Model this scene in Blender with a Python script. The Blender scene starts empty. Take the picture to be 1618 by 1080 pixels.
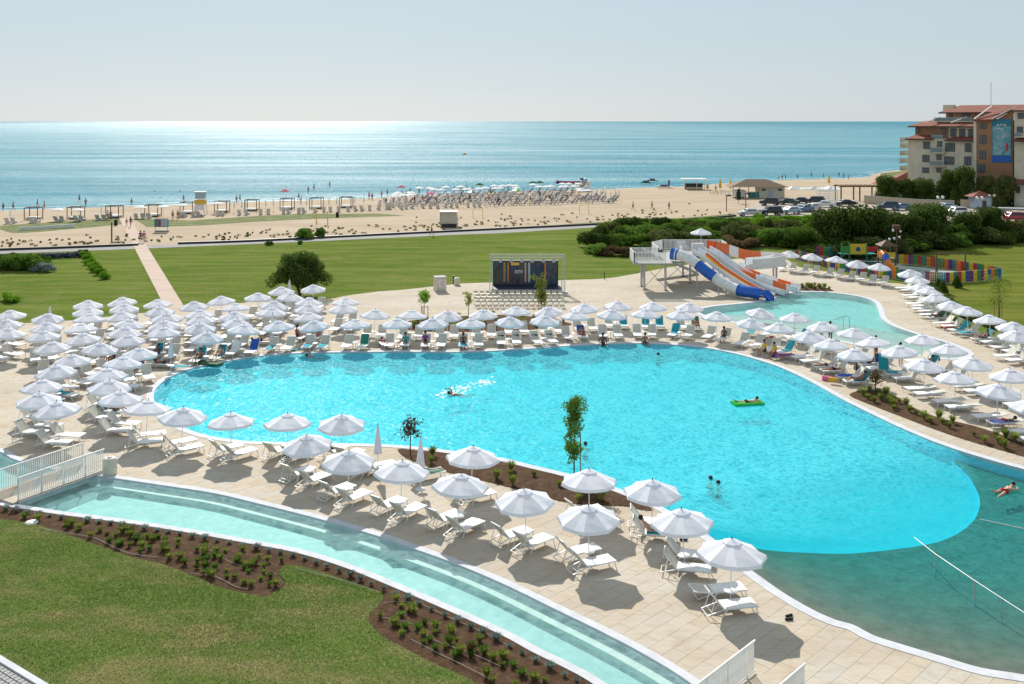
import bpy, math, random
import numpy as np
from mathutils import Vector, Matrix
from mathutils.geometry import delaunay_2d_cdt
R = math.radians
random.seed(7); rng = np.random.default_rng(7)
sc = bpy.context.scene
C = sc.collection
# ------------------------------------------------------------------ camera, light, exposure
H, F, HZ, CX = 18.0, 1550.0, 191.0, 809.0        # camera height, focal length in photo pixels, horizon row, centre column
cam = bpy.data.cameras.new('camera'); cam_o = bpy.data.objects.new('camera', cam); C.objects.link(cam_o)
cam_o.location = (0, 0, H); cam_o.rotation_euler = (R(90), 0, 0)
cam.sensor_width = 36; cam.lens = 36 * F / 1618; cam.shift_y = -(540 - HZ) / 1618
cam.clip_start = 0.5; cam.clip_end = 120000
sc.camera = cam_o
SUN_AZ, SUN_EL = R(-13.2), R(34.5)                # azimuth measured from +Y towards +X
w = bpy.data.worlds.new('World'); sc.world = w; w.use_nodes = True
nt = w.node_tree; nt.nodes.clear()
sky = nt.nodes.new('ShaderNodeTexSky'); sky.sky_type = 'NISHITA'; sky.sun_disc = False
sky.sun_elevation = SUN_EL; sky.sun_rotation = SUN_AZ; sky.air_density = 1.0; sky.dust_density = 0.35; sky.ozone_density = 3.0
bg = nt.nodes.new('ShaderNodeBackground'); bg.inputs[1].default_value = 0.06
wo = nt.nodes.new('ShaderNodeOutputWorld')
hsv = nt.nodes.new('ShaderNodeHueSaturation'); hsv.inputs['Saturation'].default_value = 0.6; nt.links.new(sky.outputs[0], hsv.inputs['Color']); hz = nt.nodes.new('ShaderNodeMix'); hz.data_type = 'RGBA'; hz.inputs[0].default_value = 0.62; hz.inputs[7].default_value = (8.8, 10.4, 11.6, 1); nt.links.new(hsv.outputs[0], hz.inputs[6]); nt.links.new(hz.outputs[2], bg.inputs[0]); nt.links.new(bg.outputs[0], wo.inputs[0])
sun = bpy.data.lights.new('sun', 'SUN'); sun.energy = 5.0; sun.angle = R(0.55); sun.color = (1.0, 0.955, 0.88)
sun_o = bpy.data.objects.new('sun', sun); C.objects.link(sun_o)
sd = Vector((math.sin(SUN_AZ) * math.cos(SUN_EL), math.cos(SUN_AZ) * math.cos(SUN_EL), math.sin(SUN_EL)))
sun_o.rotation_euler = sd.to_track_quat('Z', 'Y').to_euler(); sun_o.location = (0, 0, 60)
sc.view_settings.view_transform = 'Standard'; sc.view_settings.look = 'None'
sc.view_settings.exposure = 0.22; sc.view_settings.gamma = 1.0; sc.view_settings.use_curve_mapping = False
sc.render.engine = 'CYCLES'
cy = sc.cycles
cy.use_denoising = True; cy.max_bounces = 6; cy.diffuse_bounces = 3; cy.glossy_bounces = 2; cy.transparent_max_bounces = 12
cy.sample_clamp_direct = 12; cy.sample_clamp_indirect = 4; cy.caustics_reflective = False; cy.caustics_refractive = False

# ------------------------------------------------------------------ mapping helpers
def G(px, py, z=0.0):
    Y = (H - z) * F / (py - HZ)
    return Vector(((px - CX) * Y / F, Y, z))
def P(px, py, Y):
    return Vector(((px - CX) * Y / F, Y, H - (py - HZ) * Y / F))
def GP(pts, z=0.0):
    return [G(x, y, z) for x, y in pts]
def spline(pts, n=6, closed=False):
    pts = [Vector(p) for p in pts]; out = []; m = len(pts)
    rngi = range(m) if closed else range(m - 1)
    for i in rngi:
        if closed: a, b, c, d = pts[i - 1], pts[i], pts[(i + 1) % m], pts[(i + 2) % m]
        else: a, b, c, d = pts[max(i - 1, 0)], pts[i], pts[i + 1], pts[min(i + 2, m - 1)]
        for k in range(n):
            t = k / n
            out.append(0.5 * ((2 * b) + (c - a) * t + (2 * a - 5 * b + 4 * c - d) * t * t + (3 * b - a - 3 * c + d) * t ** 3))
    if not closed: out.append(pts[-1].copy())
    return out
def area(poly): return 0.5 * sum(poly[i - 1][0] * poly[i][1] - poly[i][0] * poly[i - 1][1] for i in range(len(poly)))
def ccw(poly): return poly if area(poly) > 0 else list(reversed(poly))
def offset(poly, d):           # closed ccw polygon, d > 0 outward
    n = len(poly); out = []
    for i in range(n):
        a, b = poly[i - 1], poly[(i + 1) % n]
        t = Vector((b[0] - a[0], b[1] - a[1]));
        if t.length < 1e-9: t = Vector((1, 0))
        t.normalize(); out.append(Vector((poly[i][0] + t.y * d, poly[i][1] - t.x * d, 0)))
    return out
def inside(poly, X, Y):
    P_ = np.array([(p[0], p[1]) for p in poly]); Q = np.roll(P_, 1, axis=0)
    X = np.asarray(X, float); Y = np.asarray(Y, float); r = np.zeros(X.shape, bool)
    for (x1, y1), (x2, y2) in zip(P_, Q):
        if y1 == y2: continue
        c = ((y1 > Y) != (y2 > Y)) & (X < (x2 - x1) * (Y - y1) / (y2 - y1) + x1); r ^= c
    return r
def dist_line(line, X, Y):
    P_ = np.array([(p[0], p[1]) for p in line]); best = np.full(np.shape(X), 1e9)
    for a, b in zip(P_[:-1], P_[1:]):
        d = b - a; L = max(d @ d, 1e-9); t = np.clip(((X - a[0]) * d[0] + (Y - a[1]) * d[1]) / L, 0, 1)
        best = np.minimum(best, np.hypot(X - a[0] - t * d[0], Y - a[1] - t * d[1]))
    return best

# ------------------------------------------------------------------ object helpers
def tag(o, label=None, cat=None, group=None, kind=None):
    if label: o['label'] = label
    if cat: o['category'] = cat
    if group: o['group'] = group
    if kind: o['kind'] = kind
    return o
def thing(name, label, cat, loc=(0, 0, 0), rz=0.0, group=None):
    o = bpy.data.objects.new(name, None); C.objects.link(o); o.location = loc; o.rotation_euler = (0, 0, rz)
    o.empty_display_size = 0.2
    return tag(o, label, cat, group)
def link(name, me, parent=None):
    o = bpy.data.objects.new(name, me); C.objects.link(o)
    if parent is not None: o.parent = parent
    return o
def dup(root, loc, rz, label=None, group=None, scale=None):
    r = root.copy(); C.objects.link(r); r.location = loc; r.rotation_euler = (0, 0, rz)
    if label: r['label'] = label
    if group: r['group'] = group
    if scale: r.scale = scale if hasattr(scale, '__len__') else (scale,) * 3
    for ch in root.children:
        c = ch.copy(); C.objects.link(c); c.parent = r
        for g in ch.children:
            d = g.copy(); C.objects.link(d); d.parent = c
    return r
class MB:
    def __init__(s): s.v = []; s.f = []; s.m = []; s.sm = []
    def add(s, vs, fs, m=0, smooth=False):
        b = len(s.v); s.v += [tuple(v) for v in vs]
        for f in fs: s.f.append(tuple(b + i for i in f)); s.m.append(m); s.sm.append(smooth)
        return s
    def box(s, c, d, m=0, rz=0.0, M=None):
        x, y, z = d[0] / 2, d[1] / 2, d[2] / 2
        vs = [Vector((i * x, j * y, k * z)) for k in (-1, 1) for j in (-1, 1) for i in (-1, 1)]
        if M is None: M = Matrix.Rotation(rz, 3, 'Z')
        vs = [M @ v + Vector(c) for v in vs]
        return s.add(vs, [(0, 2, 3, 1), (4, 5, 7, 6), (0, 1, 5, 4), (2, 6, 7, 3), (0, 4, 6, 2), (1, 3, 7, 5)], m)
    def beam(s, a, b, w_, h_=None, m=0):
        a, b = Vector(a), Vector(b); d = b - a; L = d.length
        if L < 1e-6: return s
        q = d.to_track_quat('X', 'Z').to_matrix()
        return s.box((a + b) / 2, (L, w_, h_ or w_), m, M=q)
    def tube(s, pts, r, n=6, m=0, cap=True, smooth=True):
        pts = [Vector(p) for p in pts]; rs = r if hasattr(r, '__len__') else [r] * len(pts); rings = []
        up = Vector((0, 0, 1))
        for i, p in enumerate(pts):
            t = (pts[min(i + 1, len(pts) - 1)] - pts[max(i - 1, 0)])
            if t.length < 1e-9: t = Vector((0, 0, 1))
            t.normalize(); sd_ = t.cross(up if abs(t.z) < 0.95 else Vector((1, 0, 0))).normalized(); u = sd_.cross(t)
            rings.append([p + (sd_ * math.cos(k * 2 * math.pi / n) + u * math.sin(k * 2 * math.pi / n)) * rs[i] for k in range(n)])
        vs = [v for rg in rings for v in rg]; fs = []
        for i in range(len(pts) - 1):
            for k in range(n): fs.append((i * n + k, i * n + (k + 1) % n, (i + 1) * n + (k + 1) % n, (i + 1) * n + k))
        s.add(vs, fs, m, smooth)
        if cap: s.add(rings[0], [tuple(range(n))], m); s.add(rings[-1], [tuple(reversed(range(n)))], m)
        return s
    def lathe(s, prof, c=(0, 0, 0), n=12, m=0, smooth=True):
        vs = []; fs = []; c = Vector(c)
        for r_, z in prof:
            for k in range(n): a = k * 2 * math.pi / n; vs.append(c + Vector((r_ * math.cos(a), r_ * math.sin(a), z)))
        for i in range(len(prof) - 1):
            for k in range(n): fs.append((i * n + k, i * n + (k + 1) % n, (i + 1) * n + (k + 1) % n, (i + 1) * n + k))
        return s.add(vs, fs, m, smooth)
    def ball(s, c, r, n=8, m=0, sq=(1, 1, 1)):
        vs = []; fs = []; c = Vector(c); h = max(4, n // 2 + 1)
        for i in range(h + 1):
            th = math.pi * i / h
            for k in range(n):
                a = 2 * math.pi * k / n; vs.append(c + Vector((r * sq[0] * math.sin(th) * math.cos(a), r * sq[1] * math.sin(th) * math.sin(a), r * sq[2] * math.cos(th))))
        for i in range(h):
            for k in range(n): fs.append((i * n + k, (i + 1) * n + k, (i + 1) * n + (k + 1) % n, i * n + (k + 1) % n))
        return s.add(vs, fs, m, True)
    def prism(s, poly, z0, z1, m=0):
        n = len(poly); vs = [(p[0], p[1], z0) for p in poly] + [(p[0], p[1], z1) for p in poly]
        return s.add(vs, [tuple(range(n, 2 * n)), tuple(reversed(range(n)))] + [(i, (i + 1) % n, n + (i + 1) % n, n + i) for i in range(n)], m)
    def mesh(s, name, mats):
        me = bpy.data.meshes.new(name); me.from_pydata(s.v, [], s.f)
        for mt in (mats if isinstance(mats, (list, tuple)) else [mats]): me.materials.append(mt)
        me.polygons.foreach_set('material_index', s.m); me.polygons.foreach_set('use_smooth', s.sm); me.update(); return me
    def build(s, name, mats, parent=None): return link(name, s.mesh(name, mats), parent)
def arr_mesh(name, V, Fq, mat, smooth=False):
    V = np.asarray(V, np.float32).reshape(-1, 3); Fq = np.asarray(Fq, np.int32); k = Fq.shape[1]
    me = bpy.data.meshes.new(name); me.vertices.add(len(V)); me.vertices.foreach_set('co', V.ravel())
    me.loops.add(Fq.size); me.loops.foreach_set('vertex_index', Fq.ravel())
    me.polygons.add(len(Fq)); me.polygons.foreach_set('loop_start', np.arange(len(Fq), dtype=np.int32) * k)
    try: me.polygons.foreach_set('loop_total', np.full(len(Fq), k, np.int32))
    except Exception: pass
    me.materials.append(mat); me.update(calc_edges=True)
    me.polygons.foreach_set('use_smooth', np.full(len(Fq), bool(smooth)))
    return me
def fill(name, poly, mat, z=0.0, holes=(), zf=None, extra=None, parent=None, smooth=False, lines=()):
    vs = []; es = []
    for ln in lines:
        b = len(vs); vs += [Vector((p[0], p[1])) for p in ln]; es += [(b + i, b + i + 1) for i in range(len(ln) - 1)]
    for lp in [poly] + list(holes):
        b = len(vs); n = len(lp); vs += [Vector((p[0], p[1])) for p in lp]; es += [(b + i, b + (i + 1) % n) for i in range(n)]
    if extra is not None: vs += [Vector((x, y)) for x, y in extra]
    V, _, T, *_ = delaunay_2d_cdt(vs, es, [], 0, 1e-5)
    V = np.array([(v[0], v[1]) for v in V]); T = np.array([t for t in T if len(t) == 3])
    c = V[T].mean(axis=1); ok = inside(poly, c[:, 0], c[:, 1])
    for h in holes: ok &= ~inside(h, c[:, 0], c[:, 1])
    T = T[ok]; e1 = V[T[:, 1]] - V[T[:, 0]]; e2 = V[T[:, 2]] - V[T[:, 0]]
    flip = (e1[:, 0] * e2[:, 1] - e1[:, 1] * e2[:, 0]) < 0; T[flip] = T[flip][:, ::-1]
    Z = zf(V[:, 0], V[:, 1]) if zf else np.full(len(V), z)
    return link(name, arr_mesh(name, np.column_stack([V, Z]), T, mat, smooth), parent)
def ring(name, poly, d0, d1, z_top, z_bot, mat, parent=None, closed=True, skip=None):
    a = offset(poly, d0); b = offset(poly, d1); mb = MB(); n = len(poly)
    for i in range(n if closed else n - 1):
        if skip and skip(i): continue
        j = (i + 1) % n
        q = [(a[i].x, a[i].y, z_bot), (a[j].x, a[j].y, z_bot), (b[j].x, b[j].y, z_bot), (b[i].x, b[i].y, z_bot),
             (a[i].x, a[i].y, z_top), (a[j].x, a[j].y, z_top), (b[j].x, b[j].y, z_top), (b[i].x, b[i].y, z_top)]
        mb.add(q, [(4, 7, 6, 5), (0, 1, 5, 4), (2, 3, 7, 6)])
    return mb.build(name, mat, parent)
ONES = ['', 'first', 'second', 'third', 'fourth', 'fifth', 'sixth', 'seventh', 'eighth', 'ninth', 'tenth', 'eleventh', 'twelfth', 'thirteenth', 'fourteenth', 'fifteenth', 'sixteenth', 'seventeenth', 'eighteenth', 'nineteenth']
CARD = {20: 'twentieth', 30: 'thirtieth', 40: 'fortieth', 50: 'fiftieth', 60: 'sixtieth', 70: 'seventieth', 80: 'eightieth', 90: 'ninetieth', 100: 'hundredth'}
TENS = {2: 'twenty', 3: 'thirty', 4: 'forty', 5: 'fifty', 6: 'sixty', 7: 'seventy', 8: 'eighty', 9: 'ninety'}
def nth(n):
    if n < 20: return ONES[n]
    if n in CARD: return CARD[n]
    if n > 100: return 'hundred-and-' + nth(n - 100)
    return TENS[n // 10] + '-' + ONES[n % 10]

# ------------------------------------------------------------------ materials
class NT:
    def __init__(s, name):
        s.m = bpy.data.materials.new(name); s.m.use_nodes = True; s.t = s.m.node_tree; s.t.nodes.clear()
        s.out = s.n('OutputMaterial')
    def n(s, typ, **kw):
        nd = s.t.nodes.new('ShaderNode' + typ)
        for k, v in kw.items(): setattr(nd, k, v)
        return nd
    def l(s, a, b): s.t.links.new(a, b)
    def val(s, sock, v):
        if hasattr(v, 'is_linked') or hasattr(v, 'links'): s.l(v, sock)
        else: sock.default_value = v
    def pos(s): return s.n('NewGeometry').outputs['Position']
    def obj(s): return s.n('TexCoord').outputs['Object']
    def mapping(s, vec, scale=(1, 1, 1), rot=(0, 0, 0)):
        m = s.n('Mapping'); s.l(vec, m.inputs[0]); m.inputs[3].default_value = scale; m.inputs[2].default_value = rot; return m.outputs[0]
    def noise(s, vec, scale, detail=3, rough=0.55, dist=0.0):
        n = s.n('TexNoise'); s.l(vec, n.inputs['Vector']); n.inputs['Scale'].default_value = scale
        n.inputs['Detail'].default_value = detail; n.inputs['Roughness'].default_value = rough; n.inputs['Distortion'].default_value = dist
        return n.outputs[0]
    def ramp(s, fac, stops):
        r = s.n('ValToRGB'); s.l(fac, r.inputs[0]); e = r.color_ramp.elements
        while len(e) < len(stops): e.new(0.5)
        for el, (p, c) in zip(e, stops): el.position = p; el.color = tuple(c) + ((1,) if len(c) == 3 else ())
        return r.outputs[0]
    def mix(s, fac, a, b, mode='MIX'):
        m = s.n('Mix', data_type='RGBA', blend_type=mode)
        s.val(m.inputs[0], fac)
        s.val(m.inputs[6], a if hasattr(a, 'links') or len(a) == 4 else tuple(a) + (1,)); s.val(m.inputs[7], b if hasattr(b, 'links') or len(b) == 4 else tuple(b) + (1,))
        return m.outputs[2]
    def math(s, op, a, b=0.0, c=None):
        m = s.n('Math', operation=op); s.val(m.inputs[0], a); s.val(m.inputs[1], b)
        if c is not None: s.val(m.inputs[2], c)
        return m.outputs[0]
    def bump(s, h, strength=0.3, dist=0.05):
        b = s.n('Bump'); s.l(h, b.inputs['Height']); b.inputs['Strength'].default_value = strength; b.inputs['Distance'].default_value = dist; return b.outputs[0]
    def bsdf(s, color, rough=0.6, metal=0.0, normal=None, spec=0.5, **kw):
        p = s.n('BsdfPrincipled'); s.val(p.inputs['Base Color'], color if hasattr(color, 'links') or len(color) == 4 else tuple(color) + (1,))
        s.val(p.inputs['Roughness'], rough); p.inputs['Metallic'].default_value = metal; p.inputs['Specular IOR Level'].default_value = spec
        if normal is not None: s.l(normal, p.inputs['Normal'])
        for k, v in kw.items(): s.val(p.inputs[k.replace('_', ' ')], v)
        return p.outputs[0]
    def done(s, sh): s.l(sh, s.out.inputs[0]); return s.m
def plain(name, col, rough=0.55, metal=0.0, var=0.12, scale=3.0, spec=0.5):
    t = NT(name); n = t.noise(t.obj(), scale, 4); a = tuple(max(0, c * (1 - var)) for c in col); b = tuple(min(1, c * (1 + var)) for c in col)
    return t.done(t.bsdf(t.ramp(n, [(0.3, a), (0.7, b)]), rough, metal, spec=spec))
M = {}
for nm, col, rg in [('white_paint', (.78, .78, .76), .45), ('white_plastic', (.74, .75, .74), .4), ('mesh_cream', (.55, .53, .44), .7),
        ('mesh_white', (.80, .80, .78), .55), ('dark_plastic', (.03, .03, .035), .5), ('steel', (.45, .47, .48), .35), ('grey_concrete', (.33, .33, .32), .8),
        ('teal_towel', (.01, .30, .38), .9), ('green_towel', (.02, .22, .16), .9), ('white_towel', (.75, .75, .73), .9), ('blue_towel', (.03, .10, .42), .9), ('red_cloth', (.45, .04, .04), .9), ('pink_cloth', (.65, .15, .3), .9), ('purple_cloth', (.22, .05, .2), .9),
        ('yellow_cloth', (.7, .42, .03), .85), ('navy_cloth', (.02, .03, .09), .85), ('black_cloth', (.02, .02, .022), .85), ('sand_cloth', (.5, .42, .3), .85), ('teal_cloth', (.04, .3, .32), .85),
        ('skin_light', (.58, .33, .22), .55), ('skin_tan', (.36, .17, .10), .55), ('skin_dark', (.16, .075, .045), .55),
        ('hair_dark', (.02, .014, .01), .6), ('hair_brown', (.09, .045, .02), .6), ('hair_blond', (.4, .27, .12), .6),
        ('slide_blue', (.01, .11, .48), .25), ('slide_white', (.72, .74, .74), .25), ('slide_orange', (.72, .13, .02), .3), ('slide_yellow', (.85, .42, .02), .3), ('slide_lilac', (.58, .57, .66), .3),
        ('play_red', (.55, .03, .03), .5), ('play_orange', (.75, .22, .02), .5), ('play_yellow', (.75, .55, .03), .5), ('play_green', (.05, .28, .06), .5), ('play_teal', (.02, .25, .25), .5), ('play_blue', (.02, .10, .35), .5), ('play_purple', (.2, .03, .22), .5),
        ('wood', (.34, .22, .13), .8), ('wood_dark', (.12, .06, .035), .75), ('thatch', (.24, .17, .11), .95), ('rubber', (.015, .015, .015), .8), ('glass_dark', (.02, .035, .045), .08),
        ('yellow_paint', (.72, .45, .06), .5), ('beach_white', (.7, .7, .7), .8), ('beach_navy', (.02, .03, .07), .8), ('lilo_green', (.03, .5, .03), .35), ('lilo_dark', (.02, .12, .03), .35), ('ring_orange', (.85, .13, .02), .35), ('trunk', (.11, .075, .045), .9),
        ('kiosk_beige', (.62, .58, .48), .6), ('screen_black', (.012, .014, .02), .4), ('stage_navy', (.015, .025, .06), .5), ('hose_grey', (.42, .37, .32), .8),
        ('lilac_flower', (.2, .17, .36), .9), ('swim_foam', (.85, .9, .9), .5)]:
    M[nm] = plain(nm, col, rg)
M['grey_dark'] = plain('grey_dark', (.07, .065, .06), .85)
for nm, col in [('car_silver', (.55, .57, .58)), ('car_black', (.02, .02, .025)), ('car_blue', (.10, .18, .30)), ('car_lightblue', (.35, .45, .55)), ('car_green', (.03, .07, .07)), ('car_white', (.75, .75, .75)), ('car_red', (.35, .02, .03)), ('car_navy', (.02, .04, .1))]:
    t = NT(nm); M[nm] = t.done(t.bsdf(col, .3, .2, Coat_Weight=0.6, Coat_Roughness=0.08))
# translucent parasol cloth
t = NT('parasol_cloth'); nz = t.noise(t.obj(), 2.5, 4); col = t.ramp(nz, [(.3, (.83, .84, .90)), (.7, (.88, .89, .94))])
d = t.n('BsdfDiffuse'); t.l(col, d.inputs[0]); tr = t.n('BsdfTranslucent'); t.l(t.mix(1.0, col, (.93, .94, 1.0), 'MULTIPLY'), tr.inputs[0])
mx = t.n('MixShader'); mx.inputs[0].default_value = .26; t.l(d.outputs[0], mx.inputs[1]); t.l(tr.outputs[0], mx.inputs[2]); M['cloth'] = t.done(mx.outputs[0])
# stone paving: tone per slab, from the slab grid itself
def paving(name, joints):
    t = NT(name); p = t.mapping(t.pos(), rot=(0, 0, R(-45)))
    sp = t.n('SeparateXYZ'); t.l(p, sp.inputs[0]); row = t.math('FLOOR', t.math('DIVIDE', sp.outputs[1], .6))
    off = t.math('MULTIPLY', t.math('MODULO', t.math('ABSOLUTE', row), 2.0), .6)
    colm = t.math('FLOOR', t.math('DIVIDE', t.math('ADD', sp.outputs[0], off), 1.2))
    cb = t.n('CombineXYZ'); t.l(row, cb.inputs[1]); t.l(colm, cb.inputs[0]); wn = t.n('TexWhiteNoise', noise_dimensions='3D'); t.l(cb.outputs[0], wn.inputs[0])
    tone = t.ramp(wn.outputs[0], [(0, (.50, .41, .30)), (.3, (.54, .47, .38)), (.55, (.51, .46, .39)), (.8, (.55, .46, .34)), (1, (.50, .47, .42))])
    cl = t.noise(t.mapping(t.pos(), (1, 1, 1)), 1.6, 5, .65); tone = t.mix(t.ramp(cl, [(.35, (0, 0, 0)), (.75, (.75,) * 3)]), tone, (.58, .53, .45))
    big = t.noise(t.mapping(t.pos(), (.9, 3.2, 1), (0, 0, R(-12))), .09, 3); tone = t.mix(t.ramp(big, [(.42, (0,) * 3), (.62, (.4,) * 3)]), tone, (.43, .345, .25))
    st = t.noise(t.mapping(t.pos(), (1, 7, 1), (0, 0, R(-45))), .9, 3); tone = t.mix(t.ramp(st, [(.48, (0,) * 3), (.72, (.5,) * 3)]), tone, (.42, .34, .25))
    stn = t.noise(t.pos(), .42, 6, .72, .5); tone = t.mix(t.ramp(stn, [(.55, (0,) * 3), (.68, (.32,) * 3)]), tone, (.30, .245, .18)); sp_ = t.noise(t.pos(), 3.1, 5, .8); tone = t.mix(t.ramp(sp_, [(.6, (0,) * 3), (.75, (.35,) * 3)]), tone, (.33, .27, .2))
    return t.done(t.bsdf(tone, .9, spec=.08, normal=t.bump(t.noise(t.pos(), 14, 4), .15, .01)))
M['slab'] = paving('limestone_slab', True)
t = NT('joint_mortar'); M['mortar'] = t.done(t.bsdf(t.ramp(t.noise(t.pos(), 3), [(.3, (.37, .31, .23)), (.7, (.45, .38, .29))]), .9))
t = NT('coping_stone'); M['coping'] = t.done(t.bsdf(t.ramp(t.noise(t.pos(), 2.2, 5), [(.3, (.52, .53, .56)), (.7, (.64, .65, .68))]), .8, spec=.1))
# grass
def grass_mat(name, c1, c2, c3, dry, stripes=0.0):
    t = NT(name); p = t.pos()
    a = t.noise(p, .12, 4, .6); b = t.noise(p, 1.3, 5, .7); fine = t.noise(t.mapping(p, (1, .55, 1)), 9, 3, .8)
    col = t.mix(t.ramp(a, [(.35, (0,) * 3), (.65, (1,) * 3)]), c1, c2); col = t.mix(t.ramp(b, [(.4, (0,) * 3), (.75, (.75,) * 3)]), col, c3)
    dm = t.noise(t.mapping(p, (.6, 1.6, 1), (0, 0, R(20))), .35, 5, .65); col = t.mix(t.ramp(dm, [(.47, (0,) * 3), (.68, (.9,) * 3)]), col, dry)
    col = t.mix(t.ramp(fine, [(.3, (.75,) * 3), (.7, (0,) * 3)]), col, tuple(x * .45 for x in c1))
    if stripes:
        s_ = t.noise(t.mapping(p, (.12, 1, 1), (0, 0, R(-6))), .35, 3, .6); col = t.mix(t.ramp(s_, [(.45, (0,) * 3), (.6, (stripes,) * 3)]), col, c3)
    return t.done(t.bsdf(col, 1.0, spec=.0, normal=t.bump(fine, .6, .06)))
M['lawn_near'] = grass_mat('lawn_near', (.11, .18, .04), (.18, .22, .055), (.23, .25, .085), (.34, .27, .13))
M['lawn_mid'] = grass_mat('lawn_mid', (.10, .175, .028), (.15, .21, .04), (.20, .23, .06), (.27, .245, .10), .45)
M['lawn_right'] = grass_mat('lawn_right', (.10, .16, .02), (.15, .19, .03), (.2, .21, .05), (.24, .2, .07), .5)
def blade(name, c1, c2):
    t = NT(name); n = t.noise(t.pos(), 1.1, 3); oi = t.n('ObjectInfo'); c = t.mix(t.ramp(n, [(.3, (0,) * 3), (.7, (1,) * 3)]), c1, c2)
    hs = t.n('HueSaturation'); t.l(c, hs.inputs['Color']); t.l(t.math('MULTIPLY_ADD', oi.outputs['Random'], .5, .75), hs.inputs['Value'])
    d = t.n('BsdfDiffuse'); t.l(hs.outputs[0], d.inputs[0]); tr = t.n('BsdfTranslucent'); t.l(hs.outputs[0], tr.inputs[0])
    mx = t.n('MixShader'); mx.inputs[0].default_value = .35; t.l(d.outputs[0], mx.inputs[1]); t.l(tr.outputs[0], mx.inputs[2]); return t.done(mx.outputs[0])
M['leaf_dark'] = blade('leaf_dark', (.045, .085, .02), (.10, .15, .034)); M['leaf_mid'] = blade('leaf_mid', (.085, .17, .026), (.17, .28, .05))
M['leaf_bright'] = blade('leaf_bright', (.12, .26, .02), (.23, .40, .04)); M['leaf_olive'] = blade('leaf_olive', (.11, .13, .035), (.18, .20, .07))
M['leaf_blue'] = blade('leaf_blue', (.17, .23, .20), (.26, .32, .28)); M['leaf_red'] = blade('leaf_red', (.10, .04, .03), (.12, .10, .04)); M['leaf_dry'] = blade('leaf_dry', (.16, .11, .05), (.2, .15, .08))
def blade_lawn(name, c1, c2, dry):
    t = NT(name); n = t.noise(t.pos(), 1.1, 3); c = t.mix(t.ramp(n, [(.3, (0,) * 3), (.7, (1,) * 3)]), c1, c2); dm = t.noise(t.mapping(t.pos(), (.6, 1.6, 1), (0, 0, R(20))), .35, 5, .65)
    c = t.mix(t.ramp(dm, [(.44, (0,) * 3), (.62, (.95,) * 3)]), c, dry); bg_ = t.noise(t.pos(), .12, 4, .6); c = t.mix(t.ramp(bg_, [(.4, (.55,) * 3), (.6, (0,) * 3)]), c, (.10, .17, .035))
    d = t.n('BsdfDiffuse'); t.l(c, d.inputs[0]); tr = t.n('BsdfTranslucent'); t.l(c, tr.inputs[0]); mx = t.n('MixShader'); mx.inputs[0].default_value = .35; t.l(d.outputs[0], mx.inputs[1]); t.l(tr.outputs[0], mx.inputs[2]); return t.done(mx.outputs[0])
M['blade_near'] = blade_lawn('blade_near', (.17, .29, .065), (.26, .35, .11), (.44, .39, .20)); M['leaf_yellow'] = blade('leaf_yellow', (.18, .25, .04), (.30, .33, .08)); M['leaf_lilac'] = blade('leaf_lilac', (.10, .10, .16), (.16, .15, .26))
# soil, sand, asphalt
t = NT('soil'); n = t.noise(t.pos(), 2.5, 6, .75); M['soil'] = t.done(t.bsdf(t.ramp(n, [(.3, (.06, .032, .018)), (.55, (.12, .068, .038)), (.75, (.2, .125, .07))]), .95, spec=.1, normal=t.bump(t.noise(t.pos(), 7, 5, .8), 1.0, .12)))
t = NT('sand'); p = t.pos(); a = t.noise(t.mapping(p, (.4, 1, 1)), .15, 5, .6); b = t.noise(t.mapping(p, (1, .7, 1)), 1.4, 5, .7)
c = t.mix(t.ramp(a, [(.35, (0,) * 3), (.65, (1,) * 3)]), (.39, .305, .21), (.48, .39, .285)); c = t.mix(t.ramp(b, [(.3, (.5,) * 3), (.6, (0,) * 3)]), c, (.38, .29, .20))
tuft = t.noise(t.mapping(p, (.5, 1, 1)), .5, 6, .75); M['sand'] = t.done(t.bsdf(c, .95, spec=.1, normal=t.bump(b, .5, .15)))
t = NT('sand_wet'); M['sand_wet'] = t.done(t.bsdf(t.ramp(t.noise(t.pos(), .4, 4), [(.3, (.30, .215, .13)), (.7, (.36, .26, .16))]), .6))
t = NT('asphalt'); M['asphalt'] = t.done(t.bsdf(t.ramp(t.noise(t.mapping(t.pos(), (.3, 1, 1)), .8, 5), [(.3, (.19, .185, .18)), (.7, (.27, .26, .25))]), .9))
t = NT('parking_gravel'); M['gravel'] = t.done(t.bsdf(t.ramp(t.noise(t.pos(), .5, 5), [(.3, (.30, .25, .2)), (.7, (.42, .36, .29))]), .9))
t = NT('verge'); n = t.noise(t.mapping(t.pos(), (.5, 1, 1)), .6, 6, .75); M['verge'] = t.done(t.bsdf(t.ramp(n, [(.3, (.06, .10, .025)), (.5, (.12, .15, .045)), (.65, (.30, .25, .13))]), .95, spec=.1))
t = NT('earth'); M['earth'] = t.done(t.bsdf(t.ramp(t.noise(t.pos(), .3, 4), [(.3, (.08, .10, .03)), (.7, (.16, .15, .06))]), .95))
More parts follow.
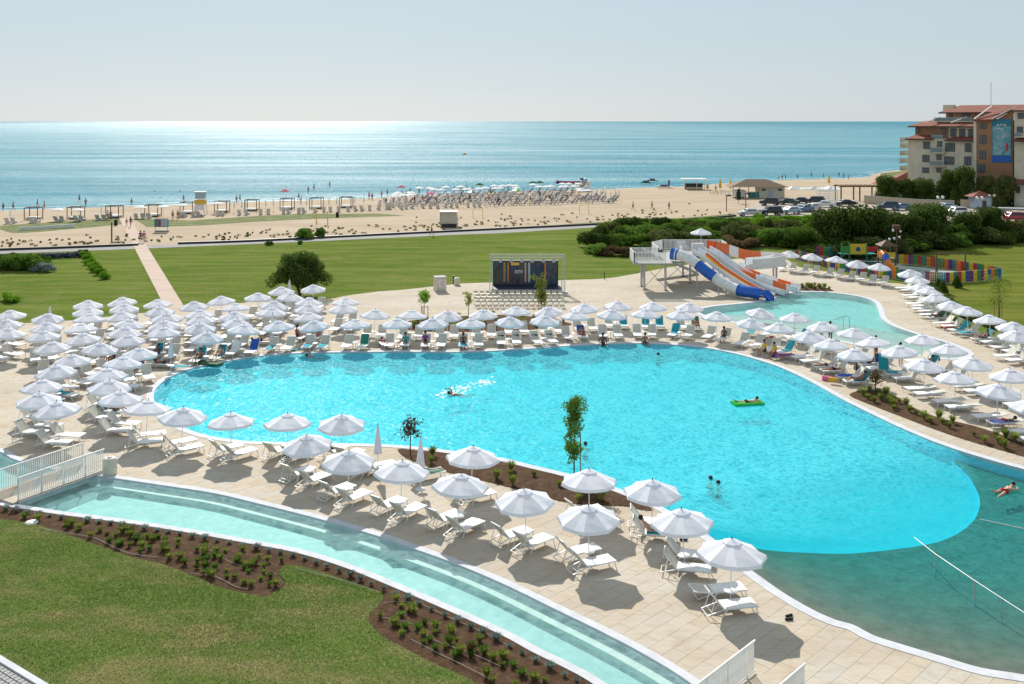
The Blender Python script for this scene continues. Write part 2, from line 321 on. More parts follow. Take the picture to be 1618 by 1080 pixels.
# pool floors
def floor_mat(name, c1, c2, sc_=.5): t = NT(name); return t.done(t.bsdf(t.ramp(t.noise(t.pos(), sc_, 5, .6), [(.3, c1), (.7, c2)]), .6, spec=.2))
M['pool_cyan'] = floor_mat('pool_cyan_liner', (.18, .53, .61), (.23, .58, .65)); M['pool_sand'] = floor_mat('pool_sand_finish', (.09, .085, .058), (.17, .145, .10), 1.5)
M['pool_wall'] = floor_mat('pool_wall_liner', (.02, .66, .84), (.03, .70, .88)); M['pool_white'] = floor_mat('pool_white_liner', (.46, .54, .53), (.53, .60, .58)); M['pool_step'] = floor_mat('pool_step_stone', (.60, .64, .60), (.66, .69, .64))
M['pool_grey'] = floor_mat('pool_grey_finish', (.36, .38, .33), (.44, .46, .40))
def water(name, sig, bump_sc, bump_st, body, body_f, rough=.09):
    t = NT(name); p = t.pos()
    n1 = t.noise(p, bump_sc, 4, .6, .6); n2 = t.noise(t.mapping(p, (1, .6, 1), (0, 0, R(25))), bump_sc * .22, 3, .5, .4)
    h = t.math('ADD', n1, t.math('MULTIPLY', n2, 2.0)); nb = t.bump(h, bump_st, .12)
    trn = t.n('BsdfTransparent'); trn.inputs[0].default_value = (1, 1, 1, 1)
    df = t.n('BsdfDiffuse'); df.inputs[0].default_value = body + (1,); t.l(nb, df.inputs['Normal'])
    gl = t.n('BsdfGlossy'); gl.inputs['Roughness'].default_value = rough; t.l(nb, gl.inputs['Normal'])
    m1 = t.n('MixShader'); caustic = t.math('SUBTRACT', 1.0, t.math('MULTIPLY', t.math('ABSOLUTE', t.math('SUBTRACT', n1, .5)), 7.0)); caustic_wide = t.math('SUBTRACT', 1.0, t.math('MULTIPLY', t.math('ABSOLUTE', t.math('SUBTRACT', n2, .5)), 5.0))  # noise ridges paint caustic light mottles and crest highlights into the water body
    mk = t.n('Attribute', attribute_name='clarity'); fmod = t.math('MULTIPLY', t.math('ADD', .35, t.math('ADD', t.math('MULTIPLY', t.math('MAXIMUM', caustic, 0.0), 1.0), t.math('MULTIPLY', t.math('MAXIMUM', caustic_wide, 0.0), .3))), body_f)
    t.l(t.math('MULTIPLY', fmod, mk.outputs['Fac']), m1.inputs[0]); t.l(trn.outputs[0], m1.inputs[1]); t.l(df.outputs[0], m1.inputs[2])
    lw = t.n('LayerWeight'); lw.inputs[0].default_value = .5; t.l(nb, lw.inputs['Normal']); fr = t.math('MULTIPLY_ADD', t.math('POWER', lw.outputs['Facing'], 5.0), .26, .006)
    m2 = t.n('MixShader'); t.l(fr, m2.inputs[0]); t.l(m1.outputs[0], m2.inputs[1]); t.l(gl.outputs[0], m2.inputs[2])
    va = t.n('VolumeAbsorption'); mxs = max(sig); va.inputs['Density'].default_value = mxs; va.inputs[0].default_value = tuple(1 - s_ / mxs for s_ in sig) + (1,)
    t.l(va.outputs[0], t.out.inputs['Volume']); return t.done(m2.outputs[0])
M['water_main'] = water('pool_water', (1.05, .06, .035), 2.6, .55, (.14, .78, .87), .36)
M['water_shallow'] = water('beach_entry_water', (1.1, .10, .12), 2.4, .8, (.08, .36, .34), .16)
M['water_calm'] = water('shallow_pool_water', (.34, .05, .06), 1.2, .06, (.45, .72, .70), .18, .04)
# sea
t = NT('sea_water'); p = t.pos()
n1 = t.noise(t.mapping(p, (1.1, .35, 1), (0, 0, R(12))), .9, 5, .75, .3); n2 = t.noise(t.mapping(p, (.35, 1, 1), (0, 0, R(-8))), .13, 4, .6)
n3 = t.noise(t.mapping(p, (1.5, .14, 1), (0, 0, R(3))), 1.0, 3, .6, .4); hb = t.math('ADD', t.math('ADD', t.math('MULTIPLY', n1, 1.1), t.math('MULTIPLY', n3, 1.3)), t.math('MULTIPLY', n2, 2.0)); nb = t.bump(hb, 1.0, .8)
big = t.noise(t.mapping(p, (.25, 1, 1), (0, 0, R(5))), .012, 5, .6); mid = t.noise(t.mapping(p, (.3, 1, 1)), .08, 4, .6); fin = t.noise(t.mapping(p, (.5, 1, 1)), .6, 3, .7)
col = t.mix(t.ramp(big, [(.4, (0,) * 3), (.62, (1,) * 3)]), (.022, .20, .27), (.045, .26, .33)); col = t.mix(t.ramp(mid, [(.45, (0,) * 3), (.7, (.5,) * 3)]), col, (.085, .27, .32)); col = t.mix(t.ramp(fin, [(.35, (.5,) * 3), (.6, (0,) * 3)]), col, (.015, .125, .18))
df = t.n('BsdfDiffuse'); t.l(col, df.inputs[0]); t.l(t.bump(hb, .5, .5), df.inputs['Normal']); gl = t.n('BsdfGlossy'); gl.inputs['Roughness'].default_value = .29; t.l(nb, gl.inputs['Normal'])
lw = t.n('LayerWeight'); lw.inputs[0].default_value = .5; t.l(nb, lw.inputs['Normal']); fc = t.math('MULTIPLY_ADD', t.math("POWER", lw.outputs["Facing"], 4.0), .19, .018)
wnd = t.noise(t.mapping(p, (.12, 1, 1), (0, 0, R(4))), .03, 5, .65); fc = t.math('MULTIPLY', fc, t.ramp(wnd, [(.35, (.55,) * 3), (.62, (1.6,) * 3)]))
mx = t.n('MixShader'); t.l(fc, mx.inputs[0]); t.l(df.outputs[0], mx.inputs[1]); t.l(gl.outputs[0], mx.inputs[2]); M['sea'] = t.done(mx.outputs[0])

# ================================================================== STRUCTURE
def S(o, label=None): o['kind'] = 'structure'; return tag(o, label)
# ---- outlines (traced on the ground plane)
pool_top = [(242, 628), (250, 609), (275, 592), (310, 580), (360, 570), (420, 561), (480, 557.5), (560, 556), (640, 555.5), (700, 556), (760, 555), (830, 551), (900, 546), (960, 543), (1010, 542), (1060, 544), (1110, 548.5), (1160, 558), (1200, 569), (1235, 581), (1280, 602), (1330, 630), (1380, 655), (1420, 674), (1480, 699), (1540, 719), (1618, 741), (1720, 765), (1900, 800)]
pool_low = [(2050, 1000), (2000, 1160), (1850, 1120), (1720, 1088), (1618, 1067), (1550, 1056), (1485, 1037), (1425, 1019), (1381, 1005), (1348, 988), (1317, 979), (1278, 961), (1234, 935), (1200, 911), (1181, 897), (1150, 870), (1127, 852), (1100, 833), (1044, 800), (1010, 785), (971, 770), (930, 758), (891, 747), (840, 735), (800, 725), (750, 717), (711, 712), (660, 706), (600, 702), (540, 700.5), (470, 699), (400, 697.5), (360, 693.5), (320, 686), (280, 671), (254, 652)]
main_pool = ccw(spline(GP(pool_top + pool_low), 4, True))
arc = spline(GP([(1502, 709), (1530, 735), (1545, 760), (1548, 780), (1538, 803), (1510, 824), (1470, 838), (1400, 848), (1340, 853), (1280, 853), (1220, 851), (1170, 845), (1125, 836), (1090, 821)]), 4)
canal_up = [(-260, 655), (-60, 698), (0, 713), (25, 726), (90, 742), (164, 752.5), (259, 766.5), (337, 778.5), (400, 793), (511, 821), (602, 848), (659, 868), (724, 891.5), (800, 924), (878, 962), (956, 1000), (1020, 1034), (1088, 1076), (1180, 1150), (1300, 1260)]
canal_low = [(1150, 1260), (1050, 1145), (950, 1076), (904, 1050), (852, 1025), (800, 997), (711, 957), (633, 924), (556, 893), (478, 869), (400, 854), (311, 838), (207, 822), (104, 809), (39, 799), (-60, 784), (-320, 745)]
cu, cl_ = spline(GP(canal_up), 4), spline(GP(canal_low), 4)
canal = ccw(cu + cl_)
slide_top = [(1105, 489), (1130, 483.5), (1165, 480), (1200, 476), (1222, 471), (1245, 463.5), (1270, 461), (1300, 461), (1335, 464.5), (1365, 470), (1382, 477), (1388, 488), (1393, 502), (1410, 514), (1440, 525), (1470, 533.5), (1500, 543), (1522, 552), (1528, 560), (1505, 566)]
slide_low = [(1460, 562), (1400, 552), (1330, 538), (1270, 526), (1200, 515), (1150, 506), (1112, 497)]
slide_pool = ccw(spline(GP(slide_top + slide_low), 4, True))
planter_front = ccw(spline(GP([(629, 709.5), (660, 711.5), (711, 716), (760, 724), (800, 731), (888, 752), (930, 764), (968, 775), (1002, 789), (1028, 802), (1030, 807), (1010, 805), (987, 800), (917, 797), (875, 789.5), (820, 774), (789, 766), (740, 754), (690, 742), (665, 732), (641, 723.5)]), 3, True))
planter_right = ccw(spline(GP([(1342, 624), (1366, 616), (1392, 617), (1420, 628.5), (1446, 645), (1485, 660), (1537, 672), (1589, 689), (1640, 707), (1700, 728), (1690, 742), (1640, 728), (1584, 712), (1524, 694.5), (1472, 676.5), (1420, 656.5), (1381, 641.5)]), 3, True))
planter_mid = ccw(spline(GP([(610, 515), (650, 506), (730, 499), (800, 497), (850, 501), (903, 511), (885, 516), (830, 521.5), (760, 524), (690, 524), (640, 521)]), 3, True))
planter_slide = ccw(spline(GP([(1266, 452), (1290, 450.5), (1315, 457.5), (1312, 459.5), (1290, 459.5), (1264, 458.5)]), 3, True))
far_edge = [(-300, 530), (-100, 517), (0, 512), (47, 509.6), (114, 505.7), (228, 494), (262, 491.5), (296, 491.5), (332, 482), (385, 478), (440, 470), (515, 472), (548, 466.6), (600, 460), (643, 456.7), (724, 448), (773, 446), (893, 442), (955, 439.6), (994, 434), (1046, 424), (1100, 416), (1150, 410), (1200, 406), (1240, 408), (1262, 421), (1320, 431), (1370, 440), (1400, 446), (1430, 449), (1455, 462), (1481, 483), (1494, 496), (1512, 511), (1543, 523), (1575, 535), (1618, 548), (1760, 590), (2100, 700)]
fe = spline(GP(far_edge), 3)
deck = ccw(fe + [G(2400, 1150), G(1700, 1500), G(1200, 1350)] + cl_)
bridge_d = Vector((1, 1.85, 0)).normalized()

# ---- paving: a mortar sheet with slabs standing on it
holes_all = [main_pool, canal, slide_pool]
S(fill('deck_base', deck, M['mortar'], -0.02, holes_all), 'pale mortar bed under the limestone paving')
keep_out = [offset(main_pool, .16), offset(canal, .16), offset(slide_pool, .16), planter_front, planter_right, planter_mid, planter_slide]
deck_obj = thing('pool_deck', None, None); S(deck_obj, 'beige limestone paving of large staggered slabs round the pools')
c45 = math.sqrt(.5)
def uv2xy(u, v): return (u - v) * c45, (u + v) * c45
def in_deck(X, Y):
    ok = inside(deck, X, Y)
    for k in keep_out: ok &= ~inside(k, X, Y)
    return ok
SL, SWD, J = 1.2, .6, .011
cells = []
dv = np.array([(p[0], p[1]) for p in deck]); ii, jj = [], []
for r_ in range(-130, 240):
    v0 = r_ * SWD
    for c_ in range(-60, 150):
        u0 = c_ * SL - (r_ % 2) * .6
        x, y = uv2xy(u0 + .6, v0 + .3)
        if 27 < y < 128 and abs(x) < y * .56 + 2: ii.append((u0, v0))
cells = np.array(ii)
def corner_ok(du, dv_):
    x, y = uv2xy(cells[:, 0] + du, cells[:, 1] + dv_); return in_deck(x, y)
cs = [corner_ok(a, b) for a, b in ((0.02, 0.02), (SL - .02, 0.02), (0.02, SWD - .02), (SL - .02, SWD - .02), (SL / 2, .02), (SL / 2, SWD - .02))]
full = np.all(cs, axis=0); part = np.any(cs, axis=0) & ~full
xs, ys = uv2xy(cells[:, 0] + .6, cells[:, 1] + .3)
fi = np.nonzero(full)[0]
vis = np.abs(xs[fi]) < ys[fi] * (809 / F) + .3
vis &= (HZ + H * F / ys[fi]) < 1085
size = 1.0 / ys[fi]; size[~vis] = 0
order = fi[np.argsort(-size)]; single = order[:300]; rest = np.array(sorted(set(fi) - set(single)))
def slab_geo(u0, v0, u1, v1, V, Fc, z=0.0):
    b = len(V)
    for zz in (z, -0.03):
        for (u, v) in ((u0, v0), (u1, v0), (u1, v1), (u0, v1)):
            x, y = uv2xy(u, v); V.append((x, y, zz))
    Fc += [(b, b + 1, b + 2, b + 3), (b, b + 4, b + 5, b + 1), (b + 1, b + 5, b + 6, b + 2), (b + 2, b + 6, b + 7, b + 3), (b + 3, b + 7, b + 4, b)]
V0, F0 = [], []; slab_geo(-SL / 2 + J / 2, -SWD / 2 + J / 2, SL / 2 - J / 2, SWD / 2 - J / 2, V0, F0); slab_me = arr_mesh('paving_slab', V0, F0, M['slab'])
for k in single:
    o = link('paving_slab', slab_me, deck_obj); o.location = (xs[k], ys[k], random.uniform(-.002, .002))
V, Fc = [], []
for k in rest:
    u, v = cells[k]; slab_geo(u + J / 2, v + J / 2, u + SL - J / 2, v + SWD - J / 2, V, Fc, random.uniform(-.002, .002))
nu, nv = 12, 6
for k in np.nonzero(part)[0]:
    u, v = cells[k]; us = u + (np.arange(nu) + .5) * SL / nu; vs_ = v + (np.arange(nv) + .5) * SWD / nv
    UU, VV = np.meshgrid(us, vs_); X, Y = uv2xy(UU, VV); ok = in_deck(X.ravel(), Y.ravel()).reshape(nv, nu)
    for r_ in range(nv):
        st = None
        for c_ in range(nu + 1):
            g_ = c_ < nu and ok[r_, c_]
            if g_ and st is None: st = c_
            if not g_ and st is not None:
                slab_geo(u + st * SL / nu + (J / 2 if st == 0 else 0), v + r_ * SWD / nv + (J / 2 if r_ == 0 else 0), u + c_ * SL / nu - (J / 2 if c_ == nu else 0), v + (r_ + 1) * SWD / nv - (J / 2 if r_ == nv - 1 else 0), V, Fc); st = None
o = link('paving_slabs_beyond', arr_mesh('paving_slabs_beyond', V, Fc, M['slab']), deck_obj); o['kind'] = 'stuff'

# ---- main pool
deep_z, sh_z, wl = -.86, -.5, -.05
shore = spline(GP([(2000, 1160), (1850, 1120), (1720, 1088), (1618, 1067), (1550, 1056), (1485, 1037), (1425, 1019), (1381, 1005), (1317, 979), (1278, 961), (1234, 935), (1200, 911), (1181, 897), (1150, 870)]), 3)
def clip_side(poly, keep_right):      # split the pool outline with the arc
    a0, a1 = arc[0], arc[-1]
    i0 = min(range(len(poly)), key=lambda i: (Vector(poly[i]).xy - a0.xy).length); i1 = min(range(len(poly)), key=lambda i: (Vector(poly[i]).xy - a1.xy).length)
    n = len(poly); A = [poly[(i0 + k) % n] for k in range((i1 - i0) % n + 1)]; B = [poly[(i1 + k) % n] for k in range((i0 - i1) % n + 1)]
    pa = A + list(reversed(arc[1:-1])); pb = B + arc[1:-1]
    return pa, pb
pa, pb = clip_side(main_pool, True)
mid = G(700, 620); deep_poly, shal_poly = (pa, pb) if inside(pa, [mid.x], [mid.y])[0] else (pb, pa)
deep_poly, shal_poly = ccw(deep_poly), ccw(shal_poly)
S(fill('pool_floor', deep_poly, M['pool_cyan'], deep_z), 'bright cyan floor of the big lagoon pool')
gx, gy = np.meshgrid(np.arange(0, 80, .9), np.arange(24, 62, .9)); gx, gy = gx.ravel(), gy.ravel()
ok = inside(offset(shal_poly, -.3), gx, gy); extra = list(zip(gx[ok], gy[ok]))
def zshal(X, Y):
    ds = dist_line(shore, X, Y); da = dist_line(arc, X, Y); return wl - .03 - .50 * np.clip(ds / (ds * .85 + .85 * da + .8), 0, 1)
S(fill('pool_beach_entry', shal_poly, M['pool_sand'], zf=zshal, extra=extra, smooth=True), 'sandy brown sloping beach entry of the lagoon pool')
mb = MB()
for i in range(len(main_pool)):
    a, b = main_pool[i - 1], main_pool[i]; mb.add([(a.x, a.y, deep_z - .1), (b.x, b.y, deep_z - .1), (b.x, b.y, .0), (a.x, a.y, .0)], [(0, 3, 2, 1)], 0)
for a, b in zip(arc[:-1], arc[1:]):
    za, zb = zshal(np.array([a.x, b.x]), np.array([a.y, b.y])); mb.add([(a.x, a.y, deep_z - .1), (b.x, b.y, deep_z - .1), (b.x, b.y, zb), (a.x, a.y, za)], [(0, 1, 2, 3)], 0)
S(mb.build('pool_wall', M['pool_wall']), 'cyan side walls of the lagoon pool')
def water_body(name, poly, top, bot, mat, label, lines=(), zone=None, mat2=None, extra=None, clar=None):
    mb = MB(); out = offset(poly, .12); vs = out
    n = len(vs); o = fill(name, vs, mat, top, lines=lines, extra=extra); me = o.data
    Vt = np.empty(len(me.vertices) * 3); me.vertices.foreach_get('co', Vt); Vt = Vt.reshape(-1, 3); T = np.array([list(p.vertices) for p in me.polygons])
    Vb = Vt.copy(); Vb[:, 2] = bot; nn = len(Vt); 
    key = {(round(float(v[0]), 3), round(float(v[1]), 3)): i for i, v in enumerate(Vt)}
    idx = [key[(round(p.x, 3), round(p.y, 3))] for p in [Vector((float(np.float32(q.x)), float(np.float32(q.y)), 0)) for q in vs] if (round(p.x, 3), round(p.y, 3)) in key]
    side = [(idx[i], idx[(i + 1) % len(idx)], nn + idx[(i + 1) % len(idx)]) for i in range(len(idx))] + [(idx[i], nn + idx[(i + 1) % len(idx)], nn + idx[i]) for i in range(len(idx))]
    side = [(c, b, a) for a, b, c in side]
    allF = np.vstack([T, T[:, ::-1] + nn, np.array(side)]); bpy.data.objects.remove(o)
    wm = arr_mesh(name, np.vstack([Vt, Vb]), allF, mat)
    av = np.ones(2 * nn) if clar is None else np.tile(clar(Vt[:, 0], Vt[:, 1]), 2); at_ = wm.attributes.new('clarity', 'FLOAT', 'POINT'); at_.data.foreach_set('value', av.astype(np.float32))
    if zone:
        wm.materials.append(mat2); cc = Vt[T].mean(axis=1); z_ = np.zeros(len(allF), np.int32); z_[:len(T)] = inside(zone, cc[:, 0], cc[:, 1]); wm.polygons.foreach_set('material_index', z_)
    return S(link(name, wm), label)
water_body('pool_water', main_pool, wl, deep_z - .25, M['water_main'], 'clear rippled turquoise water filling the lagoon pool', extra=extra, clar=lambda X, Y: np.where(inside(offset(shal_poly, .6), X, Y), (.05 + .16 * np.clip(dist_line(shore, X, Y) / 9, 0, 1)), 1.0))
S(ring('pool_coping', main_pool, -.03, .42, .018, -.16, M['coping']), 'pale coping round the lagoon pool')
# ---- canal with two steps on the terrace side
cz = -.50
S(fill('canal_floor', canal, M['pool_white'], cz), 'pale floor of the curved wading canal')
mb = MB()
for i in range(len(canal)):
    a, b = canal[i - 1], canal[i]; mb.add([(a.x, a.y, cz - .1), (b.x, b.y, cz - .1), (b.x, b.y, 0), (a.x, a.y, 0)], [(0, 3, 2, 1)])
S(mb.build('canal_wall', M['pool_step']), 'turquoise walls of the wading canal')
def stripline(line, d0, d1, z, zb, name, mat, label):
    def off(d):
        out = []
        for i, p in enumerate(line):
            t_ = (line[min(i + 1, len(line) - 1)] - line[max(i - 1, 0)]); t_.z = 0; t_.normalize(); out.append(Vector((p.x + t_.y * d, p.y - t_.x * d, 0)))
        return out
    A, B = off(d0), off(d1); mb = MB()
    for i in range(len(line) - 1):
        mb.add([(A[i].x, A[i].y, z), (A[i + 1].x, A[i + 1].y, z), (B[i + 1].x, B[i + 1].y, z), (B[i].x, B[i].y, z), (B[i].x, B[i].y, zb), (B[i + 1].x, B[i + 1].y, zb), (A[i].x, A[i].y, zb), (A[i + 1].x, A[i + 1].y, zb)], [(0, 3, 2, 1), (3, 4, 5, 2), (0, 1, 7, 6)])
    return S(mb.build(name, mat), label)
cu2 = spline(GP(canal_up[5:]), 4)
stripline(cu2, .0, .55, -.26, cz, 'canal_step', M['pool_step'], 'underwater step along the terrace side of the canal')
water_body('canal_water', canal, -.045, cz - .2, M['water_calm'], 'calm pale turquoise water in the curved canal')
S(ring('canal_coping', canal, -.03, .32, .018, -.3, M['coping']), 'white coping along both edges of the canal')
_d = -1 if (stripline.__code__ and True) and inside(canal, [cl_[20].x + .3 * (cl_[21] - cl_[19]).normalized().y], [cl_[20].y - .3 * (cl_[21] - cl_[19]).normalized().x])[0] else 1
stripline(cl_, _d * .31, _d * .46, .0, -.3, 'canal_kerb', M['grey_dark'], 'dark grey retaining kerb on the lawn side of the canal')
# ---- slide pool with a grey beach along its near shore
line_sp = GP([(1090, 500), (1130, 492), (1180, 489.5), (1221, 493.6), (1291, 500), (1340, 506), (1380, 512.5), (1430, 521), (1470, 530)])
nsh = spline(GP(slide_low), 3)
def zsp(X, Y):
    ds = dist_line(nsh, X, Y); dl = dist_line(line_sp, X, Y); far = np.interp(X, [p.x for p in line_sp], [p.y for p in line_sp]) < Y
    return np.where(far, -.55, -.08 - .3 * np.clip(ds / (ds + dl + .01), 0, 1))
S(fill('slide_pool_floor', slide_pool, M['pool_white'], -.55), 'white floor of the shallow slide pool')
near_part = ccw(line_sp + [G(1522, 552), G(1528, 562), G(1505, 569)] + GP([(p[0], p[1] + 3) for p in slide_low]) + [G(1095, 494)])
gx, gy = np.meshgrid(np.arange(14, 45, .8), np.arange(68, 100, .8)); gx, gy = gx.ravel(), gy.ravel(); ok = inside(near_part, gx, gy)
o = fill('slide_pool_beach', near_part, M['pool_grey'], zf=lambda X, Y: -.09 - .26 * np.clip(dist_line(nsh, X, Y) / (dist_line(nsh, X, Y) + dist_line(line_sp, X, Y) + .01), 0, 1), extra=list(zip(gx[ok], gy[ok])))
S(o, 'grey-green sloping shallows of the slide pool')
mb = MB()
for i in range(len(slide_pool)):
    a, b = slide_pool[i - 1], slide_pool[i]; mb.add([(a.x, a.y, -.7), (b.x, b.y, -.7), (b.x, b.y, 0), (a.x, a.y, 0)], [(0, 3, 2, 1)])
for a, b in zip(line_sp[:-1], line_sp[1:]): mb.add([(a.x, a.y, -.6), (b.x, b.y, -.6), (b.x, b.y, -.35), (a.x, a.y, -.35)], [(0, 1, 2, 3)])
S(mb.build('slide_pool_wall', M['pool_step']), 'walls of the slide pool')
water_body('slide_pool_water', slide_pool, -.045, -.75, M['water_calm'], 'flat pale turquoise water in the slide pool')
S(ring('slide_pool_coping', slide_pool, -.03, .45, .018, -.15, M['coping']), 'white coping round the slide pool')

# ---- planters (soil beds)
def bed(poly, label, mound=.05):
    gx, gy = np.meshgrid(np.arange(min(p.x for p in poly), max(p.x for p in poly), .6), np.arange(min(p.y for p in poly), max(p.y for p in poly), .6)); gx, gy = gx.ravel(), gy.ravel()
    ok = inside(offset(poly, -.25), gx, gy); ln = list(poly) + [poly[0]]
    z = lambda X, Y: .01 + mound * np.clip(dist_line(ln, X, Y) / .5, 0, 1) + .03 * np.sin(X * 2.3 + Y) * np.clip(dist_line(ln, X, Y) / .5, 0, 1)
    return S(fill('planting_bed', poly, M['soil'], zf=z, extra=list(zip(gx[ok], gy[ok])), smooth=True), label)
bed(planter_front, 'brown planting bed between the near terrace and the pool'); bed(planter_right, 'brown planting bed between the pool and the right hand loungers')
bed(planter_mid, 'dark planting bed behind the far row of loungers'); bed(planter_slide, 'small planting bed at the corner of the slide pool')
front_low = [(-420, 790), (-100, 812), (0, 821), (47, 827), (104, 844), (156, 862), (207, 880), (259, 893), (311, 914), (350, 930), (400, 941), (418, 944), (434, 936), (449, 928), (449, 917), (440, 905), (455, 893.5), (491, 899), (556, 919), (602, 934), (606, 942), (598, 957), (582, 974), (588, 988), (607, 1007), (646, 1028), (685, 1049), (737, 1072), (860, 1150), (1000, 1260)]
fl = spline(GP(front_low), 4)
canal_out = [p for p in offset(canal, .38)]
cl_out = []
for i, p in enumerate(cl_):
    t_ = (cl_[min(i + 1, len(cl_) - 1)] - cl_[max(i - 1, 0)]); t_.normalize(); cl_out.append(Vector((p.x + t_.y * -.34, p.y + t_.x * .34, 0)))
    if (cl_out[-1] - G(600, 1200)).length > (p - G(600, 1200)).length: cl_out[-1] = Vector((p.x + t_.y * .34, p.y - t_.x * .34, 0))
front_bed = ccw(fl + cl_out)
bed(front_bed, 'long brown planting bed between the canal and the near lawn', .04)
# raised kerb wall on the lawn side of the canal
# ---- lawns
path_edge = GP([(-60, 1010), (0, 1036), (70, 1078), (160, 1130)])
near_lawn = ccw(fl + [G(900, 1400), G(300, 1400)] + list(reversed(path_edge)) + [G(-300, 950), G(-500, 850)])
gx, gy = np.meshgrid(np.arange(-32, 10, 1.2), np.arange(25, 52, 1.2)); gx, gy = gx.ravel(), gy.ravel(); ok = inside(offset(near_lawn, -.4), gx, gy)
S(fill('near_lawn', near_lawn, M['lawn_near'], zf=lambda X, Y: .015 + .03 * np.sin(X * .4) * np.cos(Y * .33), extra=list(zip(gx[ok], gy[ok])), smooth=True), 'patchy mown lawn in the foreground')
# grass blades of the near lawn
N = 170000; X = rng.uniform(-30, 5, N * 2); Y = rng.uniform(27.5, 48, N * 2); ok = inside(near_lawn, X, Y) & (np.abs(X) < Y * .54); X, Y = X[ok][:N], Y[ok][:N]; N = len(X)
hgt = rng.uniform(.03, .075, N); a = rng.uniform(0, math.pi * 2, N); wd = rng.uniform(.008, .02, N); lx, ly = rng.normal(0, .03, N), rng.normal(0, .03, N); z0 = .015 + .03 * np.sin(X * .4) * np.cos(Y * .33)
V = np.stack([np.column_stack([X - wd * np.cos(a), Y - wd * np.sin(a), z0]), np.column_stack([X + wd * np.cos(a), Y + wd * np.sin(a), z0]), np.column_stack([X + lx, Y + ly, z0 + hgt])], 1).reshape(-1, 3)
tag(link('grass', arr_mesh('grass', V, np.arange(N * 3).reshape(-1, 3), M['blade_near'])), 'short green grass blades of the foreground lawn', 'grass', kind='stuff')
S(fill('paved_path', ccw(path_edge + [G(160, 1200), G(-500, 1200), G(-500, 900)]), M['grey_concrete'], -.02), 'grey cobbled path in the near left corner')
mb = MB(); q = path_edge
for a, b in zip(q[:-1], q[1:]): mb.beam(a + Vector((-.12, -.12, .02)), b + Vector((-.12, -.12, .02)), .22, .16)
S(mb.build('path_kerb', M['coping']), 'pale kerb along the path')
pd = (path_edge[2] - path_edge[1]).normalized(); pn = Vector((pd.y, -pd.x, 0)); pn = pn if pn.y < 0 else -pn
cob = MB().box((0, 0, .02), (.17, .17, .07)).mesh('cobble', M['grey_concrete']); cp = thing('cobbled_path', None, None); S(cp, 'grey stone setts of the path in the near left corner'); cnt = 0
for i in range(-8, 26):
    for j in range(14):
        p_ = path_edge[1] + pd * (i * .21 + (j % 2) * .1) + pn * (.42 + j * .21)
        if HZ + H * F / p_.y < 1100 and p_.x > -p_.y * .54: o = link('cobble', cob, cp); o.location = p_; o.rotation_euler = (0, 0, math.atan2(pd.y, pd.x) + random.uniform(-.06, .06)); cnt += 1
# mid lawn, right lawn
road_low = [(-1500, 425), (-300, 406), (0, 400.5), (218, 392.5), (400, 385), (600, 376), (800, 367), (1000, 355), (1111, 349.5), (1200, 345), (1320, 339), (1430, 344), (1618, 352), (2600, 380)]
road_up = [(-1500, 417), (-300, 400.5), (0, 395.5), (218, 387.5), (400, 381.5), (600, 371.5), (800, 362), (1000, 352), (1111, 345.5), (1163, 341.5)]
mid_lawn = ccw(GP(road_low) + [G(2600, 700), G(2100, 700)] + list(reversed(fe)) + [G(-1500, 600)])
S(fill('middle_lawn', mid_lawn, M['lawn_mid'], -.035), 'wide striped lawn between the deck and the road')
right_lawn = ccw(GP([(1440, 395), (1520, 384), (1618, 380), (2400, 395), (2400, 560), (1760, 575), (1618, 535), (1575, 522), (1500, 470), (1470, 452), (1600, 444), (1588, 425), (1450, 400)]))
S(fill('right_lawn', right_lawn, M['lawn_right'], -.02), 'bright mown lawn right of the playground')
road = ccw(GP(road_low[:10]) + list(reversed(GP(road_up))))
S(fill('coast_road', road, M['asphalt'], -.015), 'narrow grey coast road behind the lawn')
ru = spline(GP(road_up), 3)
mb = MB()
for a, b in zip(ru[:-1], ru[1:]):
    if 208 < CX + F * a.x / a.y < 240 or 212 < CX + F * (a.x + b.x) / (a.y + b.y) < 240: continue
    mb.beam(a + Vector((0, .25, .08)), b + Vector((0, .25, .08)), .35, .42)
S(mb.build('road_kerb', M['dark_plastic']), 'dark low kerb wall on the sea side of the road')
S(fill('parking_lot', ccw(GP([(1163, 341.5), (1190, 322), (1205, 313), (1330, 314), (1500, 326), (1700, 332), (2400, 345), (2400, 372), (1618, 355), (1430, 346), (1320, 340), (1200, 346)])), M['gravel'], -.005), 'dusty pale parking lot beside the beach')
# lawn-to-road verge
# beach
sea_edge = [(-1500, 352), (-600, 341), (-200, 335.5), (0, 332.6), (78, 329.5), (156, 327), (259, 324), (400, 318.5), (556, 314), (659, 309), (800, 302.5), (940, 299), (1085, 294), (1150, 289), (1247, 284), (1366, 280), (1392, 272), (1500, 262), (1800, 255), (2600, 250)]
se = spline(GP(sea_edge, -.4), 3); bl = GP(road_up + [(1205, 330), (1330, 316), (1500, 320), (2600, 320)])
bx = np.linspace(-220, 420, 220)
def yint(line, x): L_ = sorted([(p.x, p.y) for p in line]); return np.interp(x, [l[0] for l in L_], [l[1] for l in L_])
y_se = yint(se, bx); y_bl = yint(bl, bx); rows = [y_bl - 3, np.minimum(y_bl + 6, y_se - 25), y_se - 24, y_se - 9, y_se, y_se + 40]; zz = [-.03, -.03, -.03, -.08, -.4, -1.6]
V = np.concatenate([np.column_stack([bx, r_, np.full_like(bx, z_)]) for r_, z_ in zip(rows, zz)]); n = len(bx)
Fq = [(i * n + k, i * n + k + 1, (i + 1) * n + k + 1, (i + 1) * n + k) for i in range(len(rows) - 1) for k in range(n - 1)]
S(link('sand_beach', arr_mesh('sand_beach', V, Fq, M['sand'], True)), 'long sandy beach')
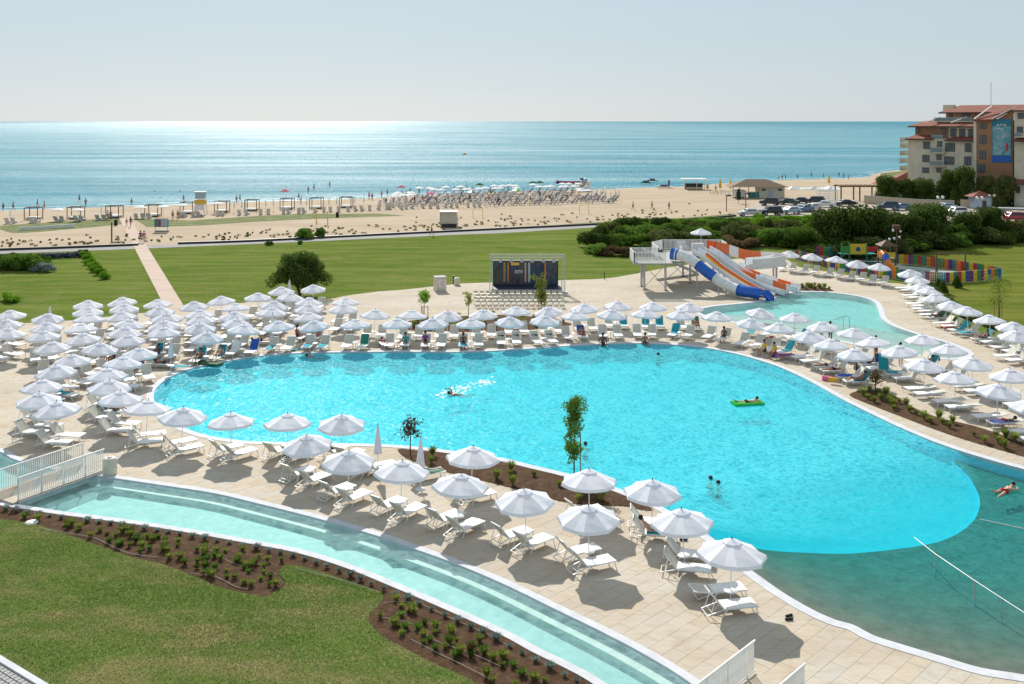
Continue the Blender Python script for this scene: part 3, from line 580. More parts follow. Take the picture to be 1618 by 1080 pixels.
wet = np.concatenate([np.column_stack([bx, y_se - 5 + 1.2 * np.sin(bx * .13), np.full_like(bx, -.18)]), np.column_stack([bx, y_se + .6, np.full_like(bx, -.39)])]); 
# sea: near part finely divided, reaching the horizon
sx = np.concatenate([-np.geomspace(40000, 300, 12), np.linspace(-220, 420, 120), np.geomspace(500, 40000, 12)])
ys0 = np.interp(sx, bx, y_se + 0.0) - 1.0; ys0[sx < -220] = y_se[0]; ys0[sx > 420] = y_se[-1]
rws = [ys0 - 2] + [ys0 + d_ for d_ in (30, 100, 300, 900, 2500, 7000, 20000, 60000)]
V = np.concatenate([np.column_stack([sx, r_, np.full_like(sx, -.4)]) for r_ in rws]); n = len(sx)
Fq = [(i * n + k, i * n + k + 1, (i + 1) * n + k + 1, (i + 1) * n + k) for i in range(len(rws) - 1) for k in range(n - 1)]
S(link('sea', arr_mesh('sea', V, Fq, M['sea'])), 'glittering turquoise sea reaching the horizon')
mb = MB(); 
for off_, wd_, z_ in ((1.0, .5, -.385), (7, .35, -.39)):
    for k in range(len(bx) - 1):
        if random.random() < .72:
            y0 = y_se[k] + off_ + .7 * math.sin(k * .7 + off_); y1 = y_se[k + 1] + off_ + .7 * math.sin((k + 1) * .7 + off_); mb.add([(bx[k], y0, z_), (bx[k + 1], y1, z_), (bx[k + 1], y1 + wd_, z_), (bx[k], y0 + wd_, z_)], [(0, 1, 2, 3)])
tag(mb.build('surf_foam', M['swim_foam']), 'thin white foam where the sea meets the sand', 'foam', kind='stuff')
# wide ground under everything (grass verge, with holes for the pools)
S(fill('ground', [Vector((-900, 5, 0)), Vector((1500, 5, 0)), Vector((1500, 150, 0)), Vector((120, 175, 0)), Vector((-60, 150, 0)), Vector((-900, 130, 0))], M['earth'], -.14, [offset(main_pool, .2), offset(canal, .2), offset(slide_pool, .2)]), 'grassy ground around the resort')
S(fill('headland', ccw(GP([(1392, 273), (1500, 263), (1800, 256), (3200, 250), (3200, 360), (1500, 325), (1380, 310)])), M['verge'], -.02), 'green ground round the hotel')
# green strips on the sand
for pl, lb in (([(0, 356), (60, 352), (150, 346), (187, 343), (205, 352), (150, 358), (60, 366), (20, 368), (0, 362)], 'green dune strip left of the boardwalk'),
               ([(212, 345), (300, 348), (400, 341), (480, 337), (600, 337), (640, 340), (500, 345), (400, 350), (310, 356), (232, 358)], 'green dune strip right of the boardwalk'),
               ([(850, 358), (900, 353), (1000, 347), (1080, 344), (1160, 337), (1163, 340), (1000, 351), (900, 357)], 'grassy verge on the beach side of the road')):
    S(fill('dune_grass_strip', ccw(GP(pl)), M['verge'], -.012), lb)
# ================================================================== OBJECTS

# ================================================================== PARASOLS AND LOUNGERS
def parasol_proto():
    r = thing('parasol', 'p', 'parasol'); n = 8; mb = MB(); RR = 1.26
    rings = [(0.16, 2.32), (.45, 2.199), (.85, 2.031), (RR, 1.86)]; k_ = n * 2
    vs = []
    for (rr, z) in rings:
        for k in range(k_):
            a = math.pi * 2 * k / k_; edge = (k % 2 == 1); q = rr * (.95 if edge else 1.0) * (1 if not edge or rr < RR else .955); vs.append((q * math.cos(a), q * math.sin(a), z - (.04 * rr if edge else 0)))
    for k in range(k_):          # scalloped valance
        a = math.pi * 2 * k / k_; edge = (k % 2 == 1); q = RR * (.90 if edge else 1.03); vs.append((q * math.cos(a), q * math.sin(a), 1.86 - (.19 if edge else .13)))
    fs = [(i * k_ + k, i * k_ + (k + 1) % k_, (i + 1) * k_ + (k + 1) % k_, (i + 1) * k_ + k) for i in range(4) for k in range(k_)]
    mb.add(vs, fs); mb.build('canopy', M['cloth'], r)
    mb = MB(); vs = [(0, 0, 2.40)] + [(.36 * math.cos(math.pi * 2 * k / 8), .36 * math.sin(math.pi * 2 * k / 8), 2.265) for k in range(8)] + [(.345 * math.cos(math.pi * 2 * k / 8), .345 * math.sin(math.pi * 2 * k / 8), 2.21) for k in range(8)]
    mb.add(vs, [(0, 1 + k, 1 + (k + 1) % 8) for k in range(8)] + [(1 + k, 9 + k, 9 + (k + 1) % 8, 1 + (k + 1) % 8) for k in range(8)]); mb.build('vent_cap', M['cloth'], r)
    MB().tube([(0, 0, 2.36), (0, 0, 2.46)], .025, 5).build('finial', M['dark_plastic'], r)
    MB().tube([(0, 0, 0), (0, 0, 2.38)], .021, 6).build('pole', M['white_paint'], r)
    MB().lathe([(0, .09), (.06, .09), (.07, .055), (.24, .045), (.26, 0)], n=12).build('base_plate', M['white_plastic'], r)
    MB().lathe([(0, .52), (.25, .52), (.26, .50), (0, .49)], n=14).build('tray', M['white_plastic'], r)
    for k in range(8):
        a = math.pi * 2 * k / 8; 
    mb = MB()
    for k in range(8):
        a = math.pi * 2 * k / 8; mb.beam((.1 * math.cos(a), .1 * math.sin(a), 2.29), (1.22 * math.cos(a), 1.22 * math.sin(a), 1.86), .014)
        mb.beam((.02 * math.cos(a), .02 * math.sin(a), 1.75), (.62 * math.cos(a), .62 * math.sin(a), 2.13), .012)
    mb.build('ribs', M['white_paint'], r)
    return r
def closed_proto():
    r = thing('closed_parasol', 'p', 'parasol'); mb = MB(); prof = [(.02, 2.55), (.06, 2.4), (.13, 1.9), (.2, 1.35), (.235, 1.12), (.2, 1.08)]; k_ = 16; vs = []
    for rr, z in prof:
        for k in range(k_):
            a = math.pi * 2 * k / k_; q = rr * (1.0 if k % 2 else .72); vs.append((q * math.cos(a), q * math.sin(a), z))
    mb.add(vs, [(i * k_ + k, i * k_ + (k + 1) % k_, (i + 1) * k_ + (k + 1) % k_, (i + 1) * k_ + k) for i in range(5) for k in range(k_)], smooth=True); mb.build('canopy', M['cloth'], r)
    MB().tube([(0, 0, 2.5), (0, 0, 2.62)], .025, 5).build('finial', M['dark_plastic'], r)
    MB().tube([(0, 0, 0), (0, 0, 2.5)], .021, 6).build('pole', M['white_paint'], r)
    MB().lathe([(0, .09), (.06, .09), (.07, .055), (.24, .045), (.26, 0)], n=12).build('base_plate', M['white_plastic'], r)
    MB().lathe([(0, .52), (.25, .52), (.26, .50), (0, .49)], n=14).build('tray', M['white_plastic'], r)
    return r
def lounger_proto(back=52, name='sun_lounger'):       # +X is the foot end, the backrest rises over -X
    r = thing(name, 'l', 'sun lounger'); zt, hw = .34, .33
    mb = MB()
    for s in (-1, 1):
        mb.beam((-.32, s * hw, zt), (1.0, s * hw, zt), .045, .05); mb.beam((-.95, s * hw * .9, .14), (-.3, s * hw * .9, zt - .02), .028, .028)
    for x in (-.32, .3, .98): mb.beam((x, -hw, zt - .01), (x, hw, zt - .01), .04, .035)
    mb.beam((-.95, -hw * .9, .14), (-.95, hw * .9, .14), .028, .028)
    mb.build('frame', M['white_plastic'], r)
    MB().box((.34, 0, zt + .015), (1.28, hw * 2 - .05, .014)).build('seat', M['mesh_white'], r)
    a = R(back); L = .78; bx_, bz = -.32 - L * math.cos(a), zt + L * math.sin(a); up = Vector((-math.cos(a), 0, math.sin(a))); nn = Vector((math.sin(a), 0, math.cos(a)))
    o_ = Vector((-.32, 0, zt)); mb = MB()
    for s in (-1, 1): mb.beam(o_ + Vector((0, s * hw, 0)), o_ + up * L + Vector((0, s * hw, 0)), .04, .045)
    mb.beam(o_ + up * L + Vector((0, -hw, 0)), o_ + up * L + Vector((0, hw, 0)), .045, .045)
    q = o_ + up * (L / 2); Mx = Matrix((( up.x, 0, nn.x), (up.y, 1, nn.y), (up.z, 0, nn.z)))
    bk = MB().box(q, (L - .03, hw * 2 - .05, .014), M=Mx).build('backrest', M['mesh_cream'], r); mb.build('backrest_frame', M['white_plastic'], r)
    for s in (-1, 1):
        MB().beam((-.42, s * hw, 0), (-.2, s * hw, zt), .03).build('leg', M['white_plastic'], r); MB().beam((.9, s * hw, zt), (1.0, s * hw, 0), .03).build('leg', M['white_plastic'], r)
    if back > 15:
        mb = MB()
        for s in (-1, 1): mb.beam(o_ + up * L * .62 + Vector((0, s * hw * .92, 0)), (-.82, s * hw * .92, .17), .022)
        mb.beam((-.75, -hw * .9, .20), (-.75, hw * .9, .20), .02); mb.build('back_strut', M['white_plastic'], r)
    return r
PAR, CLO = parasol_proto(), closed_proto(); LNG, LNF = lounger_proto(50), lounger_proto(8, 'sun_lounger')
used = set()
def place(proto, loc, rz, label, group, scale=None):
    if id(proto) not in used:
        used.add(id(proto)); proto.location = loc; proto.rotation_euler = (0, 0, rz); proto['label'] = label; proto['group'] = group; 
        if scale: proto.scale = (scale,) * 3
        return proto
    return dup(proto, loc, rz, label, group, scale)
HP = 2.43
def par_base(px, py, z=0): q = G(px, py, HP + z); return Vector((q.x, q.y, z))
ROWS = {}
# name: (place phrase, order phrase, [(apex px, apex py, heading of loungers' feet in degrees, option)])
ROWS['a'] = ('canalside row', 'from the left', [(488.7, 682, 55, ''), (549.9, 707.6, 50, ''), (632.6, 726.8, 50, ''), (723.3, 746.3, 50, ''), (831.6, 769, 40, ''), (930.4, 795.5, 25, ''), (1154.2, 852, 8, 'f1')])
ROWS['b'] = ('near poolside row', 'from the left', [(230, 631.7, 20, ''), (286.5, 642, 42, ''), (365, 650, 50, ''), (454.4, 651.6, 56, ''), (539, 652.4, 56, ''), (744, 705, 32, ''), (931, 740.6, 25, ''), (1030, 755, -5, ''), (1081.8, 801.5, -14, '')])
ROWS['c1'] = ('column at the left edge', 'from the lawn', [(17, 489, -30, ''), (12, 503, -30, ''), (10, 517, -25, '')])
ROWS['c2'] = ('second column from the left edge', 'from the lawn', [(74, 492.6, -80, ''), (74, 506, -70, ''), (69.6, 520, -60, ''), (84, 537.4, -60, ''), (115, 556.5, -25, ''), (91, 574, -20, ''), (65.5, 597, -10, ''), (61.4, 618, -8, ''), (94.6, 632, -4, '')])
ROWS['c3'] = ('third column from the left edge', 'from the lawn', [(138.4, 473.5, -90, ''), (138.4, 484, -90, ''), (141, 494.5, -85, ''), (129, 510, -80, ''), (133, 525, -60, ''), (154, 539, -40, ''), (190, 562, -15, ''), (169, 580, -8, ''), (170, 598, -5, ''), (188, 615.6, -3, '')])
ROWS['c4'] = ('column left of the boardwalk end', 'from the lawn', [(196, 468, -92, ''), (196, 478.5, -92, ''), (194, 490, -92, ''), (199.6, 502, -90, ''), (194.5, 515, -85, ''), (202, 526.5, -80, ''), (219, 547, -60, '')])
ROWS['c5'] = ('column at the boardwalk end', 'from the lawn', [(250, 471, -94, ''), (253, 481.5, -94, ''), (263, 492.6, -94, ''), (260.6, 504, -94, ''), (258.7, 516, -94, '')])
ROWS['c6'] = ('column right of the boardwalk end', 'from the lawn', [(307.5, 474, -95, ''), (316, 487, -95, ''), (318.7, 496.4, -95, ''), (315.6, 507.5, -95, ''), (325.5, 521.7, -95, '')])
ROWS['c7'] = ('second column right of the boardwalk', 'from the lawn', [(351.4, 466, -95, ''), (372, 477, -95, ''), (371, 489, -95, ''), (370.6, 500.7, -95, ''), (381.7, 511.8, -95, '')])
ROWS['c8'] = ('column left of the round tree', 'from the lawn', [(407, 461, -95, ''), (428.4, 473.4, -95, ''), (428, 484.5, -95, ''), (441.4, 505.5, -95, '')])
ROWS['c9'] = ('group at the foot of the tree', 'from the left', [(445, 451, -95, ''), (456, 461, -95, ''), (495.9, 447.4, -95, '')])
ROWS['d'] = ('column right of the round tree', 'from the lawn', [(487, 468, -95, ''), (488.4, 478, -95, ''), (488.4, 490.7, -95, ''), (499, 503, -93, '')])
ROWS['d2'] = ('pair by the open paving', 'from the lawn', [(544.6, 468, -95, ''), (542, 479, -95, '')])
ROWS['e'] = ('far poolside row', 'from the left', [(562, 502, -92, ''), (628, 500.5, -91, ''), (685, 500.6, -90, ''), (744, 500.6, -90, ''), (803.7, 497, -86, ''), (859, 496, -78, ''), (908, 489.4, -80, ''), (964.4, 487.6, -92, ''), (1018.5, 487, -95, ''), (1075.4, 487.6, -115, ''), (1132, 490.7, -120, ''), (1184, 500, -125, '')])
ROWS['f'] = ('row behind the far poolside row', 'from the left', [(590.4, 487, -90, ''), (649, 489, -90, ''), (706, 488, -90, ''), (764, 487, -90, ''), (815.5, 482.6, -88, ''), (870.5, 481.4, -85, ''), (925, 478, -85, ''), (974.3, 474, -90, ''), (1031.5, 474.6, -92, ''), (1087.8, 476, -95, ''), (1198.5, 485, -110, '')])
ROWS['g'] = ('right poolside row', 'from the left', [(1230.7, 508.4, -140, ''), (1279, 520.8, -165, ''), (1314, 534.4, -172, ''), (1352, 549, -176, ''), (1460.4, 565.8, -172, 'ff'), (1510, 584, -172, 'ff'), (1574.6, 605, -172, 'ff')])
ROWS['h'] = ('row beside the slide pool', 'from the left', [(1256, 492.4, -130, ''), (1302, 505.3, -160, ''), (1347.5, 517, -170, ''), (1383.5, 531, -172, ''), (1426, 544.4, -172, ''), (1456.6, 526.8, -172, ''), (1500, 541, -172, ''), (1536, 562, -172, 'ff'), (1599, 580.4, -172, ''), (1630, 627, -172, '')])
ROWS['i'] = ('row along the right lawn', 'from the playground', [(1439, 424.2, -172, 'e'), (1450, 434.5, -172, 'e'), (1457, 446, -172, 'e'), (1467, 453, -172, 'e'), (1480.5, 461.5, -172, 'e'), (1503.5, 473.3, -172, 'e'), (1528.5, 482.7, -170, 'e'), (1566.5, 495, -168, 'e'), (1600, 507, -168, 'e'), (1605, 519.3, -168, 'e')])
ROWS['j'] = ('row before the coloured fence', 'from the left', [(1245.7, 395.5, -128, 'e'), (1281, 399.2, -128, 'e'), (1319.3, 404, -128, 'e'), (1354, 409, -128, 'e'), (1388.5, 414, -128, 'e')])
LO = {}; polyP = [main_pool, canal, slide_pool]
for key, (ph, od, lst) in ROWS.items():
    for i, (px, py, hd, opt) in enumerate(lst):
        b = par_base(px, py); h = R(hd); d = Vector((math.cos(h), math.sin(h), 0)); nrm = Vector((-d.y, d.x, 0))
        lab = f'white parasol, {nth(i + 1)} {od}, {ph}'
        place(PAR, b, random.uniform(0, .78), lab, 'open white parasols on the pool terraces', random.uniform(.98, 1.02)).rotation_euler = (random.gauss(0, .045), random.gauss(0, .045), random.uniform(0, .78))
        for s in (-1, 1):
            along = (.35 if 'e' in opt else random.uniform(-.12, .08)) - (.25 if key == 'a' else 0)
            q = b + nrm * s * random.uniform(.58, .66) + d * along
            for _ in range(8):
                foot = q + d * 1.05
                if any(inside(pp, [foot.x], [foot.y])[0] or inside(pp, [q.x], [q.y])[0] for pp in polyP): q = q - d * .2
            flat = opt == 'ff' or (opt == 'f1' and s == 1)
            # side of the parasol as seen in the photo
            qx = q.x / q.y; bx2 = b.x / b.y; side = 'left' if qx < bx2 - .003 else ('right' if qx > bx2 + .003 else ('far' if q.y > b.y else 'near'))
            if abs(nrm.y) > .8: side = 'far' if q.y > b.y else 'near'
            zl = f'{side} lounger under {nth(i + 1)} parasol {od}, {ph}'
            o = place(LNF if flat else LNG, q, h + random.uniform(-.06, .06), zl, 'white sun loungers on the pool terraces'); LO[(key, i, side)] = o; LO[(key, i, s)] = o
for i, (px, py, lab) in enumerate([(597, 669, 'closed white parasol standing free near the pool edge, left of the bed'), (664.5, 688.7, 'closed white parasol beside the front planting bed'), (79, 481, 'closed white parasol behind the left edge column at the lawn'), (270, 531, 'closed white parasol standing among loungers below the boardwalk end'), (431, 493, 'closed white parasol between the columns left of the tree'), (457.5, 440, 'closed white parasol in front of the round tree')]):
    q = G(px, py, 2.6); place(CLO, (q.x, q.y, 0), random.random(), lab, 'closed white parasols')
# loungers of the two closed parasols on the near terrace
for (px, py, hd, lab) in [(597, 745, 30, 'white lounger beside the closed parasol near the pool edge'), (672, 757, 28, 'white lounger with a sunbather, beside the front planting bed'), (578, 752, 30, 'white lounger left of the closed parasol near the pool edge')]:
    q = G(px, py); LO[lab] = dup(LNG, q, R(hd), lab, 'white sun loungers on the pool terraces')

# ================================================================== PEOPLE
def skin_mesh(name, J, E, mat, sub=1):
    keys = list(J); me = bpy.data.meshes.new(name + '_cage'); me.from_pydata([J[k][0] for k in keys], [(keys.index(a), keys.index(b)) for a, b in E], [])
    o = bpy.data.objects.new('tmp', me); C.objects.link(o); md = o.modifiers.new('s', 'SKIN'); md.use_smooth_shade = True
    for v, k in zip(me.skin_vertices[0].data, keys):
        r_ = J[k][1]; v.radius = (r_, r_) if not hasattr(r_, '__len__') else r_
    me.skin_vertices[0].data[0].use_root = True
    if sub: o.modifiers.new('u', 'SUBSURF').levels = sub
    dg = bpy.context.evaluated_depsgraph_get(); res = bpy.data.meshes.new_from_object(o.evaluated_get(dg)); bpy.data.objects.remove(o); bpy.data.meshes.remove(me)
    res.name = name; res.materials.clear(); res.materials.append(mat); return res
POSE = {}
def pose(name, pel, chest, neck, head, sh, el, ha, hip, kn, an, toe):
    """points for the left side (x > 0); tuples of (left, right) where asymmetric"""
    def two(p): return p if isinstance(p[0], (tuple, list)) else (p, (-p[0], p[1], p[2]))
    J = {'pel': (pel, .115), 'ch': (chest, (.135, .10)), 'nk': (neck, .052), 'hd0': (tuple(Vector(neck).lerp(Vector(head), .45)), .075), 'hd': (head, .098)}
    E = [('pel', 'ch'), ('ch', 'nk'), ('nk', 'hd0'), ('hd0', 'hd')]
    for i, s in enumerate('LR'):
        for k, p, r_, par in (('sh', sh, .058, 'ch'), ('el', el, .042, 'sh'), ('wr', ha, .03, 'el'), ('hip', hip, .085, 'pel'), ('kn', kn, .058, 'hip'), ('an', an, .04, 'kn'), ('to', toe, .034, 'an')):
            J[k + s] = (two(p)[i], r_); E.append(((par + s) if par not in ('ch', 'pel') else par, k + s))
        w_, e_ = Vector(two(ha)[i]), Vector(two(el)[i]); J['ha' + s] = (tuple(w_ + (w_ - e_).normalized() * .13), .024); E.append(('wr' + s, 'ha' + s))
    POSE[name] = (J, E)
pose('stand', (0, 0, .95), (0, 0, 1.28), (0, 0, 1.46), (0, -.01, 1.62), (.18, 0, 1.4), (.24, .02, 1.12), (.25, -.06, .88), (.09, 0, .9), (.1, -.02, .5), (.1, .02, .08), (.12, -.13, .03))
pose('walk', (0, 0, .95), (0, -.02, 1.28), (0, -.03, 1.46), (0, -.05, 1.62), (.18, -.02, 1.4), ((.24, .1, 1.14), (-.24, -.12, 1.14)), ((.25, .06, .9), (-.22, -.26, .95)), (.09, 0, .9), ((.1, -.18, .52), (-.1, .06, .5)), ((.1, -.24, .08), (-.1, .34, .16)), ((.11, -.38, .05), (-.11, .28, .04)))
pose('sit', (0, 0, .47), (0, .03, .82), (0, 0, 1.0), (0, -.04, 1.15), (.18, .02, .94), (.24, -.02, .68), (.16, -.24, .56), (.1, -.04, .46), (.13, -.44, .48), (.12, -.46, .1), (.12, -.6, .04))
pose('edge', (0, 0, .12), (0, .0, .48), (0, -.03, .66), (0, -.08, .8), (.18, 0, .6), (.27, .02, .34), (.28, -.06, .06), (.1, -.04, .1), (.13, -.42, .08), (.12, -.46, -.3), (.12, -.56, -.36))
pose('recline', (0, 0, .46), (0, .26, .68), (0, .38, .82), (0, .46, .95), (.18, .33, .75), (.28, .16, .56), (.2, -.06, .52), (.1, -.06, .44), (.13, -.42, .62), (.12, -.80, .44), (.12, -.88, .52))
pose('prone', (0, 0, .45), (0, .34, .44), (0, .5, .5), (0, .62, .56), (.18, .42, .45), (.3, .58, .42), (.14, .74, .42), (.1, -.08, .44), (.11, -.48, .42), (.11, -.88, .43), (.11, -1.0, .4))
pose('float', (0, 0, .10), (0, .34, .12), (0, .5, .2), (0, .62, .29), (.18, .42, .13), (.28, .62, .1), (.12, .8, .12), (.1, -.08, .1), (.16, -.46, .06), ((.22, -.86, .04), (-.12, -.84, .22)), ((.22, -.98, .03), (-.12, -.9, .3)))
pose('swim', (0, 0, -.10), (0, .32, -.04), (0, .48, .03), (0, .6, .08), (.18, .42, 0), ((.3, .5, .26), (-.3, .55, -.1)), ((.28, .74, .3), (-.26, .8, -.12)), (.1, -.08, -.12), (.12, -.46, -.14), (.12, -.84, -.1), (.12, -.96, -.1))
pose('wade', (0, 0, -.55), (0, 0, -.2), (0, 0, -.02), (0, -.01, .13), (.18, 0, -.08), (.3, -.12, -.25), (.22, -.34, -.2), (.09, 0, -.6), (.1, -.02, -.85), (.1, .02, -1.0), (.1, -.1, -1.02))
PM = {}
def person_meshes(ps, skin):
    if (ps, skin) in PM: return PM[(ps, skin)]
    J, E = POSE[ps]; body = skin_mesh('body', J, E, M[skin])
    def sub(keys, grow, extra=()):
        Jn = {k: (J[k][0], tuple(q * grow for q in J[k][1]) if hasattr(J[k][1], '__len__') else J[k][1] * grow) for k in keys}
        for a, b, t_ in extra:
            pa_, pb_ = Vector(J[a][0]), Vector(J[b][0]); ra = J[a][1]; Jn[a + b] = (tuple(pa_.lerp(pb_, t_)), ra * 1.12 if not hasattr(ra, '__len__') else ra[0])
        En = [(a, b) for a, b in E if a in Jn and b in Jn] + [(a, a + b) for a, b, t_ in extra]
        return Jn, En
    sh = skin_mesh('shorts', *sub(['pel', 'hipL', 'hipR'], 1.12, [('hipL', 'knL', .45), ('hipR', 'knR', .45)]), M['navy_cloth'])
    tp = skin_mesh('top', *sub(['pel', 'ch', 'shL', 'shR', 'elL', 'elR'], 1.14), M['white_towel'])
    hp, np_ = Vector(J['hd'][0]), Vector(J['nk'][0]); up = (hp - np_).normalized()
    hr = MB().ball(hp + up * .035 + Vector((0, .02 if ps not in ('prone', 'float', 'swim') else 0, .015)), .112, 10).mesh('hair', M['hair_dark'])
    PM[(ps, skin)] = (body, sh, tp, hr); return PM[(ps, skin)]
variants = {}
def recol(me, mat):
    k = (me.name, mat)
    if k not in variants: c = me.copy(); c.materials[0] = M[mat]; variants[k] = c
    return variants[k]
def person(loc, ps, rz, label, skin='skin_tan', shorts='navy_cloth', top=None, hair='hair_dark', scale=1.0, group=None):
    b, s_, t_, h_ = person_meshes(ps, skin); r = thing('person', label, 'person', loc, rz, group); r.scale = (scale,) * 3
    link('body', b, r); link('hair', recol(h_, hair), r)
    if shorts: link('swimwear', recol(s_, shorts), r)
    if top: link('shirt', recol(t_, top), r)
    return r
def towel(loc, rz, label, mat='teal_towel', kind='flat', w_=.6, L=1.2):
    mb = MB()
    if kind == 'flat':
        pts = [(-L / 2, .0), (-L / 6, .03), (L / 6, .01), (L / 2, -.02)]
        for (x0, z0_), (x1, z1) in zip(pts[:-1], pts[1:]): mb.add([(x0, -w_ / 2, z0_), (x1, -w_ / 2 + .02, z1), (x1, w_ / 2, z1), (x0, w_ / 2 - .02, z0_), (x0, -w_ / 2, z0_ - .03), (x1, -w_ / 2 + .02, z1 - .03), (x1, w_ / 2, z1 - .03), (x0, w_ / 2 - .02, z0_ - .03)], [(0, 1, 2, 3), (4, 7, 6, 5), (0, 4, 5, 1), (3, 2, 6, 7), (0, 3, 7, 4), (1, 5, 6, 2)])
    else:      # draped over a raised backrest
        a = R(50); o_ = Vector((-.32, 0, .365)); up = Vector((-math.cos(a), 0, math.sin(a))); nn = Vector((math.sin(a), 0, math.cos(a))); t_ = o_ + up * .82
        path = [Vector((.3, 0, .375)), o_ + nn * .02, o_ + up * .45 + nn * .025, t_ + nn * .02, t_ + Vector((-.03, 0, -.05)), t_ + Vector((-.03, 0, -.38))]
        for p0, p1 in zip(path[:-1], path[1:]): mb.beam(p0, p1, w_, .012)
    o = mb.build('towel', M[mat]); o.location = loc; o.rotation_euler = (0, 0, rz); return tag(o, label, 'towel', None)
def on(key, ps, label, dz=0.0, **kw):
    o = LO[key]; h = o.rotation_euler[2]; d = Vector((math.cos(h), math.sin(h), 0)); loc = Vector(o.location) + d * kw.pop('shift', 0.0); loc.z = kw.pop('z', -.06)
    return person(loc, ps, h + math.pi / 2, label, **kw)
def tw(key, label, mat='teal_towel', kind='back'):
    o = LO[key]; loc = Vector(o.location)
    if kind == 'flat': loc = loc + Vector((math.cos(o.rotation_euler[2]), math.sin(o.rotation_euler[2]), 0)) * .35; loc.z = .39
    return towel(loc, o.rotation_euler[2], label, mat, kind)
def ps(px, py, pose_, rz, label, z=0, **kw): q = G(px, py, z); return person((q.x, q.y, z), pose_, R(rz), label, **kw)
tw(('c6', 4, -1), 'teal towel over the lounger left of the green lilo'); tw(('c6', 4, 1), 'teal towel over the lounger above the green lilo')
on(('c6', 4, -1), 'recline', 'tanned person reclining on a teal towel left of the green lilo', skin='skin_tan', shorts='black_cloth')
on(('c6', 4, 1), 'recline', 'sunburnt man reclining on a teal towel above the green lilo', skin='skin_light', shorts='teal_cloth')
tw(('c7', 4, -1), 'teal towel over a lounger near the round tree column', 'white_towel')
tw(('c3', 6, -1), 'teal towel over a lounger behind the seated dark-haired person', 'teal_towel'); tw(('c3', 7, 1), 'teal towel spread below the seated dark-haired person')
tw(('c2', 5, 1), 'teal towel on a lounger in the left parasol field', 'teal_towel'); tw(('c2', 6, 1), 'turquoise towel lying along a lounger in the left field', 'teal_towel', 'flat')
tw(('c2', 5, -1), 'turquoise towel nearest the pool corner of the left field', 'teal_towel', 'flat')
on(('c3', 6, -1), 'sit', 'dark-haired person in navy sitting on a teal towel in the left field', z=-.08, skin='skin_light', top='navy_cloth')
ps(163, 582, 'sit', 30, 'dark-haired child sitting between parasols in the left field', skin='skin_tan', shorts='red_cloth', z=0)
ps(180, 572, 'sit', -20, 'person in a pink top sitting among the left parasols', skin='skin_tan', top='pink_cloth', hair='hair_brown')
ps(225, 585, 'sit', -40, 'person in a purple top leaning over a lounger left of the pool', skin='skin_tan', top='purple_cloth')
q = G(258, 581); LO['x1'] = dup(LNF, q, R(-12), 'flat white lounger with brown sunbathers left of the pool tip', 'white sun loungers on the pool terraces')
on('x1', 'prone', 'brown sunbather lying on a flat lounger left of the pool tip', z=-.05, skin='skin_dark', shorts='black_cloth')
towel(G(284, 578, .3), R(10), 'crumpled teal towel beside the brown sunbather', 'teal_towel')
q = G(411, 545); LO['x2'] = dup(LNF, q, R(5), 'flat white lounger with a sunbather at the far pool edge', 'white sun loungers on the pool terraces'); on('x2', 'prone', 'tanned sunbather lying flat at the far pool edge below the tree', z=-.05, skin='skin_tan', shorts='black_cloth')
ps(469, 538, 'sit', 100, 'person in a dark red shirt sitting bent over near the far pool edge', z=0, skin='skin_dark', top='red_cloth', shorts='navy_cloth')
tw(('c8', 3, -1), 'turquoise towel folded on a lounger at the far pool edge', 'teal_towel', 'flat'); tw(('d', 3, -1), 'pale turquoise towel on the left lounger below the tree', 'teal_towel', 'flat'); tw(('d', 3, 1), 'turquoise towel on the right lounger below the tree', 'teal_towel', 'flat')
towel(G(467, 551.5, .05), R(20), 'small teal towel dropped on the paving by the pool', 'teal_towel', w_=.5, L=.7)
on(('e', 1, 1), 'sit', 'person wrapped in a grey-green towel sitting at the far pool edge', z=-.08, skin='skin_tan', top='teal_cloth', shorts='teal_cloth')
ps(672, 548, 'sit', 8, 'dark-haired person sitting on a white lounger with hands up', skin='skin_tan', top='purple_cloth')
q = G(606, 547); LO['x3'] = dup(LNF, q, R(-70), 'flat white lounger with a covered sunbather at the far pool edge', 'white sun loungers on the pool terraces'); on('x3', 'prone', 'sunbather in a red patterned top lying at the far pool edge', z=-.05, skin='skin_tan', top='red_cloth')
ps(952.5, 545, 'edge', 0, 'dark-skinned man sitting on the pool edge with legs in the water', z=-.02, skin='skin_dark', shorts='black_cloth', scale=1.1)
ps(1019, 543, 'edge', 12, 'man in navy trunks climbing out at the far pool edge', z=-.02, skin='skin_tan', shorts='navy_cloth')
tw(('f', 7, 1), 'bright turquoise towel on a lounger behind the far poolside row'); tw(('f', 8, -1), 'teal towel hanging over the left of two loungers'); tw(('f', 8, 1), 'teal towel hanging over the right of two loungers')
tw(('f', 10, -1), 'turquoise towel spread on a lounger by the slide pool tip', 'teal_towel', 'flat')
ps(1208, 562, 'sit', -70, 'left of two people in yellow shirts sitting by the right pool edge', skin='skin_tan', top='yellow_cloth', shorts='black_cloth')
ps(1224, 566, 'sit', -65, 'right of two people in yellow shirts sitting by the right pool edge', skin='skin_tan', top='yellow_cloth', shorts='red_cloth')
tw(('g', 0, 1), 'teal towel behind the two people in yellow'); tw(('h', 0, 1), 'turquoise towel on a lounger right of the two people in yellow'); towel(G(1221, 532, .5), R(0), 'red cloth lying over a chair behind the people in yellow', 'red_cloth', w_=.6, L=.5)
towel(G(1240, 560, .36), R(25), 'dark purple towel on a lounger by the people in yellow', 'purple_cloth', L=1.6)
q = G(1221, 563); b = MB().lathe([(0, 0), (.2, 0), (.22, .15), (.2, .38), (.05, .45), (0, .45)], n=10).build('beach_bag', M['blue_towel']); b.location = q; tag(b, 'bright blue beach bag on the paving by the people in yellow', 'bag')
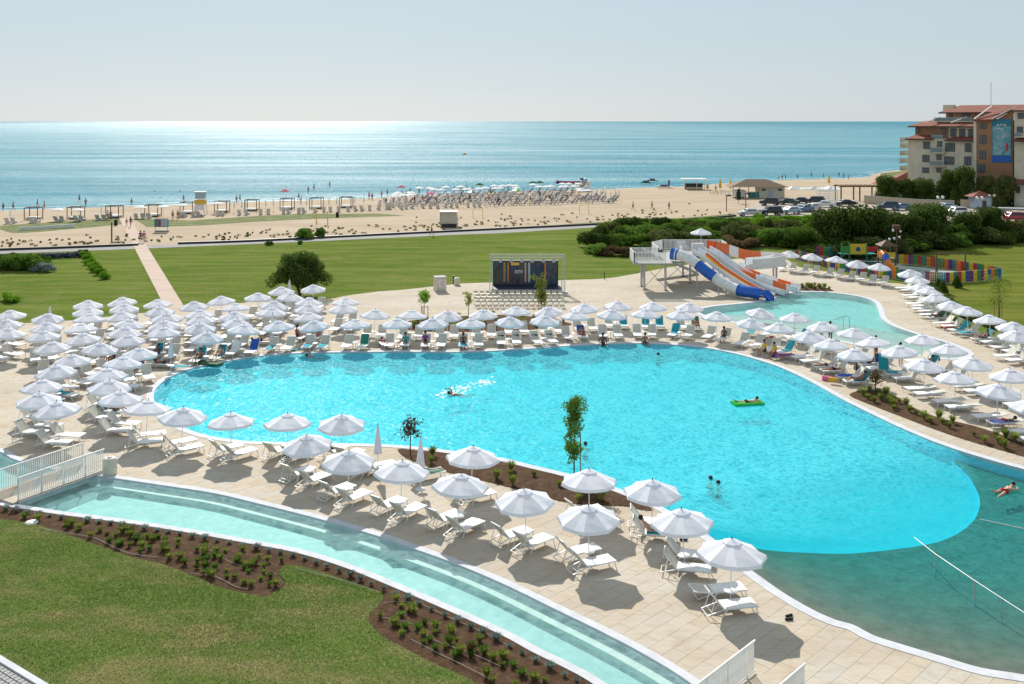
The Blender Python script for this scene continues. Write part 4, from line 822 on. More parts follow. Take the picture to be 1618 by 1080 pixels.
on(('h', 1, 1), 'prone', 'pink-skinned sunbather lying under the inner row parasol', z=-.05, skin='skin_light', shorts='purple_cloth')
ps(1312, 541, 'stand', 10, 'shirtless man standing behind a parasol by the slide pool', skin='skin_dark', shorts='red_cloth'); ps(1298, 540, 'stand', 20, 'person in dark top standing behind the same parasol', skin='skin_tan', top='black_cloth', shorts='teal_cloth', scale=.95)
on(('g', 2, -1), 'prone', 'bald sunbather on his front by the right pool edge', z=-.05, skin='skin_tan', shorts='black_cloth'); on(('g', 2, 1), 'prone', 'sunbather stretched out with dark shorts by the right pool edge', z=-.05, skin='skin_tan', shorts='black_cloth')
ps(1352, 592, 'sit', 95, 'tanned person leaning forward from a lounger by the right pool edge', skin='skin_dark', shorts='black_cloth')
lo = MB(); lo.tube([G(1299, 597.5, .12), G(1318, 598.5, .13)], .2, 8); o = lo.build('pool_float', M['pink_cloth']); tag(o, 'pink end of the striped inflatable mattress by the pool edge', 'float')
lo = MB(); lo.tube([G(1309, 598.5, .3), G(1324, 600, .3)], .14, 8); o = lo.build('pool_noodle', M['yellow_cloth']); tag(o, 'yellow inflatable roll lying on the striped mattress', 'float')
ps(1384, 566, 'stand', 30, 'dark-haired person standing holding up teal towels', skin='skin_dark', shorts='black_cloth'); o = towel(G(1396, 572, 1.0), R(70), 'teal towel being held up beside the standing person', 'teal_towel', w_=.7, L=1.1); o.rotation_euler = (R(8), R(78), R(60))
ps(1423, 578, 'stand', 0, 'person standing half hidden behind a parasol, legs showing', skin='skin_light', shorts='white_towel')
tw(('g', 3, 1), 'wide teal towel over a raised lounger by the right pool edge'); tw(('g', 3, -1), 'blue towel lying along a lounger by the right pool edge', 'blue_towel', 'flat'); tw(('h', 4, -1), 'turquoise towel on a lounger in the inner row', 'teal_towel', 'flat')
on(('g', 3, 1), 'recline', 'reclining person on the wide teal towel', skin='skin_tan', shorts='navy_cloth')
on(('g', 6, 1), 'prone', 'sunbather under the rightmost poolside parasol', z=-.05, skin='skin_dark', shorts='red_cloth'); tw(('g', 6, 1), 'royal blue towel under the sunbather at the right edge', 'blue_towel', 'flat')
tw(('i', 6, -1), 'turquoise towel over the backrest in the right lawn row'); tw(('i', 6, 1), 'turquoise towel along a lounger in the right lawn row', 'teal_towel', 'flat')
tw(('b', 7, -1), 'bright blue towel on the lounger of the reading guest', 'teal_towel', 'flat'); on(('b', 7, -1), 'recline', 'reclining guest with knees up behind the raised backrest near the pool', skin='skin_light', shorts='navy_cloth')
q = G(1080, 854); b = MB().tube([(-.16, 0, .06), (.16, .02, .06)], .055, 6).tube([(-.1, .18, .05), (.2, .24, .05)], .05, 6).build('sandals', M['black_cloth']); b.location = q; tag(b, 'black sandals on the paving near the reading guest', 'sandals')
for px, py in ((1247, 980),): 
    b = MB().tube([(-.14, 0, .04), (.14, .04, .04)], .05, 6).tube([(-.05, .22, .04), (.2, .34, .04)], .05, 6).build('flip_flops', M['black_cloth']); b.location = G(px, py); tag(b, 'pair of flip flops on bare paving near the beach entry', 'flip flops')
on('white lounger with a sunbather, beside the front planting bed', 'prone', 'pale sunbather lying face down beside the front planting bed', z=-.05, skin='skin_light', shorts='teal_cloth'); tw('white lounger with a sunbather, beside the front planting bed', 'green towel under the pale sunbather', 'green_towel', 'flat')
q = G(455, 723); b = MB().lathe([(0, 0), (.17, 0), (.2, .12), (.19, .34), (.1, .46), (0, .48)], n=9).build('backpack', M['black_cloth']); b.location = q; tag(b, 'black backpack standing by a near poolside lounger', 'bag')
q = G(521, 719); b = MB().box((0, 0, .38), (.5, .22, .1)).tube([(-.18, 0, .43), (0, 0, .56), (.18, 0, .43)], .015, 5).build('bag', M['black_cloth']); b.location = q; tag(b, 'dark bag lying on a near poolside lounger', 'bag')
for i, (kk, s) in enumerate([(('e', 4), -1), (('e', 4), 1), (('e', 5), -1), (('e', 5), 1)]):
    o = LO[(kk[0], kk[1], s)]; b = MB().box((-.62, .0, .62), (.12, .5, .14)).box((-.52, .12, .66), (.1, .14, .1)).build('rolled_cushion', M['black_cloth']); b.location = o.location; b.rotation_euler = o.rotation_euler
    tag(b, ['black cushion on the far left lounger of four before the dark bed', 'black cushion on the second of four loungers before the dark bed', 'black cushion on the third of four loungers before the dark bed', 'black cushion on the last of four loungers before the dark bed'][i], 'cushion')
# more guests and towels spread over the rows
_skins = ['skin_tan', 'skin_light', 'skin_dark']; _sh = ['navy_cloth', 'red_cloth', 'teal_cloth', 'black_cloth', 'yellow_cloth']; _tc = ['teal_towel', 'blue_towel', 'teal_towel', 'white_towel', 'green_towel']
for n_, (kk, ii, sd_, pz) in enumerate([('c3', 8, 1, 'recline'), ('c4', 5, 1, 'sit'), ('c5', 4, -1, 'recline'), ('d', 2, 1, 'recline'), ('e', 0, 1, 'recline'), ('e', 3, -1, 'sit'), ('e', 6, 1, 'recline'), ('e', 9, -1, 'recline'), ('e', 10, 1, 'sit'), ('f', 9, 1, 'recline'), ('h', 2, 1, 'prone'), ('h', 3, -1, 'recline'), ('h', 5, 1, 'recline'), ('h', 6, -1, 'prone'), ('i', 4, 1, 'recline'), ('i', 7, -1, 'recline'), ('c7', 4, 1, 'recline')]):
    o = LO.get((kk, ii, sd_)); lab_ = ROWS[kk][0]
    tw((kk, ii, sd_), f'{_tc[n_ % 5].split("_")[0]} towel under {nth(ii + 1)} parasol {ROWS[kk][1]}, {lab_}', _tc[n_ % 5], 'back' if pz == 'recline' else 'flat')
    if n_ % 3 != 1: on((kk, ii, sd_), pz, f'guest {"reclining" if pz == "recline" else "sitting" if pz == "sit" else "lying"} under {nth(ii + 1)} parasol {ROWS[kk][1]}, {lab_}', z=-.05, skin=_skins[n_ % 3], shorts=_sh[n_ % 5])
# in the water
ps(1040, 562, 'wade', 40, 'dark-haired bather near the far edge, right of the sitting men', z=-.15, skin='skin_tan')
ps(497, 563, 'swim', 80, 'dark-haired swimmer at the far left pool edge', z=-.05, skin='skin_tan')
ps(726, 622, 'swim', 100, 'swimmer doing front crawl in a trail of splashes', z=0, skin='skin_tan', scale=1.1)
ps(925, 705, 'wade', -30, 'boy standing chest deep behind the slim tree', z=-.15, skin='skin_light')
ps(1123, 760, 'wade', 20, 'left of two dark-haired bathers close together in the pool', z=-.18, skin='skin_light'); ps(1135, 767, 'wade', 60, 'right of two dark-haired bathers close together in the pool', z=-.2, skin='skin_tan')
ps(1588, 778, 'float', -60, 'pale child floating in the green shallows at the right edge', z=-.08, skin='skin_light', shorts='red_cloth')
q = G(1181, 637); lm = MB()
for k in range(5): lm.tube([(-.32 + k * .16, -1.0, .06), (-.32 + k * .16, 1.0, .06)], .085, 7)
o = lm.build('air_mattress', M['lilo_green']); o.location = (q.x, q.y, -.03); o.rotation_euler = (0, 0, R(-80)); tag(o, 'bright green air mattress floating in the pool', 'air mattress')
person((q.x, q.y, .0), 'float', R(-80), 'man in dark shorts lying on the green air mattress', skin='skin_light', shorts='black_cloth')
q = G(331, 575); lm = MB()
for k in range(5): lm.tube([(-.32 + k * .16, -1.0, .08), (-.32 + k * .16, 1.0, .08)], .085, 7)
o = lm.build('air_mattress', M['lilo_dark']); o.location = q; o.rotation_euler = (0, 0, R(68)); tag(o, 'dark green air mattress lying on the paving at the pool tip', 'air mattress')
rg = [Vector((.45 * math.cos(a * math.pi / 7), .45 * math.sin(a * math.pi / 7), .16)) for a in range(15)]; o = MB().tube(rg, .17, 8, cap=False).build('swim_ring', M['ring_orange']); o.location = G(1497.5, 518); tag(o, 'bright orange inflatable ring on the paving, right lawn row', 'swim ring')
# splash of the swimmer
mb = MB()
for k in range(130):
    t_ = random.random(); q = G(690 + t_ * 95, 624 - t_ * 26 + random.gauss(0, 3.5), -.03); s_ = random.uniform(.02, .09); mb.add([(q.x - s_ * 1.6, q.y, q.z), (q.x, q.y - s_, q.z), (q.x + s_ * 1.6, q.y, q.z), (q.x, q.y + s_, q.z + s_ * .4)], [(0, 1, 2, 3)])
tag(mb.build('splash', M['swim_foam']), 'white splashes trailing the front crawl swimmer', 'splash', kind='stuff')

# ================================================================== BRIDGES, RAILINGS, BINS
def railing(a, b, label, h=1.05, step=.115, parts=True, z=.1):
    a, b = Vector(a), Vector(b); d = b - a; L = d.length; r = thing('bridge_railing', label, 'railing', (a.x, a.y, z), math.atan2(d.y, d.x))
    MB().beam((0, 0, h), (L, 0, h), .05, .05).build('top_rail', M['white_paint'], r); MB().beam((0, 0, .07), (L, 0, .07), .04, .04).build('bottom_rail', M['white_paint'], r)
    pk = MB().box((0, 0, h / 2 + .03), (.03, .045, h - .1)).mesh('picket', M['white_paint']); n = int(L / step)
    for i in range(1, n):
        o = link('picket', pk, r); o.location = (i * L / n, 0, 0)
    for i in range(0, int(L / 1.2) + 1):
        o = MB().box((0, 0, h / 2 - .04), (.05, .07, h + .08)).build('post', M['white_paint'], r); o.location = (min(i * 1.2, L), 0, 0)
    return r
n1, n2 = G(28, 793), G(164, 744)
nd = (n2 - n1).normalized(); nn_ = Vector((-nd.y, nd.x, 0))
br = thing('footbridge', 'small flat stone footbridge over the canal at the left', 'bridge', (n1.x, n1.y, 0), math.atan2(nd.y, nd.x)); Lb = (n2 - n1).length
MB().box((Lb / 2, .85, .03), (Lb + .7, 2.0, .14)).build('deck', M['slab'], br)
for s in (-.2, 1.9): MB().box((Lb / 2, s, -.06), (Lb + .2, .08, .26)).build('side_beam', M['steel'], br)
railing(n1 + nn_ * -.05 - nd * .0, n2 + nn_ * -.05, 'near white picket railing of the left footbridge')
railing(n1 + nn_ * 1.75 - nd * 1.2, n2 + nn_ * 1.75 + nd * .1, 'far white picket railing of the left footbridge')
m2 = G(1193, 1012.6, 1.12); m2.z = 0; md = Vector((.684, .729, 0)); mn = Vector((-md.y, md.x, 0)); m1 = m2 - md * 6.5
br = thing('footbridge', 'stone footbridge over the canal at the bottom edge', 'bridge', (m1.x, m1.y, 0), math.atan2(md.y, md.x))
MB().box((3.0, -.55, .03), (7.2, 1.3, .14)).build('deck', M['slab'], br); MB().box((3.0, -1.25, -.06), (6.4, .08, .26)).build('side_beam', M['steel'], br)
k2 = G(1272.6, 1049, 1.12); k2.z = 0
railing(m1, m2, 'white picket railing at the bottom edge, left one'); railing(k2 - md * 6.5, k2, 'white picket railing at the bottom edge, right one')
def bin_(px, py, label, s=1.0):
    q = G(px, py); r = thing('litter_bin', label, 'bin', q); MB().lathe([(0, 0), (.3 * s, 0), (.33 * s, .06), (.33 * s, .72 * s), (.28 * s, .8 * s), (.12 * s, .82 * s)], n=16).build('body', M['kiosk_beige'], r); MB().lathe([(.13 * s, .81 * s), (.1 * s, .86 * s), (0, .86 * s)], n=10).build('lid', M['steel'], r)
bin_(173.5, 749, 'round off-white litter bin at the end of the left footbridge', 1.05)
# rope line with posts across the beach entry
r = thing('rope_barrier', 'white rope on thin posts crossing the green shallows', 'rope barrier', (0, 0, 0))
pr = [G(1445, 849, .1), G(1478, 875, .5), G(1540, 917, .62), G(1583, 945, .62), G(1650, 988, .62)]
MB().tube(pr, .02, 5).build('rope', M['white_paint'], r)
for p_ in pr[1:4]: MB().tube([(p_.x, p_.y, -.5), (p_.x, p_.y, p_.z)], .025, 5).build('post', M['steel'], r)
r = thing('float_line', 'thin white float line in the shallows below the child', 'float line', (0, 0, 0)); MB().tube([G(1548, 820, -.03), G(1618, 835, -.03), G(1700, 852, -.03)], .025, 5).build('line', M['white_paint'], r)
# metal handrail in the slide pool
r = thing('pool_handrail', 'thin bent metal handrail standing in the slide pool', 'handrail', (0, 0, 0)); q0, q1 = G(1320, 518), G(1342, 518)
MB().tube([Vector((q0.x, q0.y, .75)), Vector((q1.x - .3, q1.y, 1.05)), Vector((q1.x, q1.y, .95)), Vector((q1.x, q1.y, -.3))], .03, 5).build('rail', M['steel'], r); MB().tube([(q0.x + .7, q0.y, -.3), (q0.x + .7, q0.y, .9)], .025, 5).build('post', M['steel'], r)

# ================================================================== STAGE
def truss(mb, a, b, s=.32):
    a, b = Vector(a), Vector(b); d = (b - a).normalized(); u = Vector((0, 1, 0)); v = d.cross(u).normalized() if abs(d.y) < .9 else Vector((1, 0, 0)); L = (b - a).length; n = int(L / s)
    cs_ = [u * x * s / 2 + v * y * s / 2 for x, y in ((-1, -1), (1, -1), (1, 1), (-1, 1))]
    for c in cs_: mb.beam(a + c, b + c, .05)
    for i in range(n):
        for k in range(4):
            p0, p1 = a + d * (i * L / n), a + d * ((i + 1) * L / n); c0, c1 = cs_[k], cs_[(k + 1) % 4]; mb.beam(p0 + c0, p1 + c1, .022)
Ys = G(834, 462).y; tl = (776 - CX) * Ys / F; tr = (890 - CX) * Ys / F; th = H - (404 - HZ) * Ys / F
st = thing('stage_truss', 'silver lighting truss arch over the show stage', 'truss', ((tl + tr) / 2, Ys, 0)); hw = (tr - tl) / 2
for s in (-1, 1): mb = MB(); truss(mb, (s * hw, 0, 0), (s * hw, 0, th)); mb.build('tower', M['steel'], st); MB().box((s * hw, 0, .06), (.9, .9, .1)).build('base', M['steel'], st)
mb = MB(); truss(mb, (-hw - .16, 0, th), (hw + .16, 0, th)); mb.build('beam', M['steel'], st)
for k in range(6):
    x = -hw + 1.0 + k * (2 * hw - 2.0) / 5; MB().tube([(x, -.05, th - .3), (x, -.25, th - .62)], [.13, .17], 8).tube([(x, 0, th - .1), (x, 0, th - .3)], .03, 4).build('spotlight', M['steel'], st)
sg = thing('stage', 'low stage with dark back screen and pale skirt', 'stage', (834 - 809 and (832 - CX) * (Ys + .5) / F, Ys + .6, 0)); sw = 7.2
MB().box((0, 0, .38), (sw, 2.6, .1)).build('floor', M['stage_navy'], sg); MB().box((0, -1.33, .24), (sw + .2, .05, .42)).build('skirt', M['grey_concrete'], sg)
for s in (-1, 1): MB().box((s * (sw / 2 + .03), 0, .24), (.05, 2.6, .42)).build('side_skirt', M['grey_concrete'], sg)
MB().box((-.1, 1.32, 1.75), (sw - .2, .12, 2.65)).build('back_panel', M['screen_black'], sg); MB().box((-.1, 1.25, 3.12), (sw - .1, .2, .08)).build('top_bar', M['steel'], sg)
# printed backdrop
t = NT('stage_backdrop'); p = t.mapping(t.obj(), (1, 1, 1)); vv = t.n('TexVoronoi'); vv.inputs['Scale'].default_value = 1.3; t.l(t.mapping(p, (1, 1, .6)), vv.inputs['Vector'])
n3 = t.noise(t.mapping(p, (2.2, 1, .5)), 1.1, 4, .7, .8); c = t.ramp(n3, [(.3, (.008, .012, .03)), (.45, (.012, .02, .04)), (.52, (.06, .10, .12)), (.56, (.01, .01, .015)), (.62, (.22, .08, .04)), (.66, (.02, .05, .03)), (.75, (.25, .25, .22))])
c = t.mix(.35, c, t.mix(1.0, vv.outputs['Color'], (.12, .12, .2), 'MULTIPLY')); MB_ = t.done(t.bsdf(c, .5)); M['backdrop'] = MB_
MB().box((-.1, 1.245, 1.78), (sw - .45, .02, 2.45)).build('backdrop', M['backdrop'], sg)
for x, w_, mt in ((-2.35, .22, 'wood'), (-1.95, .12, 'play_orange'), (-.1, .16, 'sand_cloth'), (.3, .2, 'car_lightblue'), (2.0, .12, 'play_orange')): MB().box((x, 1.225, 1.85), (w_, .02, 2.1)).build('printed_pillar', M[mt], sg)
MB().box((-1.2, 1.222, 2.75), (.9, .02, .3)).build('printed_banner', M['yellow_paint'], sg)
# the white letters on the backdrop
cu = bpy.data.curves.new('lettering', 'FONT'); cu.body = 'sm'; cu.size = .75; cu.extrude = .01; cu.materials.append(M['white_paint']); lt0 = bpy.data.objects.new('lettering_curve', cu); C.objects.link(lt0); lme = bpy.data.meshes.new_from_object(lt0.evaluated_get(bpy.context.evaluated_depsgraph_get())); bpy.data.objects.remove(lt0); lt = bpy.data.objects.new('lettering', lme); C.objects.link(lt); lt.parent = sg; lt.location = (-1.25, 1.215, 1.75); lt.rotation_euler = (R(90), 0, 0)
mb = MB().box((-1.0, -1.36, .3), (.05, .05, .05))
# rows of chairs before the stage
ch = thing('stacking_chair', 'c', 'chair'); MB().box((0, 0, .42), (.42, .42, .03)).build('seat', M['mesh_cream'], ch); MB().box((0, .2, .64), (.42, .03, .22)).build('backrest', M['mesh_cream'], ch)
for sx_ in (-1, 1):
    for sy in (-1, 1): MB().box((sx_ * .18, sy * .18, .22), (.03, .03, .44)).build('leg', M['steel'], ch)
mb = MB()
q0 = G(770, 466); first = True
for r_ in range(4):
    for k in range(15):
        py = 470 + r_ * 5.2; x0 = G(752, py); x1 = G(890, py); t_ = (k + (r_ % 2) * .3) / 14.5; loc = x0.lerp(x1, t_)
        lab = f'beige stacking chair, {nth(k + 1)} from the left, {nth(r_ + 1)} row from the stage'
        if first: ch.location = loc; ch.rotation_euler = (0, 0, math.pi); ch['label'] = lab; ch['group'] = 'rows of chairs before the stage'; first = False
        else: dup(ch, loc, math.pi + random.uniform(-.1, .1), lab)
# kiosk box, bins, posts
q = G(695, 458.5); r = thing('box_kiosk', 'pale cube kiosk with a pink sign at the edge of the lawn', 'kiosk', q, R(18))
MB().box((0, 0, .72), (1.15, 1.15, 1.4)).build('body', M['kiosk_beige'], r); MB().box((0, 0, 1.46), (1.25, 1.25, .08)).build('roof', M['grey_concrete'], r); MB().box((.12, -.59, .8), (.75, .02, .75)).build('sign', M['white_paint'], r)
for k in range(3): MB().tube([(-.1, -.605, 1.02 - k * .2), (.02, -.605, 1.06 - k * .2), (.12, -.605, .98 - k * .2), (.25, -.605, 1.05 - k * .2), (.4, -.605, 1.0 - k * .2)], .03, 4).build('pink_scribble', M['pink_cloth'], r)
bin_(722, 450, 'pale litter bin right of the cube kiosk', 1.0)
q = G(717, 448); tag(MB().tube([(0, 0, 0), (0, 0, .9)], .12, 6).build('dark_bollard', M['dark_plastic']), 'dark bollard between kiosk and litter bin', 'bollard').location = q
q = G(955, 441); tag(MB().tube([(0, 0, 0), (0, 0, .9)], .05, 6).build('dark_bollard', M['dark_plastic']), 'thin dark bollard at the lawn edge left of the slides', 'bollard').location = q

# ================================================================== WATER SLIDES
dz = 3.0
pf = thing('slide_platform', 'white steel platform with railings feeding the water slides', 'platform', (0, 0, 0))
MB().box((14.95, 105.35, dz - .08), (4.1, 3.7, .16)).build('deck', M['grey_concrete'], pf); MB().box((17.3, 108.6, dz - .083), (2.6, 7.2, .16)).build('deck', M['grey_concrete'], pf); MB().box((21.0, 111.75, dz - .086), (6.9, 5.5, .16)).build('deck', M['grey_concrete'], pf)
def slide_rail(pts, name='railing'):
    mb = MB()
    for a, b in zip(pts[:-1], pts[1:]):
        a, b = Vector(a), Vector(b); L = (b - a).length; n = max(1, int(L / .15)); up = Vector((0, 0, 1.15)); mb.beam(a + up, b + up, .06); mb.beam(a + Vector((0, 0, .1)), b + Vector((0, 0, .1)), .05)
        for i in range(n + 1): p_ = a.lerp(b, i / n); mb.beam(p_ + Vector((0, 0, .05)), p_ + up, .075, .075)
    return mb.build(name, M['white_paint'], pf)
z_ = dz
slide_rail([(16.2, 103.5, z_), (12.9, 103.5, z_), (12.9, 107.2, z_), (16.0, 107.2, z_), (16.0, 112.2, z_), (17.6, 114.5, z_), (24.4, 114.5, z_), (24.4, 111.5, z_)]); slide_rail([(18.6, 107.0, z_), (18.6, 109, z_), (19.4, 109, z_)])
for x, y in ((14.1, 104.6), (16.3, 104.2), (14.1, 106.8), (17.1, 109.4), (19.8, 109.0), (19.8, 113.6), (24.0, 113.6), (23.8, 110.2)):
    MB().tube([(x, y, 0), (x, y, dz - .15)], .12, 8).build('column', M['steel'], pf); MB().lathe([(0, .03), (.3, .03), (.3, 0)], c=(x, y, 0), n=10).build('footing', M['dark_plastic'], pf)
for a, b in (((14.1, 104.6), (16.3, 104.2)), ((14.1, 104.6), (14.1, 106.8)), ((17.1, 109.4), (19.8, 109.0)), ((19.8, 113.6), (24, 113.6))):
    for s in (0, 1): MB().beam((a[0], a[1], .3 if s else dz - .3), (b[0], b[1], dz - .3 if s else .3), .06).build('brace', M['steel'], pf)
# stairs
for s in (0, 1):
    MB().beam((15.4, 114.6 + s * 1.3, dz), (21.8, 114.6 + s * 1.3, .1), .08, .26).build('stair_stringer', M['steel'], pf); 
for k in range(16): MB().box((15.6 + k * .4, 115.25, dz - .1 - k * .18), (.3, 1.3, .05)).build('stair_tread', M['steel'], pf)
MB().box((18.9, 109.7, dz + .85), (1.0, .12, 1.5)).build('gate_panel', M['slide_white'], pf); MB().box((20.7, 109.3, dz + .7), (1.3, .5, 1.4)).build('start_box', M['slide_white'], pf)
q = P(1107.6, 359.5, 113.0); MB().box((q.x, 113.0, dz + .15), (1.2, 1.2, .3)).build('plinth', M['grey_concrete'], pf); dup(PAR, (q.x, 113.0, dz + .3), .3, 'white parasol standing on top of the slide platform', 'open white parasols on the pool terraces')
def W(pts): return spline([P(980 + x / 5.775, 350 + y / 5.775, Y) for x, y, Y in pts], 6)
tb = thing('tube_slide', 'blue and white closed tube slide ending in the small pool', 'water slide', (0, 0, 0))
ax = W([(470, 290, 105.2), (600, 322, 104.4), (700, 385, 103.5), (780, 450, 102.7), (870, 512, 102), (950, 562, 101.2), (1030, 605, 100.5), (1090, 625, 100), (1200, 645, 99.3), (1330, 662, 98.9)])
def cut(a, b): n = len(ax) - 1; return ax[int(a * n):int(b * n) + 1]
mb = MB().tube(cut(0, .06), [.68 - .03 * k for k in range(len(cut(0, .06)))], 14, cap=False); mb.build('flared_mouth', M['slide_blue'], tb)
for a, b, mt, nm in ((.05, .25, 'slide_white', 'tube_section'), (.25, .45, 'slide_blue', 'tube_section'), (.45, .77, 'slide_white', 'tube_section'), (.77, .95, 'slide_blue', 'tube_section')):
    MB().tube(cut(a, b), .56 if 'blue' not in mt else .575, 14, cap=False).build(nm, M[mt], tb); c_ = cut(a, b); MB().tube([c_[0], c_[0] + (c_[1] - c_[0]).normalized() * .12], .62, 14, cap=False).build('flange', M[mt], tb)
def trough(name, pts, wd, hgt, mats, parent, seg=None, wall=.1):
    mb = MB(); n = len(pts); prof = [(-wd / 2 - wall, hgt), (-wd / 2, hgt), (-wd / 2 + .1, .14), (-wd / 4, .02), (wd / 4, .02), (wd / 2 - .1, .14), (wd / 2, hgt), (wd / 2 + wall, hgt), (wd / 2 + wall * .6, -.05), (-wd / 2 - wall * .6, -.05)]
    k_ = len(prof); vs = []
    for i, p_ in enumerate(pts):
        t_ = pts[min(i + 1, n - 1)] - pts[max(i - 1, 0)]; t_.z = 0; t_.normalize(); sd_ = Vector((t_.y, -t_.x, 0))
        for x, z in prof: vs.append(p_ + sd_ * x + Vector((0, 0, z)))
    b = len(mb.v); mb.v += [tuple(v) for v in vs]
    for i in range(n - 1):
        for k in range(k_):
            m_ = seg(i / (n - 1), k) if seg else 0; mb.f.append((i * k_ + k, i * k_ + (k + 1) % k_, (i + 1) * k_ + (k + 1) % k_, (i + 1) * k_ + k)); mb.m.append(m_); mb.sm.append(False)
    mb.add([pts[0]] * 1, [], 0)
    return mb.build(name, mats, parent)
e_ = cut(.95, 1.0) + [P(1217.5, 474.5, 98.4)]; trough('open_scoop', e_, .9, .35, M['slide_blue'], tb)
for x, y in ((1097.7, 461), (1133, 466), (1141.5, 468), (1189, 474.5)):
    q = G(x, y); zt = min(P(x, 350 + 420 / 5.775, q.y).z, 3) ; near = min(ax, key=lambda a_: (a_.xy - q.xy).length); q.x, q.y = near.x, near.y; MB().tube([(q.x, q.y, 0), (q.x, q.y, max(.1, near.z - .5))], .07, 8).build('support', M['steel'], tb)
ms = thing('racing_slide', 'wide white slide with two side by side lanes, one yellow', 'water slide', (0, 0, 0))
L1 = W([(690, 275, 106.5), (800, 345, 105.5), (900, 430, 104.5), (1020, 510, 103.3), (1150, 590, 102.2), (1290, 660, 101), (1400, 690, 100.3)])
L2 = W([(790, 268, 107.8), (900, 330, 106.8), (1010, 415, 105.8), (1130, 490, 104.6), (1260, 570, 103.3), (1400, 630, 102), (1520, 662, 101.2)])
MT = [M['slide_white'], M['slide_yellow'], M['slide_orange'], M['slide_lilac']]
trough('lane', L1, 1.1, .42, MT, ms, lambda t_, k: (1 if k in (2, 3) and .1 < t_ < .86 else 2 if k == 1 and .1 < t_ < .86 else 2 if t_ > .93 and k in (2, 3, 4) else 3 if k in (8, 9) else 0)); trough('lane', L2, 1.2, .55, MT, ms, lambda t_, k: (3 if k in (2, 3, 4) else 0))
for pts in (L1, L2):
    for f_ in (.25, .5, .7): p_ = pts[int(f_ * (len(pts) - 1))]; MB().tube([(p_.x, p_.y, 0), (p_.x, p_.y, p_.z)], .09, 8).build('support', M['steel'], ms)
cs2 = thing('curved_slide', 'open orange and white slide curving round behind the others', 'water slide', (0, 0, 0))
L3 = W([(830, 262, 111), (960, 290, 112), (1090, 330, 112.8), (1230, 362, 113), (1380, 372, 112.4), (1450, 385, 110.8), (1370, 410, 109), (1200, 425, 108.2), (1090, 440, 107), (1090, 470, 105.8), (1190, 500, 104.8), (1330, 545, 103.8), (1460, 590, 102.8), (1570, 622, 102), (1630, 645, 101.6)])
def sg3(t_, k): return 2 if (t_ < .07 or .12 < t_ < .24 or .33 < t_ < .36 or .62 < t_ < .74 or .82 < t_ < .9) and k in (0, 1, 5, 6, 7, 8, 9) else 0
h3 = len(L3) // 2 + 2; trough('channel', L3[:h3], 1.2, 1.1, MT, cs2, lambda t_, k: sg3(t_ * .52, k)); trough('channel', L3[h3 - 1:], 1.2, .6, MT, cs2, lambda t_, k: sg3(.5 + t_ * .5, k))
for f_ in (.1, .2, .3, .4, .5, .62): p_ = L3[int(f_ * (len(L3) - 1))]; MB().tube([(p_.x, p_.y, 0), (p_.x, p_.y, p_.z)], .11, 8).build('support', M['steel'], cs2)

# ================================================================== PLAYGROUND
M['play_floor'] = plain('play_floor', (.03, .07, .065), .8)
cols = ['play_red', 'play_orange', 'play_yellow', 'play_green', 'play_teal', 'play_blue', 'play_purple']
pkm = {c: MB().box((0, 0, .6), (.15, .05, 1.14)).add([(-.075, -.025, 1.17), (.075, -.025, 1.17), (0, -.025, 1.28), (-.075, .025, 1.17), (.075, .025, 1.17), (0, .025, 1.28)], [(0, 1, 2), (3, 5, 4), (0, 2, 5, 3), (1, 4, 5, 2)]).mesh('picket', M[c]) for c in cols}
def pfence(pts, label):
    pts = [G(x, y) for x, y in pts]; r = thing('picket_fence', label, 'fence', pts[0]); o0 = pts[0]; k = random.randint(0, 6); q = 0
    for a, b in zip(pts[:-1], pts[1:]):
        L = (b - a).length; n = max(1, int(L / .185)); ang = math.atan2(b.y - a.y, b.x - a.x)
        for z in (.25, .75): MB().beam(a - o0 + Vector((0, 0, z)), b - o0 + Vector((0, 0, z)), .05, .07).build('rail', M['wood'], r)
        for i in range(n):
            q += 1
            if q % 3 == 0: k = (k + random.choice((1, 2, 3))) % 7
            o = link('picket', pkm[cols[k]], r); o.location = a.lerp(b, (i + .5) / n) - o0; o.rotation_euler = (0, 0, ang)
pfence([(1256, 409), (1300, 421), (1345, 430), (1400, 438.5), (1432, 443.5)], 'colourful picket fence behind the five playground parasols')
pfence([(1462, 445.5), (1494, 447.5), (1540, 444), (1582, 440)], 'colourful picket fence on the near right of the playground'); pfence([(1582, 440), (1540, 431.5), (1490, 424), (1450, 419), (1418, 416.5)], 'colourful picket fence along the far side of the playground')
pfence([(1290, 404), (1330, 404.5), (1370, 406)], 'colourful picket fence at the back left of the playground')
S(fill('playground_floor', ccw(GP([(1256, 409), (1300, 421), (1345, 430), (1400, 438.5), (1432, 443.5), (1462, 445.5), (1494, 447.5), (1582, 440), (1540, 431.5), (1490, 424), (1450, 419), (1418, 416.5), (1370, 406), (1290, 404)])), M['play_floor'], -.01), 'dark teal rubber floor of the playground')
S(fill('playground_floor', ccw(GP([(1470, 437), (1500, 440), (1528, 436), (1515, 428), (1470, 427)])), M['grey_concrete'], -.004), 'pale grey patch of the playground floor')
q = G(1405, 431); r = thing('play_tower', 'wooden play tower with an orange and blue tube slide', 'play tower', (q.x, q.y, 0))
for x in (-.2, 1.3):
    for y in (1.5, 3.0): MB().box((x, y, 1.6), (.13, .13, 3.2)).build('post', M['wood_dark'], r)
MB().box((.55, 2.25, 1.5), (1.7, 1.7, .1)).build('platform', M['wood'], r); MB().box((.55, 1.45, 1.95), (1.5, .05, .6)).build('side_panel', M['play_yellow'], r); MB().box((-.28, 2.25, 1.95), (.05, 1.4, .6)).build('side_panel', M['play_orange'], r)
